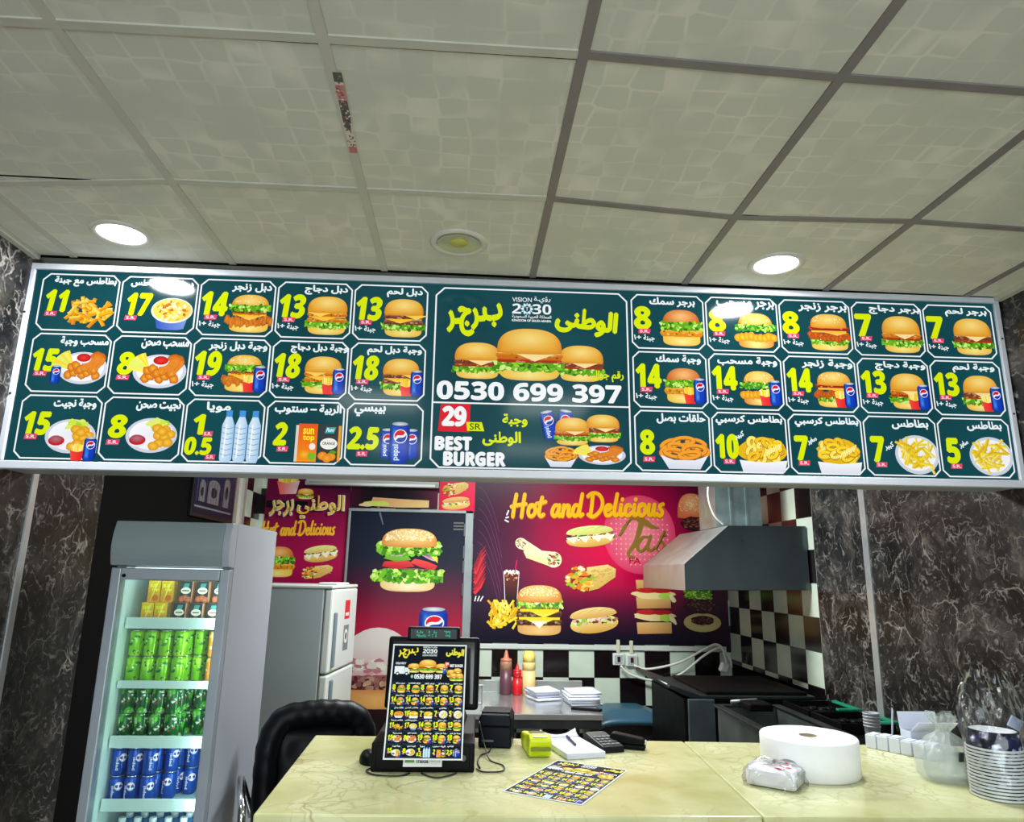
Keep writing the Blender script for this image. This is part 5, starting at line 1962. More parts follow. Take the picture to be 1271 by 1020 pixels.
# griddle with a sloped splash tray, under the hood
t = thing('griddle', 'dark steel griddle with a slanted tray rim under the range hood', 'griddle', (1.62, 4.72, 0.0))
MB().box(-0.3, -0.35, 0.42, 0.5, 0.4, 0.9).build('griddle_body', M_BLACKSTEEL, t, bevel=0.006)
MB().box(-0.28, -0.372, 0.6, -0.12, -0.35, 0.9).build('control_panel', mat('blue_grey_steel', (104, 118, 126), 0.35, 0.6, noise=0.15), t, bevel=0.004)
tr = MB()
tr.prism([(-0.40, 0.965), (-0.385, 0.98), (-0.2, 0.92), (0.5, 0.92), (0.5, 0.9), (-0.25, 0.9)], 'y', -0.36, 0.42)
tr.build('splash_tray', M_DARKSTEEL, t, bevel=0.005)
MB().tube([(-0.392, -0.35, 0.97), (-0.392, 0.41, 0.97)], 0.014, 10).build('tray_rim', mat('rim_steel', (70, 76, 78), 0.35, 0.9), t)
MB().box(-0.16, -0.34, 0.9205, 0.46, 0.36, 0.94).build('hot_plate', M_BLACKSTEEL, t, bevel=0.004)
for (x, y) in ((-0.28, -0.33), (0.44, -0.33), (-0.28, 0.34), (0.44, 0.34)):
    MB().box(x, y, 0, x + 0.045, y + 0.045, 0.42).build('leg', M_DARKSTEEL, t)
MB().tube([(-0.1, -0.4, 0.72), (-0.1, -0.4, 0.82)], 0.009, 8).build('knob_bar', M_BLACK, t)

# black oven in the corner
t = thing('oven', 'large black oven in the back right corner behind the griddle', 'oven', (1.9, 5.46, 0.0))
MB().box(-0.32, -0.24, 0.06, 0.3, 0.26, 0.85).build('oven_body', M_BLACKSTEEL, t, bevel=0.01)
MB().box(-0.28, -0.256, 0.2, 0.26, -0.24, 0.72).build('oven_door', M_BLACK, t, bevel=0.006)
MB().tube([(-0.3, -0.3, 0.68), (-0.3, -0.28, 0.68), (0.18, -0.28, 0.68), (0.18, -0.3, 0.68)][1:3], 0.012, 8).build('handle', M_DARKSTEEL, t)
for (x, y) in ((-0.3, -0.22), (0.26, -0.22), (-0.3, 0.22), (0.26, 0.22)):
    MB().lathe([(0.02, 0), (0.02, 0.06)], (x + 0.01, y + 0.01, 0), n=12).build('foot', M_BLACK, t)

# deep fryer along the right wall
t = thing('deep_fryer', 'dark stainless deep fryer with an open oil tank behind the counter', 'fryer', (1.5, 3.1, 0.0))
MB().box(0, 0, 0.1, 0.36, 0.76, 0.72).build('cabinet', M_DARKSTEEL, t, bevel=0.005)
f = MB()
o_ = [(-0.17, 0.0), (0.15, 0.0), (0.15, 0.72), (-0.17, 0.72)]
# tank walls as four sheets with a folded rim
f.box(-0.17, 0.0, 0.7, -0.155, 0.72, 0.95).box(0.135, 0.0, 0.7, 0.15, 0.72, 0.95).box(-0.155, 0.0, 0.7, 0.135, 0.015, 0.95).box(-0.155, 0.705, 0.7, 0.135, 0.72, 0.95).box(-0.155, 0.015, 0.7, 0.135, 0.705, 0.72)
f.build('oil_tank', mat('tank_steel', (112, 120, 118), 0.34, 0.7, noise=0.2), t)
r = MB()
r.box(-0.19, -0.015, 0.95, -0.15, 0.735, 0.962).box(0.13, -0.015, 0.95, 0.17, 0.735, 0.962).box(-0.15, -0.015, 0.95, 0.13, 0.018, 0.962).box(-0.15, 0.702, 0.95, 0.13, 0.735, 0.962)
r.build('tank_rim', M_DARKSTEEL, t, bevel=0.003)
MB().box(-0.154, 0.02, 0.78, 0.134, 0.70, 0.8).build('frying_oil', mat('dark_oil', (34, 26, 12), 0.12), t)
MB().box(-0.06, 0.56, 0.955, 0.06, 0.7, 0.99).build('control_head', M_BLACKSTEEL, t, bevel=0.006)
MB().tube([(-0.1, 0.715, 0.975), (0.04, 0.715, 0.985)], 0.01, 8).build('handle', mat('pale_handle', (150, 156, 156), 0.4, 0.5), t)

t = thing('side_cabinet', 'black steel cabinet against the right wall holding the green-handled trays', 'cabinet', (1.88, 3.1, 0.0))
MB().box(0, 0, 0.06, 0.33, 1.2, 0.86).build('cabinet_body', M_BLACKSTEEL, t, bevel=0.006)
for (x, y) in ((0.02, 0.02), (0.28, 0.02), (0.02, 1.14), (0.28, 1.14)):
    MB().box(x, y, 0, x + 0.04, y + 0.04, 0.06).build('foot', M_BLACK, t)
for i, (y, lab) in enumerate(((4.12, 'black tray with a green rim on the cabinet, farther from the counter'), (3.78, 'black tray with a green rim on the cabinet, nearer to the counter'))):
    t = thing('food_tray', lab, 'tray', (2.02, y, 0.8605), 0, 'green-rimmed trays on the side cabinet')
    b = MB()
    b.box(-0.14, -0.16, 0.0, 0.14, 0.16, 0.012).box(-0.14, -0.16, 0.012, -0.128, 0.16, 0.05).box(0.128, -0.16, 0.012, 0.14, 0.16, 0.05).box(-0.128, 0.148, 0.012, 0.128, 0.16, 0.05).box(-0.128, -0.16, 0.012, 0.128, -0.148, 0.05)
    b.build('tray_body', M_BLACKSTEEL, t)
    g = MB()
    g.box(0.02, -0.175, 0.05, 0.155, -0.145, 0.062).box(0.125, -0.145, 0.05, 0.155, 0.1, 0.062)
    g.build('green_rim', mat('green_plastic', (22, 150, 112), 0.4), t, bevel=0.003)
    for q in range(4):
        MB().lathe([(0.028, 0), (0.03, 0.02), (0.02, 0.028)], (-0.08 + 0.05 * q, 0.02 * (q % 2), 0.012), n=10).build('tray_lump', M_BLACKSTEEL, t)
for k in range(5):
    o = MB().lathe([(0.03, 0.0), (0.036, 0.06), (0.0385, 0.062), (0.0385, 0.068), (0.0366, 0.068), (0.0296, 0.003)], n=18, caps=False).build('plastic_cup', mat('clear_grey_plastic', (190, 196, 200), 0.2), None, loc=(1.97, 3.5, 0.8605 + 0.014 * k))
    tag(o, ('bottom', 'second', 'middle', 'fourth', 'top')[k] + ' cup of the small stack of grey plastic cups by the fryer', 'cup', 'stack of plastic cups by the fryer')
o = MB().box(-0.002, -0.06, 0, 0.002, 0.06, 0.13).build('price_card', mat('white_card', (206, 212, 226), 0.6), None, loc=(2.1, 3.56, 0.8605), rot=(0, 0.1, -0.5))
tag(o, 'small white card standing behind the plastic cups', 'card')
# ------------------------------------------------------------------ white refrigerator
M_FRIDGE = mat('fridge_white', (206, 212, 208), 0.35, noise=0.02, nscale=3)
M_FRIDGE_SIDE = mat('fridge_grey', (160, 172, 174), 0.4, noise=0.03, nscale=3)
t = thing('refrigerator', 'white two-door refrigerator standing sideways beside the drinks cooler', 'refrigerator', (-0.817, 4.6, 0.0), math.radians(-6.2))
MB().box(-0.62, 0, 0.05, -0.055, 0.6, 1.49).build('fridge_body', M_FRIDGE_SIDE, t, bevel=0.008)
MB().box(-0.625, -0.004, 1.49, -0.002, 0.604, 1.51).build('top_panel', M_FRIDGE, t, bevel=0.006)
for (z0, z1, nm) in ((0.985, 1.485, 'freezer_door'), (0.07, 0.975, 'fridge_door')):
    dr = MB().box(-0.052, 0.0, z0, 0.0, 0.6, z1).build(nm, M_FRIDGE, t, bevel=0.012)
    hz = (z0 + 0.03, z0 + 0.36) if nm == 'freezer_door' else (z1 - 0.4, z1 - 0.03)
    hb = MB()
    hb.box(-0.001, 0.05, hz[0], 0.018, 0.085, hz[1])
    hb.build('handle', mat('grey_handle', (112, 126, 136), 0.35), dr, bevel=0.008)
a = Art(dz=3e-5, seed=3)
a.rect(0.3, 1.29, 0.42, 1.41, (206, 40, 52))
a.rect(0.32, 1.31, 0.4, 1.33, (240, 220, 220))
a.build('red_sticker', M_PRINT, t, loc=(0.0008, 0, 0), rot=(math.pi / 2, 0, math.pi / 2))
a = Art(dz=3e-5, seed=4)
a.rect(0.3, 1.09, 0.42, 1.25, (120, 124, 126))
a.oval(0.36, 1.18, 0.04, 0.045, (220, 224, 220))
a.oval(0.36, 1.18, 0.02, 0.025, (50, 50, 54))
a.build('grey_sticker', M_PRINT, t, loc=(0.0008, 0, 0), rot=(math.pi / 2, 0, math.pi / 2))
for (x, y) in ((-0.58, 0.04), (-0.1, 0.04), (-0.58, 0.56), (-0.1, 0.56)):
    MB().lathe([(0.02, 0), (0.02, 0.05)], (x, y, 0), n=12).build('foot', M_BLACK, t)
o = MB().box(-0.05, -0.12, 0, 0.08, 0.06, 0.014).build('folded_cloth', mat('white_cloth', (220, 222, 216), 0.8), None, bevel=0.005, loc=(-0.87, 4.92, 1.5105), rot=(0, 0, -0.3))
tag(o, 'folded white cloth lying on top of the white refrigerator', 'cloth')

# ------------------------------------------------------------------ drinks cooler
M_COOLER = mat('cooler_grey', (156, 163, 174), 0.38, noise=0.02, nscale=3)
M_HEADER = mat('cooler_header', (128, 142, 146), 0.4, noise=0.03, nscale=4)
M_LINER = mat('cooler_liner', (214, 236, 232), 0.4)
CX0, CX1, CY0, CY1, CZ = -1.342, -0.9, 2.88, 3.46, 1.775
cool = thing('drinks_cooler', 'tall grey glass-door drinks cooler full of cans left of the counter', 'cooler', ((CX0 + CX1) / 2, CY0, 0.0))
cxm = (CX0 + CX1) / 2
lx = lambda x: x - cxm
ly = lambda y: y - CY0
b = MB()
b.box(lx(CX0), 0, 0.0, lx(CX0) + 0.03, 0.58, CZ)
b.box(lx(CX1) - 0.03, 0, 0.0, lx(CX1), 0.58, CZ)
b.box(lx(CX0) + 0.03, 0.55, 0.0, lx(CX1) - 0.03, 0.58, CZ)
b.box(lx(CX0) + 0.03, 0, 1.6, lx(CX1) - 0.03, 0.55, CZ)
b.box(lx(CX0) + 0.03, 0, 0.0, lx(CX1) - 0.03, 0.55, 0.28)
b.build('cabinet', M_COOLER, cool)
li = MB()
li.box(lx(CX0) + 0.031, 0.002, 0.281, lx(CX0) + 0.036, 0.549, 1.599)
li.box(lx(CX1) - 0.036, 0.002, 0.281, lx(CX1) - 0.031, 0.549, 1.599)
li.box(lx(CX0) + 0.036, 0.544, 0.281, lx(CX1) - 0.036, 0.549, 1.599)
li.build('liner', M_LINER, cool)
# bulged lamp header
pr = [(0.0, 1.603)]
for k in range(9):
    tt = k / 8
    pr.append((-0.05 - 0.03 * math.sin(math.pi * (0.15 + 0.75 * tt)), 1.606 + 0.166 * tt))
pr.append((0.0, 1.776))
MB().prism(pr, 'x', lx(CX0) + 0.002, lx(CX1) - 0.028, smooth=False).build('header_panel', M_HEADER, cool, bevel=0.003)
MB().prism([(p[0] - 0.002, p[1]) for p in pr], 'x', lx(CX1) - 0.0275, lx(CX1)).build('header_cap', M_COOLER, cool, bevel=0.003)
d = MB()
dx0, dx1 = lx(CX0), lx(CX1)
d.box(dx0, -0.045, 0.27, dx0 + 0.036, -0.004, 1.597)
d.box(dx1 - 0.038, -0.045, 0.27, dx1, -0.004, 1.597)
d.box(dx0 + 0.036, -0.045, 1.553, dx1 - 0.038, -0.004, 1.597)
d.box(dx0 + 0.036, -0.045, 0.27, dx1 - 0.038, -0.004, 0.33)
df = d.build('door_frame', mat('door_grey', (152, 162, 172), 0.35, 0.3, noise=0.03), cool, bevel=0.004)


def glass_mat(name, tint, gl=0.06, rough=0.03):
    m = bpy.data.materials.new(name)
    m.use_nodes = True
    nt = m.node_tree
    nt.nodes.remove(nt.nodes['Principled BSDF'])
    tr = nt.nodes.new('ShaderNodeBsdfTransparent')
    tr.inputs['Color'].default_value = (*tint, 1)
    go = nt.nodes.new('ShaderNodeBsdfGlossy')
    go.inputs['Roughness'].default_value = rough
    mx = nt.nodes.new('ShaderNodeMixShader')
    lw = nt.nodes.new('ShaderNodeLayerWeight')
    lw.inputs['Blend'].default_value = 0.25
    mr = nt.nodes.new('ShaderNodeMapRange')
    mr.inputs['To Min'].default_value = gl * 0.5
    mr.inputs['To Max'].default_value = gl * 6
    nt.links.new(lw.outputs['Fresnel'], mr.inputs['Value'])
    nt.links.new(mr.outputs['Result'], mx.inputs['Fac'])
    nt.links.new(tr.outputs[0], mx.inputs[1])
    nt.links.new(go.outputs[0], mx.inputs[2])
    nt.links.new(mx.outputs[0], nt.nodes['Material Output'].inputs['Surface'])
    _mats[name] = m
    return m


M_PANE = glass_mat('door_glass', (0.93, 0.985, 0.97))
MB().box(dx0 + 0.036, -0.03, 0.33, dx1 - 0.038, -0.024, 1.553).build('door_glass', M_PANE, cool)
MB().lathe([(0.006, -0.006), (0.007, 0)], (dx0 + 0.05, -0.046, 1.568), n=12, axis='y').build('lock', M_BLACK, cool)
# lamp tube inside the cooler
MB().box(lx(CX0) + 0.06, 0.02, 1.585, lx(CX1) - 0.06, 0.05, 1.598).build('cooler_lamp', mat('cooler_lamp_lit', (255, 255, 255), 0.5, emit=(225, 250, 255), estr=4.5), cool)
lamp('cooler_side_light', (CX1 - 0.037, CY0 + 0.006, 0.95), 0.01, 3.0, (0.82, 1.0, 0.97), rot=(math.pi / 2, 0, math.radians(38)), size_y=1.2, shape='RECTANGLE')
SH = [1.383, 1.166, 0.957, 0.742, 0.52]
M_SHELF = mat('shelf_white', (206, 230, 226), 0.4)
for k, z in enumerate(SH):
    s = MB()
    s.box(lx(CX0) + 0.037, 0.05, z - 0.008, lx(CX1) - 0.037, 0.54, z)
    sh = s.build('shelf', M_SHELF, cool)
    MB().box(lx(CX0) + 0.042, 0.038, z - 0.014, lx(CX1) - 0.042, 0.049, z + (0.028 if k in (0, 2, 3) else 0.014)).build('price_rail', M_SHELF, sh, bevel=0.002)

# --- cans and cartons
M_CANLID = mat('can_lid', (196, 202, 206), 0.25, 0.9)


def can_art_mat(name, base, blot, lines, scale, seed=0.0):
    """printed can: base colour with blotches of a second colour and streaks of a third"""
    m, nt, b, tc = nodes_of(name, 0.25, 0.5)
    mp = nd(nt, 'ShaderNodeMapping')
    mp.inputs['Location'].default_value = (seed, seed * 0.7, 0)
    nt.links.new(tc.outputs['Object'], mp.inputs['Vector'])
    n1 = nd(nt, 'ShaderNodeTexNoise')
    n1.inputs['Scale'].default_value = scale
    n1.inputs['Detail'].default_value = 2
    nt.links.new(mp.outputs['Vector'], n1.inputs['Vector'])
    f1 = nd(nt, 'ShaderNodeMapRange')
    f1.inputs['From Min'].default_value = 0.52
    f1.inputs['From Max'].default_value = 0.58
    nt.links.new(n1.outputs['Fac'], f1.inputs['Value'])
    col = mixn(nt, f1.outputs['Result'], L3(base), L3(blot))
    n2 = nd(nt, 'ShaderNodeTexNoise')
    n2.inputs['Scale'].default_value = scale * 1.7
    nt.links.new(mp.outputs['Vector'], n2.inputs['Vector'])
    f2 = nd(nt, 'ShaderNodeMapRange')
    f2.inputs['From Min'].default_value = 0.6
    f2.inputs['From Max'].default_value = 0.64
    nt.links.new(n2.outputs['Fac'], f2.inputs['Value'])
    col = mixn(nt, f2.outputs['Result'], col, L3(lines))
    nt.links.new(col, b.inputs['Base Color'])
    b.inputs['Metallic'].default_value = 0.25
    return m


M_LIME = can_art_mat('lime_can', (128, 206, 20), (176, 232, 50), (30, 110, 60), 26)
M_DEW = can_art_mat('dark_green_can', (16, 92, 44), (84, 190, 40), (206, 226, 190), 24)
M_ORANGE = can_art_mat('orange_can', (238, 150, 40), (250, 214, 120), (250, 246, 240), 22)
M_BLUE = mat('blue_can', (10, 74, 176), 0.25, 0.3)
CR, CH = 0.0265, 0.097


def make_can(name, label, m, z, group, deco=None):
    o = MB().lathe([(CR * 0.78, 0.0), (CR, 0.007), (CR, CH - 0.012), (CR * 0.84, CH - 0.003)], n=20).build(name, m, None, loc=(0, 0, z))
    tag(o, label, 'drink can', group)
    ld = MB().lathe([(CR * 0.84, CH - 0.003), (CR * 0.86, CH), (CR * 0.78, CH), (CR * 0.74, CH - 0.004), (0.0005, CH - 0.004)], n=18, caps=False).build('can_lid', M_CANLID, o)
    if deco:
        deco(o)
    return o


def curved_print(o, art, radius, zc, name, m):
    """wrap a small print round a can"""
    ob = art.build(name, m, o, rot=(0, 0, 0))
    for v in ob.data.vertices:
        x, y, z = v.co
        r = radius + 0.0003 + z
        v.co = (r * math.sin(x / radius), -r * math.cos(x / radius), zc + y)
    return ob


def deco_blue(o):
    a = Art(dz=1.5e-5, seed=2)
    cola_mark(a, 0.004, 0.014, 0.014)
    a.push(-0.016, 0, 1, 1, math.pi / 2)
    a.text('pepsi', (-0.028, -0.007, 0.016, 0.006), (240, 245, 255), bold=0.01)
    a.pop()
    curved_print(o, a, CR, CH / 2, 'can_print', M_PRINT)


def deco_lime(o):
    a = Art(dz=1.5e-5, seed=2)
    a.push(0.0, 0.012, 1, 1, 0.45)
    a.stroke([(-0.02, -0.004), (0.0, 0.003), (0.02, 0.0)], [0.004, 0.009, 0.003], (24, 70, 80))
    a.stroke([(-0.006, -0.001), (0.01, 0.003)], 0.003, (230, 250, 240))
    a.pop()
    curved_print(o, a, CR, CH / 2, 'can_print', M_PRINT)


def deco_dew(o):
    a = Art(dz=1.5e-5, seed=2)
    a.push(0.0, 0.008, 1, 1, 0.5)
    a.stroke([(-0.022, -0.002), (-0.008, 0.004), (0.006, -0.003), (0.022, 0.002)], 0.008, (220, 235, 220))
    a.stroke([(-0.014, -0.011), (0.004, -0.009)], 0.006, (214, 60, 50))
    a.pop()
    curved_print(o, a, CR, CH / 2, 'can_print', M_PRINT)


NTH = ('first', 'second', 'third', 'fourth', 'fifth', 'sixth', 'seventh')
ROWW = ('front row', 'second row back', 'third row back', 'fourth row back')
gx0, gy0, px, py = -1.272, 2.972, 0.0565, 0.062


def fill(name, kind, z, m, deco, group, starts, layers=2, depth=4, jit=0.003, shift=0.0):
    """starts[c] = how many places are empty at the front of column c"""
    proto = None
    rr = random.Random(kind)
    for c, s0 in enumerate(starts):
        for r in range(s0, depth + (1 if s0 > 1 else 0)):
            for l in range(layers):
                lab = '%s can, %s layer, %s column from the left, %s' % (kind, ('lower', 'upper')[l], NTH[c], ROWW[r] if r < 4 else 'last row')
                loc = (gx0 + shift + px * c + (rr.random() - 0.5) * jit, gy0 + py * r + (rr.random() - 0.5) * jit, z + l * (CH + 0.0006))
                if proto is None:
                    proto = make_can(name, lab, m, z, group, deco)
                    proto.location = loc
                    proto.rotation_euler = (0, 0, 0.5)
                else:
                    dup(proto, loc, (rr.random() - 0.25) * 1.6, lab)


fill('lime_soda_can', 'lime green soda', SH[1] + 0.0006, M_LIME, deco_lime, 'lime green cans on the second cooler shelf', (0, 0, 0, 0, 1, 3))
fill('green_soda_can', 'dark green leafy soda', SH[2] + 0.0006, M_DEW, deco_dew, 'dark green cans on the third cooler shelf', (0, 0, 0, 0, 2, 3))
fill('cola_can', 'blue cola', SH[3] + 0.0006, M_BLUE, deco_blue, 'blue cans on the fourth cooler shelf', (0, 0, 0, 1, 2), shift=-0.004)
proto = None
for l in range(2):
    for r in range(3):
        lab = 'orange soda can, %s layer, %s, beside the lime green cans' % (('lower', 'upper')[l], ROWW[r])
        loc = (-0.968, gy0 - 0.005 + py * r, SH[1] + 0.0006 + l * (CH + 0.0006))
        if proto is None:
            proto = make_can('orange_soda_can', lab, M_ORANGE, SH[1], 'orange cans at the right end of the second cooler shelf')
            proto.location = loc
        else:
            dup(proto, loc, 0.4 * r + l, lab)

# juice cartons on the top shelf
JW, JD, JH = 0.046, 0.036, 0.082


def carton_print(a, kind):
    if kind == 'yellow':
        a.field(0, 0, JW, JH, 2, 4, lambda u, v: mixc((226, 150, 40), (236, 196, 30), v))
        a.text('sun', (0.006, 0.056, 0.03, 0.07), (250, 250, 60), bold=0.03)
        a.text('top', (0.014, 0.04, 0.04, 0.054), (250, 250, 60), bold=0.03)
        a.stroke([(0.012, 0.004), (0.036, 0.078)], 0.003, (250, 246, 120))
        a.oval(0.03, 0.016, 0.012, 0.012, (206, 110, 30))
    else:
        a.rect(0, 0, JW, JH, (52, 56, 56))
        a.poly([(0.012, 0.058), (0.016, 0.074), (0.036, 0.074), (0.032, 0.058)], (70, 150, 140))
        a.oval(0.023, 0.046, 0.019, 0.013, (238, 236, 216))
        a.rect(0.01, 0.043, 0.036, 0.049, (150, 130, 100))
        for (x, y) in ((0.01, 0.014), (0.024, 0.018), (0.036, 0.012)):
            a.oval(x, y, 0.012, 0.012, (206, 130, 90), edge=(170, 90, 60))


def make_carton(name, label, kind, group):
    o = MB().box(0, 0, 0, JW, JD, JH).build(name, mat('carton_yellow', (214, 190, 110), 0.5) if kind == 'yellow' else mat('carton_peach', (222, 176, 136), 0.5), None, bevel=0.001)
    tag(o, label, 'juice carton', group)
    a = Art(dz=1.5e-5, seed=7, detail=0.6)
    carton_print(a, kind)
    a.build('carton_print', M_PRINT, o, loc=(0, -0.0003, 0))
    if kind == 'yellow':
        MB().tube([(0.03, -0.003, 0.074), (0.014, -0.003, 0.008)], 0.0016, 6).build('straw', mat('yellow_straw', (240, 226, 90), 0.4), o)
    return o


def carton_run(name, kind, kindname, xs, group):
    proto = None
    for ci, x in enumerate(xs):
        for r in range(4):
            for l in range(2):
                lab = '%s, %s layer, %s column, %s' % (kindname, ('lower', 'upper')[l], NTH[ci], ROWW[r])
                loc = (x + 0.012 * l, 2.952 + 0.0 * l + (JD + 0.002) * r + 0.012 * l, SH[0] + 0.0006 + l * (JH + 0.0008))
                if proto is None:
                    proto = make_carton(name, lab, kind, group)
                    proto.location = loc
                else:
                    dup(proto, loc, 0.0, lab)


carton_run('juice_carton', 'yellow', 'yellow juice carton with a straw', (-1.262, -1.212), 'yellow juice cartons on the top cooler shelf')
carton_run('juice_carton', 'dark', 'dark juice carton with a white oval', (-1.14, -1.075, -1.01), 'dark juice cartons on the top cooler shelf')
# water bottles on the lowest visible shelf
M_WATER = mat('blue_water_plastic', (70, 130, 190), 0.15, noise=0.1, nscale=60)
proto = None
for c in range(6):
    for r in range(3):
        lab = 'blue water bottle, lowest visible cooler shelf, %s column, %s' % (NTH[c], ROWW[r])
        loc = (-1.25 + 0.056 * c, 3.0 + 0.062 * r, SH[4] + 0.0006)
        if proto is None:
            proto = MB().lathe([(0.024, 0), (0.027, 0.008), (0.027, 0.11), (0.022, 0.13), (0.012, 0.148)], n=18).build('water_bottle', M_WATER, None, loc=loc)
            tag(proto, lab, 'water bottle', 'water bottles in the drinks cooler')
            MB().lathe([(0.0135, 0.148), (0.0135, 0.164), (0.012, 0.166)], n=14).build('bottle_cap', mat('white_cap', (225, 235, 240), 0.4), proto)
        else:
            dup(proto, loc, 0.0, lab)

# ------------------------------------------------------------------ black padded chair
M_LEATHER = mat('black_leather', (9, 12, 19), 0.42, spec=0.2, noise=0.2, nscale=30)
M_CHROME = mat('chrome', (210, 214, 216), 0.12, 1.0)
t = thing('office_chair', 'black puffy leather office chair with chrome arms behind the counter', 'chair', (-0.6, 3.28, 0.0), math.radians(18))


def pillow(w, h, d, px_, n=16, pw=4.0, tuft=0.0):
    """a cushion in the XZ plane, thickness along Y"""
    mb = MB()

    def side(sg):
        def fn(u, v):
            x, z = (u - 0.5) * 2, (v - 0.5) * 2
            k = max(0.0, 1 - abs(x) ** pw) ** 0.5 * max(0.0, 1 - abs(z) ** pw) ** 0.5
            return (x * w / 2, sg * d / 2 * k * (1 + tuft * math.sin(x * 9) * math.sin(z * 8)), z * h / 2)
        return fn
    mb.grid(side(-1), n, n)
    mb.grid(lambda u, v: side(1)(1 - u, v), n, n)
    return mb


back = MB()
# rolled border: an arch of stuffed leather
arch = [(-0.19, 0, 0.55), (-0.2, 0.0, 0.75), (-0.195, -0.005, 0.9), (-0.15, -0.005, 0.985), (-0.05, -0.005, 1.005), (0.05, -0.005, 1.005), (0.15, -0.005, 0.985), (0.195, -0.005, 0.9), (0.2, 0.0, 0.75), (0.19, 0, 0.55)]
pts = smooth_line(arch, 6)
back.tube(pts, [0.052 + 0.0022 * math.sin(i * 1.9) for i in range(len(pts))], 14)
back.build('back_roll', M_LEATHER, t)
o = pillow(0.36, 0.44, 0.1, 0, 18, 6, 0.12).build('back_pad', M_LEATHER, t, loc=(0, 0.01, 0.74))
o = pillow(0.5, 0.5, 0.13, 0, 14, 6).build('seat', M_LEATHER, t, loc=(0, -0.2, 0.5), rot=(math.pi / 2, 0, 0))
for s in (-1, 1):
    ar = MB().tube(smooth_line([(s * 0.24, 0.02, 0.62), (s * 0.29, 0.0, 0.76), (s * 0.3, -0.14, 0.79), (s * 0.3, -0.36, 0.76), (s * 0.285, -0.38, 0.58), (s * 0.24, -0.3, 0.47)], 5), 0.014, 10)
    ar.build('armrest', M_CHROME, t)
MB().tube([(0, -0.2, 0.1), (0, -0.2, 0.44)], 0.028, 14).build('gas_column', M_CHROME, t)
for k in range(5):
    q = 2 * math.pi * k / 5 + 0.3
    lg = MB().tube([(0, -0.2, 0.11), (0.3 * math.cos(q), -0.2 + 0.3 * math.sin(q), 0.075)], [0.028, 0.018], 10).build('leg', M_CHROME, t)
    MB().lathe([(0.027, -0.02), (0.03, -0.012), (0.03, 0.012), (0.027, 0.02)], (0.3 * math.cos(q), -0.2 + 0.3 * math.sin(q), 0.03), n=16, axis='x').build('caster', M_BLACK, lg)
# ------------------------------------------------------------------ service counter
ZC = 1.07
M_CREAM = counter_mat()
t = thing('service_counter', 'long cream marble service counter with a dark red front', 'counter', (0.0, 1.75, 0.0))
yl = lambda y: y - 1.75
top = MB().prism([(-0.452, yl(1.758)), (0.699, yl(1.737)), (0.742, yl(2.482)), (-0.476, yl(2.545))], 'z', ZC - 0.028, ZC)
top.build('counter_top', M_CREAM, t, bevel=0.005)
MB().prism([(0.7015, yl(1.737)), (2.21, yl(1.712)), (2.21, yl(2.40)), (0.7445, yl(2.482))], 'z', ZC - 0.028, ZC).build('counter_top', M_CREAM, t, bevel=0.005)
MB().prism([(-0.44, yl(1.80)), (2.2, yl(1.75)), (2.2, yl(2.36)), (-0.46, yl(2.5))], 'z', 0.0, ZC - 0.0285).build('counter_base', mat('counter_base', (52, 20, 30), 0.5), t)
MB().prism([(-0.446, yl(1.765)), (2.2, yl(1.72)), (2.2, yl(1.735)), (-0.446, yl(1.78))], 'z', 0.1, ZC - 0.03).build('front_panel', mat('dark_red_laminate', (150, 20, 30), 0.35, noise=0.1), t)

# ------------------------------------------------------------------ cash drawer, touch screen, display, menu sheet
ZT = ZC + 0.0006
M_POS = mat('pos_black', (9, 10, 12), 0.45, spec=0.1)
t = thing('cash_drawer', 'black cash drawer under the touch screen on the counter', 'cash drawer', (-0.098, 2.095, ZT), math.radians(-1))
b = MB().prism([(-0.141, 0), (0.141, 0), (0.141, 0.074), (-0.141, 0.074)], 'y', 0.0, 0.4)
b.build('drawer_case', M_POS, t, bevel=0.005)
MB().box(-0.128, -0.004, 0.008, 0.128, 0.0, 0.066).build('drawer_front', mat('pos_black_front', (8, 8, 9), 0.45, spec=0.1), t, bevel=0.003)
MB().lathe([(0.008, -0.008), (0.009, -0.004)], (0.11, 0, 0.038), n=14, axis='y').build('lock', M_DARKSTEEL, t)
t = thing('touch_screen', 'black touch screen monitor on the cash drawer, behind the menu sheet', 'monitor', (-0.088, 2.27, ZT + 0.0745), math.radians(-4))
MB().prism([(-0.1, 0.0), (0.1, 0.0), (0.075, 0.05), (-0.075, 0.05)], 'y', 0.0, 0.2).build('stand_base', M_POS, t, bevel=0.006)
MB().box(-0.05, 0.06, 0.04, 0.05, 0.1, 0.2).build('stand_neck', M_POS, t, bevel=0.006)
sc = MB().box(-0.14, -0.022, 0.055, 0.14, 0.022, 0.262).build('screen_case', M_POS, t, bevel=0.008, rot=(math.radians(-8), 0, 0))
MB().box(-0.125, -0.0235, 0.072, 0.125, -0.022, 0.248).build('screen_glass', mat('screen_glass', (8, 9, 12), 0.08), sc)
MB().box(-0.02, 0.022, 0.225, 0.02, 0.037, 0.25).build('display_mast', M_POS, t)
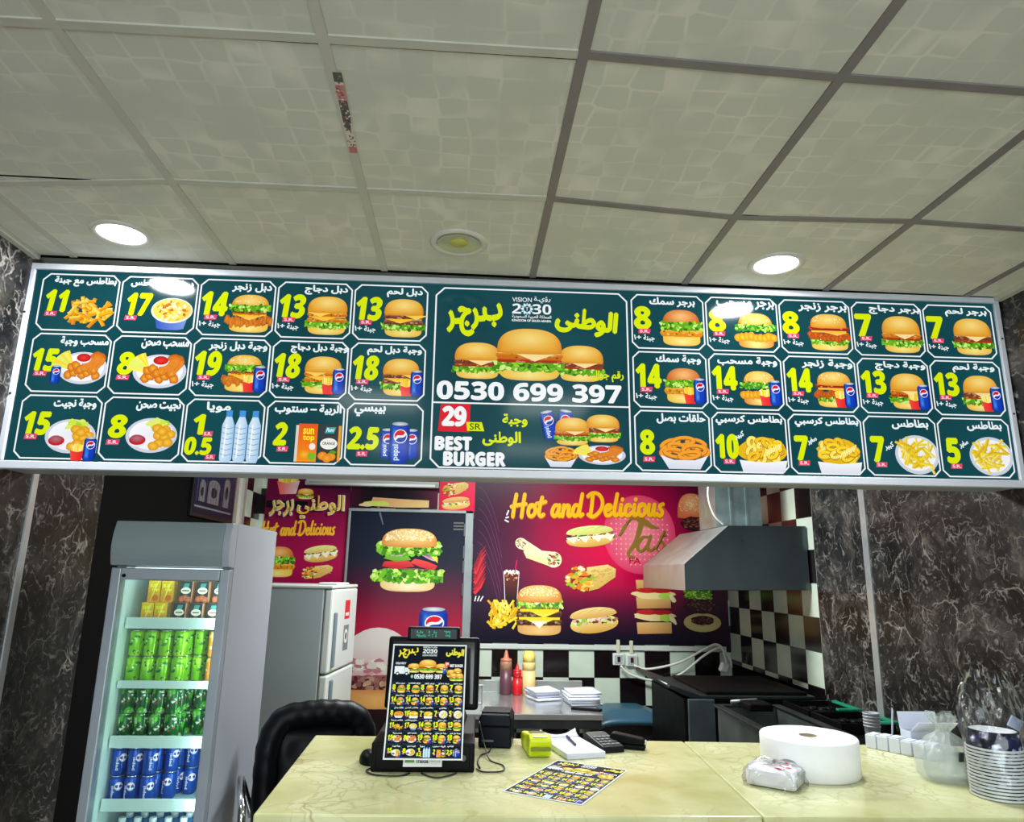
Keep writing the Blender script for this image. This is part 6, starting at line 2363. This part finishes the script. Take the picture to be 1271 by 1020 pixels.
# customer display on top
t2 = thing('customer_display', 'small black customer display with green digits above the touch screen', 'display', (-0.088, 2.27, 1.398), math.radians(-2))
MB().box(-0.079, -0.016, 0.0, 0.079, 0.016, 0.04).build('display_case', M_POS, t2, bevel=0.004)
a = Art(dz=2e-5, seed=3)
a.rect(-0.07, 0.006, 0.07, 0.034, (6, 22, 22))
rr = random.Random(4)
for row in range(2):
    for k in range(20):
        if rr.random() < 0.8 and not (row == 1 and k > 11 and k < 17) and not (k in (13, 14)):
            x = -0.052 + 0.0052 * k
            y = 0.022 - 0.011 * row
            for q in range(3):
                if rr.random() < 0.75:
                    a.rect(x, y + 0.0028 * q, x + 0.0036, y + 0.0028 * q + 0.0015, (30, 190, 150))
a.build('green_digits', print_mat('lit_digits', emit=0.9, rough=0.2, base=0.3), t2, loc=(0, -0.0163, 0))


# ---- the printed menu sheet, two copies
def menu_sheet_art():
    a = Art(dz=4e-6, detail=0.35, seed=11)
    W, H = 0.214, 0.305
    a.rect(0, 0, W, H, (226, 230, 234))
    a.rect(0.004, 0.004, W - 0.004, H - 0.004, (14, 22, 36))
    a.push(0.186, 0.281, 1, 1, -0.1)
    a.text(arabic('الوطنى'), (-0.03, -0.011, 0.02, 0.013), (240, 226, 60), bold=0.0, fat=0.05)
    a.pop()
    a.push(0.048, 0.279, 1, 1, 0.1)
    a.text(arabic('بـرجـر'), (-0.03, -0.012, 0.026, 0.014), (240, 226, 60), bold=0.0, fat=0.05)
    a.pop()
    vision_mark(a, 0.108, 0.285, 0.042)
    a.push(0.104, 0.243, 0.11, 0.085)
    three_burgers(a)
    a.pop()
    # delivery van and phone number
    a.text('DELIVERY', (0.012, 0.248, 0.042, 0.254), (235, 238, 240), bold=0.03)
    a.rect(0.01, 0.222, 0.038, 0.243, (232, 238, 244))
    a.poly([(0.0385, 0.222), (0.053, 0.222), (0.053, 0.232), (0.047, 0.239), (0.0385, 0.239)], (226, 232, 240))
    for x in (0.019, 0.045):
        a.oval(x, 0.222, 0.005, 0.0055, (20, 26, 40), n=12)
        a.oval(x, 0.222, 0.0028, 0.003, (230, 236, 240), n=10)
    a.text(heavy('0530 699 397'), (0.068, 0.209, 0.146, 0.221), (236, 240, 244), fat=0.04)
    a.oval(0.061, 0.215, 0.004, 0.005, (150, 190, 160), n=10)
    # offer at the right
    a.rect(0.153, 0.244, 0.166, 0.256, (226, 70, 90))
    a.text('29', (0.155, 0.246, 0.164, 0.254), (250, 245, 245), bold=0.06)
    a.text('BEST BURGER', (0.168, 0.242, 0.206, 0.25), (236, 236, 236), bold=0.05)
    a.push(0.153, 0.232, 0.018, 0.018)
    can(a)
    a.pop()
    for (x, y) in ((0.172, 0.224), (0.19, 0.228), (0.18, 0.214), (0.196, 0.214)):
        a.push(x, y, 0.024, 0.022)
        burger(a, 'chicken')
        a.pop()
    rows = RIGHT + LEFT
    z_base = 1.2e-5
    cw, chh = 0.0402, 0.0325
    for r, row in enumerate(rows):
        for c, spec in enumerate(row):
            a.z = z_base
            a.push(0.0065 + c * 0.0404, 0.2 - 0.0325 * (r + 1) + 0.001, cw / 0.292, chh / 0.236)
            frame_line(a, 0.008, 0.004, 0.288, 0.226, 0.02, 0.0045, (70, 84, 104))
            draw_cell(a, spec, 0.292, 0.232, lined=False)
            a.pop()
    return a


MS = menu_sheet_art()
M_SHEET = print_mat('menu_sheet_print', rough=0.5, spec=0.04)
P0, P1 = Vector((-0.097, 2.068, 1.108)), Vector((-0.09, 2.172, 1.397))
tilt = math.atan2(P1.z - P0.z, P1.y - P0.y)
t = thing('menu_sheet', 'printed menu sheet leaning on the touch screen and cash drawer', 'menu', tuple(P0), 0, 'printed menu sheets')
t.rotation_euler = (tilt, 0, math.radians(-1.5))
MB().box(-0.107, 0, -0.0014, 0.107, 0.305, -0.0002).build('card', mat('white_paper', (228, 230, 232), 0.6), t)
pr1 = MS.build('menu_print', M_SHEET, t, loc=(-0.107, 0, 0), rot=(0, 0, 0))
# flat copy on the counter
c_ = [Vector((0.11, 1.923)), Vector((0.29, 1.817)), Vector((0.414, 2.15)), Vector((0.227, 2.25))]
bl, br_, tr_, tl_ = c_
ax = (br_ - bl).normalized()
t = thing('menu_sheet', 'printed menu sheet lying flat on the counter in front of the notepad', 'menu', (bl.x, bl.y, ZT + 0.001), math.atan2(ax.y, ax.x), 'printed menu sheets')
MB().box(0, 0, -0.0009, 0.214, 0.352, -0.0002).build('card', _mats['white_paper'], t)
o = pr1.copy()
o.parent = t
o.location = (0, 0, 0)
o.scale = (1, 0.352 / 0.305, 1)
COL.objects.link(o)
# little payment card sign below the leaning menu
t = thing('payment_sign', 'white strip sign with a green block under the leaning menu sheet', 'sign', (-0.1, 2.079, ZC + 0.0185), 0)
t.rotation_euler = (math.radians(80), 0, 0)
MB().box(-0.05, 0, -0.0011, 0.055, 0.032, -0.0002).build('card', _mats['white_paper'], t)
a = Art(dz=3e-5)
a.rect(-0.045, 0.01, -0.02, 0.022, (96, 160, 70))
a.text('mada', (-0.014, 0.009, 0.018, 0.022), (60, 70, 80), bold=0.03)
a.text('mobile pay', (0.022, 0.011, 0.05, 0.019), (120, 126, 130), bold=0.0)
a.build('sign_print', M_PRINT, t, rot=(0, 0, 0))

# computer mouse to the left of the drawer
t = thing('computer_mouse', 'black computer mouse at the left of the cash drawer', 'mouse', (-0.256, 2.2, ZT), 0.3)
m = MB().grid(lambda u, v: (0.026 * math.cos(2 * math.pi * u) * math.sin(math.pi * v / 2 + 0.001), 0.045 * math.sin(2 * math.pi * u) * math.sin(math.pi * v / 2 + 0.001), 0.034 * math.cos(math.pi * v / 2) ** 0.7), 20, 8)
m.build('mouse_body', M_POS, t)
MB().lathe([(0.006, -0.003), (0.006, 0.003)], (0, -0.022, 0.026), n=12, axis='x').build('scroll_wheel', M_DARKSTEEL, t)


def cable(label, pts, r=0.0022):
    o = MB().tube(smooth_line(pts, 6), r, 6).build('black_cable', mat('black_cable', (18, 18, 20), 0.5))
    return tag(o, label, 'cable')


zf = ZC + 0.0035
cable('black cable curling in front of the left half of the cash drawer', [(-0.23, 2.14, zf), (-0.25, 2.1, zf), (-0.22, 2.06, zf), (-0.16, 2.05, zf), (-0.13, 2.078, zf)])
cable('black cable loop in front of the middle of the cash drawer', [(-0.1, 2.078, zf), (-0.075, 2.045, zf), (-0.05, 2.035, zf), (-0.02, 2.06, zf), (-0.005, 2.08, zf)])
cable('black cable looping between the cash drawer and the receipt printer', [(0.06, 2.36, 1.15), (0.075, 2.3, 1.1), (0.09, 2.22, zf), (0.125, 2.16, zf), (0.12, 2.1, zf), (0.07, 2.09, zf), (0.05, 2.12, zf)])
cable('black cable running from the receipt printer down to the counter', [(0.1, 2.35, 1.08), (0.09, 2.31, zf), (0.065, 2.27, zf), (0.055, 2.2, zf), (0.06, 2.13, zf)])

# receipt printer
t = thing('receipt_printer', 'dark blue-black receipt printer right of the cash register', 'printer', (0.11, 2.37, ZT), math.radians(-8))
MB().prism([(-0.052, 0.0), (0.052, 0.0), (0.052, 0.085), (0.044, 0.098), (-0.044, 0.098), (-0.052, 0.085)], 'y', 0.0, 0.13).build('printer_case', mat('navy_plastic', (7, 12, 24), 0.35, spec=0.14), t, bevel=0.006)
MB().box(-0.045, -0.003, 0.06, 0.045, 0.0, 0.066).build('paper_slot', M_BLACK, t)
MB().box(-0.04, -0.002, 0.018, -0.004, 0.0, 0.024).build('label_plate', mat('grey_plate', (90, 96, 104), 0.4), t)
MB().box(-0.046, 0.02, 0.098, 0.046, 0.11, 0.103).build('printer_lid', _mats['navy_plastic'], t, bevel=0.003)

# card terminal
M_NEON = mat('neon_yellow_rubber', (214, 232, 20), 0.4)
t = thing('card_terminal', 'card payment terminal in a neon yellow rubber case', 'card terminal', (0.236, 2.33, ZT), math.radians(4))
MB().prism([(-0.07, 0.0), (0.085, 0.0), (0.1, 0.03), (0.085, 0.042), (-0.06, 0.062), (-0.085, 0.05)], 'x', -0.034, 0.034).build('rubber_case', M_NEON, t, bevel=0.006)
MB().prism([(-0.075, 0.0572), (-0.05, 0.062), (0.02, 0.0555), (0.02, 0.0535)], 'x', -0.022, 0.022).build('screen', mat('terminal_screen', (70, 74, 60), 0.2), t)
MB().box(-0.03, -0.087, 0.02, 0.03, -0.0805, 0.03).build('paper_slot', mat('olive_slot', (120, 130, 20), 0.5), t)
MB().box(-0.024, -0.0815, 0.044, 0.024, -0.07, 0.05).build('paper_slot', _mats['olive_slot'], t)

# notepad, pen, calculator, stapler
t = thing('notepad', 'white lined notepad lying on the counter under a pen', 'notepad', (0.35, 2.36, ZT), math.radians(14))
MB().box(-0.062, -0.118, 0, 0.062, 0.118, 0.017).build('pages', mat('pad_paper', (216, 220, 240), 0.7), t, bevel=0.002)


def curl(u, v):
    x, y = (u - 0.5) * 0.124, 0.118 - 0.03 * v
    return (x, y, 0.019 + 0.018 * (1 - v) ** 2 * (abs(u - 0.5) * 2) ** 2)


MB().sheet(curl, 10, 5, 0.0008).build('curled_page', _mats['pad_paper'], t)
a = Art(dz=3e-5, seed=8)
for k in range(15):
    a.rect(-0.056, -0.1 + 0.013 * k, 0.056, -0.0993 + 0.013 * k, (150, 164, 206))
for k in range(24):
    x, y = -0.05 + 0.1 * a.rnd.random(), -0.09 + 0.18 * a.rnd.random()
    a.stroke([(x, y), (x + 0.006, y + 0.003), (x + 0.012, y)], 0.0012, (90, 100, 160), cap=False)
a.build('ruled_lines', M_PRINT, t, loc=(0, 0, 0.0172), rot=(0, 0, 0))
t = thing('pen', 'dark blue pen lying across the notepad', 'pen', (0.352, 2.385, ZT + 0.0215), math.radians(96))
MB().lathe([(0.0015, -0.062), (0.004, -0.05), (0.004, 0.05), (0.0035, 0.055)], n=12, axis='x').build('pen_body', mat('navy_pen', (20, 26, 66), 0.3), t)
MB().box(0.01, -0.0015, 0.004, 0.052, 0.0015, 0.006).build('pen_clip', mat('pen_clip', (60, 66, 90), 0.3), t)
t = thing('calculator', 'black desk calculator lying right of the notepad', 'calculator', (0.456, 2.388, ZT), math.radians(16))
MB().prism([(-0.075, 0.0), (0.075, 0.0), (0.075, 0.03), (0.055, 0.034), (-0.07, 0.018)], 'x', -0.036, 0.036).build('calculator_body', mat('calculator_black', (20, 21, 24), 0.45, spec=0.2), t, bevel=0.003)
MB().prism([(0.03, 0.0305), (0.062, 0.0345), (0.062, 0.033), (0.03, 0.029)], 'x', -0.029, 0.029).build('calculator_screen', mat('calculator_lcd', (96, 106, 92), 0.2), t)
for i in range(4):
    for j in range(4):
        y = -0.06 + 0.021 * j
        z = 0.0185 + (y + 0.07) * 0.128
        MB().box(-0.03 + 0.0155 * i, y, z, -0.018 + 0.0155 * i, y + 0.014, z + 0.003).build('key', mat('calculator_key', (96, 98, 102), 0.45), t)
t = thing('stapler', 'black stapler-shaped device at the right end of the desk things', 'stapler', (0.533, 2.378, ZT), math.radians(-20))
MB().box(-0.055, -0.018, 0.0, 0.055, 0.018, 0.014).build('base', M_POS, t, bevel=0.004)
MB().prism([(-0.055, 0.0145), (0.052, 0.0145), (0.056, 0.03), (0.046, 0.034), (-0.045, 0.046), (-0.056, 0.036)], 'y', -0.017, 0.017).build('arm', M_POS, t, bevel=0.005)
MB().box(0.052, -0.008, 0.016, 0.0585, 0.008, 0.028).build('metal_tip', M_ALU, t, bevel=0.002)

# jumbo paper roll
t = thing('paper_roll', 'jumbo white paper roll lying flat on the counter', 'paper roll', (0.995, 2.11, ZT), 0.2)
t.rotation_euler = (0.0, 0.0, 0.2)
R0 = 0.132
r_ = MB().lathe([(0.024, 0.002), (R0 - 0.003, 0.0), (R0, 0.004), (R0, 0.094), (R0 - 0.003, 0.098), (0.024, 0.096)], n=64, caps=False)
r_.build('paper_winding', mat('tissue_paper', (236, 237, 240), 0.85, noise=0.015, nscale=40), t)
MB().lathe([(0.022, 0.001), (0.0245, 0.001), (0.0245, 0.097), (0.022, 0.097), (0.022, 0.001)], n=32, caps=False).build('cardboard_core', mat('cardboard', (140, 124, 100), 0.8), t)
MB().lathe([(0.0005, 0.03), (0.0215, 0.03)], n=24, caps=False).build('core_shadow_disc', mat('core_shade', (110, 98, 80), 0.8), t)  # added disc, coloured darker for the shade inside the core

# wrapped napkin pack
M_FILM = glass_mat('clear_film', (0.94, 0.95, 0.95), gl=0.12, rough=0.12)
t = thing('napkin_pack', 'wrapped pack of white napkins in front of the paper roll', 'napkin pack', (0.838, 1.985, ZT), math.radians(-38))
MB().box(-0.064, -0.05, 0.001, 0.064, 0.05, 0.042).build('napkins', mat('pack_tissue', (232, 232, 238), 0.8), t, bevel=0.01)
rr = random.Random(6)


def crumple(u, v):
    th, ph = 2 * math.pi * u, math.pi / 2 * v
    k = 1 + 0.05 * math.sin(th * 7 + v * 9) + 0.04 * math.sin(th * 13 - v * 14)
    cx_ = abs(math.cos(th)) ** 0.5 * math.copysign(1, math.cos(th))
    sy_ = abs(math.sin(th)) ** 0.5 * math.copysign(1, math.sin(th))
    r = math.cos(ph) ** 0.35
    return (0.074 * cx_ * r * k, 0.059 * sy_ * r * k, 0.002 + 0.054 * math.sin(ph) ** 0.8 + 0.006 * math.sin(th * 5 + 2) * v)


MB().grid(crumple, 60, 16).build('plastic_wrap', M_FILM, t)
a = Art(dz=3e-5, seed=4)
a.oval(0.018, -0.012, 0.013, 0.009, (226, 40, 110), n=14, jag=0.2)
a.stroke([(-0.03, 0.014), (-0.012, 0.02), (0.01, 0.014)], 0.005, (206, 90, 110))
a.oval(0.034, 0.012, 0.008, 0.004, (226, 60, 110), n=10, jag=0.3)
a.build('pink_logo', M_PRINT, t, loc=(0, 0, 0.0435), rot=(0, 0, 0))

# small white cartons
M_CARTON = mat('white_carton', (214, 220, 236), 0.6)


def carton_box(label, x, y, rz, w, d, h, lean=0.0, flap=False, z=ZT):
    t = thing('white_carton', label, 'carton', (x, y, z), rz, 'white food cartons on the counter by the right wall')
    t.rotation_euler = (lean, 0, rz)
    b = MB()
    if flap:
        b.box(-w / 2, -d / 2, 0, w / 2, d / 2, 0.003).box(-w / 2, -d / 2, 0.003, -w / 2 + 0.002, d / 2, h).box(w / 2 - 0.002, -d / 2, 0.003, w / 2, d / 2, h)
        b.box(-w / 2 + 0.002, -d / 2, 0.003, w / 2 - 0.002, -d / 2 + 0.002, h).box(-w / 2 + 0.002, d / 2 - 0.002, 0.003, w / 2 - 0.002, d / 2, h)
        b.build('carton_body', M_CARTON, t)
        MB().prism([(-d / 2, h), (-d / 2 - 0.002, h), (-d / 2 - 0.05, h + 0.035), (-d / 2 - 0.048, h + 0.037)], 'x', -w / 2, w / 2).build('flap', M_CARTON, t)
        MB().prism([(d / 2, h), (d / 2 + 0.002, h), (d / 2 + 0.01, h + 0.05), (d / 2 + 0.008, h + 0.05)], 'x', -w / 2, w / 2).build('flap', M_CARTON, t)
    else:
        b.box(-w / 2, -d / 2, 0, w / 2, d / 2, h)
        b.build('carton_body', M_CARTON, t, bevel=0.002)
        MB().box(-w / 2 + 0.004, -d / 2 + 0.002, h, w / 2 - 0.004, d / 2 - 0.01, h + 0.0025).build('tuck_lid', M_CARTON, t)
    return t


for k in range(6):
    lab = NTH[k] + ' flat white carton from the left in the fanned row by the wall strip'
    carton_box(lab, 1.336 + 0.0205 * k + 0.0249, 2.392 - 0.0305 * k + 0.0168, math.radians(-56 + (k % 3) * 1.5), 0.0335, 0.06, 0.04 + 0.0015 * (k % 3))
carton_box('larger white carton with raised lid behind the fanned row', 1.51, 2.372, 0.0, 0.13, 0.055, 0.06, flap=True)

# knotted plastic bag
M_BAG = bpy.data.materials.new('cloudy_plastic')
M_BAG.use_nodes = True
nt = M_BAG.node_tree
pb = nt.nodes['Principled BSDF']
pb.inputs['Base Color'].default_value = (*L3((196, 206, 206)), 1)
pb.inputs['Roughness'].default_value = 0.22
tr = nt.nodes.new('ShaderNodeBsdfTransparent')
mx = nt.nodes.new('ShaderNodeMixShader')
mx.inputs['Fac'].default_value = 0.36
nt.links.new(tr.outputs[0], mx.inputs[1])
nt.links.new(pb.outputs[0], mx.inputs[2])
nt.links.new(mx.outputs[0], nt.nodes['Material Output'].inputs['Surface'])
t = thing('plastic_bag', 'clear knotted plastic bag in front of the white cartons', 'plastic bag', (1.345, 2.03, ZT))


def bagfn(u, v):
    th = 2 * math.pi * u
    prof = [(0.001, 0.001), (0.06, 0.0), (0.076, 0.02), (0.078, 0.05), (0.068, 0.085), (0.045, 0.108), (0.022, 0.122), (0.014, 0.13), (0.022, 0.145), (0.034, 0.16), (0.03, 0.172)]
    f = v * (len(prof) - 1)
    i = min(int(f), len(prof) - 2)
    q = f - i
    r = prof[i][0] * (1 - q) + prof[i + 1][0] * q
    z = prof[i][1] * (1 - q) + prof[i + 1][1] * q
    w = 0.03 + 0.34 * max(0, v - 0.45)
    k = 1 + w * math.sin(th * 9 + v * 11) + w * 0.7 * math.sin(th * 17 - v * 17 + 1)
    return (r * math.cos(th) * k * 1.0, r * math.sin(th) * k * 0.85, z + 0.012 * max(0, v - 0.6) * math.sin(th * 3))


MB().grid(bagfn, 90, 44).build('bag_film', M_BAG, t)
MB().lathe([(0.001, 0.004), (0.05, 0.004), (0.06, 0.03), (0.055, 0.06), (0.03, 0.085), (0.001, 0.09)], n=28, sy=0.85).build('bag_contents', M_BAG, t)
MB().box(-0.016, -0.004, -0.012, 0.016, 0.0, 0.012).build('bag_tag', mat('dark_tag', (40, 46, 48), 0.4), t, loc=(0.006, -0.068, 0.075), rot=(0.2, 0, 0.1))

# inverted printed paper bowls in their sleeve
M_BOWLW = mat('paper_bowl_white', (232, 234, 238), 0.5)
M_BOWLN = can_art_mat('paper_bowl_print', (18, 22, 44), (30, 40, 90), (200, 206, 226), 30)
cxp, cyp = 1.385, 1.888
NB = 15
proto = None
for k in range(NB):
    z = ZT + 0.0081 * k
    lab = ('lowest' if k == 0 else 'topmost' if k == NB - 1 else '%s from the bottom' % ('', 'second', 'third', 'fourth', 'fifth', 'sixth', 'seventh', 'eighth', 'ninth', 'tenth', 'eleventh', 'twelfth', 'thirteenth', 'fourteenth')[k]) + ' upturned paper bowl of the stack at the right counter end'
    if proto is None:
        bw = MB().lathe([(0.0633, 0.004), (0.0625, 0.006), (0.0545, 0.046), (0.0537, 0.0452), (0.0620, 0.004)], n=48, caps=False)
        bw.lathe([(0.0541, 0.0445), (0.0005, 0.0445)], n=48, caps=False, m=1)
        proto = bw.build('paper_bowl', [M_BOWLN, M_BOWLW], None, loc=(cxp, cyp, z))
        tag(proto, lab, 'paper bowl', 'upturned paper bowls in one stack')
        MB().lathe([(0.0632, 0.0004), (0.0655, 0.001), (0.066, 0.003), (0.0655, 0.005), (0.0632, 0.006)], n=48, caps=False).build('rolled_rim', M_BOWLW, proto)
    else:
        dup(proto, (cxp + 0.0006 * math.sin(k), cyp, z), 0.4 * k, lab)
t = thing('bowl_sleeve', 'torn crinkled cellophane sleeve standing up from the bowl stack', 'plastic sleeve', (cxp, cyp, ZT))


def slv(u, v):
    th = 2 * math.pi * u
    z = 0.005 + 0.295 * v
    r = 0.0695 if v < 0.42 else 0.0695 + 0.008 * math.sin((v - 0.42) * 6)
    w = 0.012 + 0.1 * max(0, v - 0.4)
    k = 1 + w * math.sin(th * 7 + v * 16) + w * 0.7 * math.sin(th * 15 - v * 23)
    lean = max(0, v - 0.42)
    zz = z if v < 0.5 else z - 0.06 * max(0.0, math.cos(th + 2.4)) * (v - 0.5) * 2
    return (r * k * math.cos(th) * (1 - 0.12 * lean) + 0.02 * lean, r * k * math.sin(th) * (1 - 0.75 * lean) + 0.03 * lean, zz)


MB().grid(slv, 80, 40).build('sleeve_film', glass_mat('cellophane', (0.9, 0.92, 0.92), gl=0.1, rough=0.16), t)
MB().box(-0.022, -0.003, -0.014, 0.022, 0.0, 0.014).build('paper_tag', mat('tag_paper', (170, 180, 206), 0.5), t, loc=(0.05, -0.02, 0.178), rot=(0.3, 0.4, 0.3))
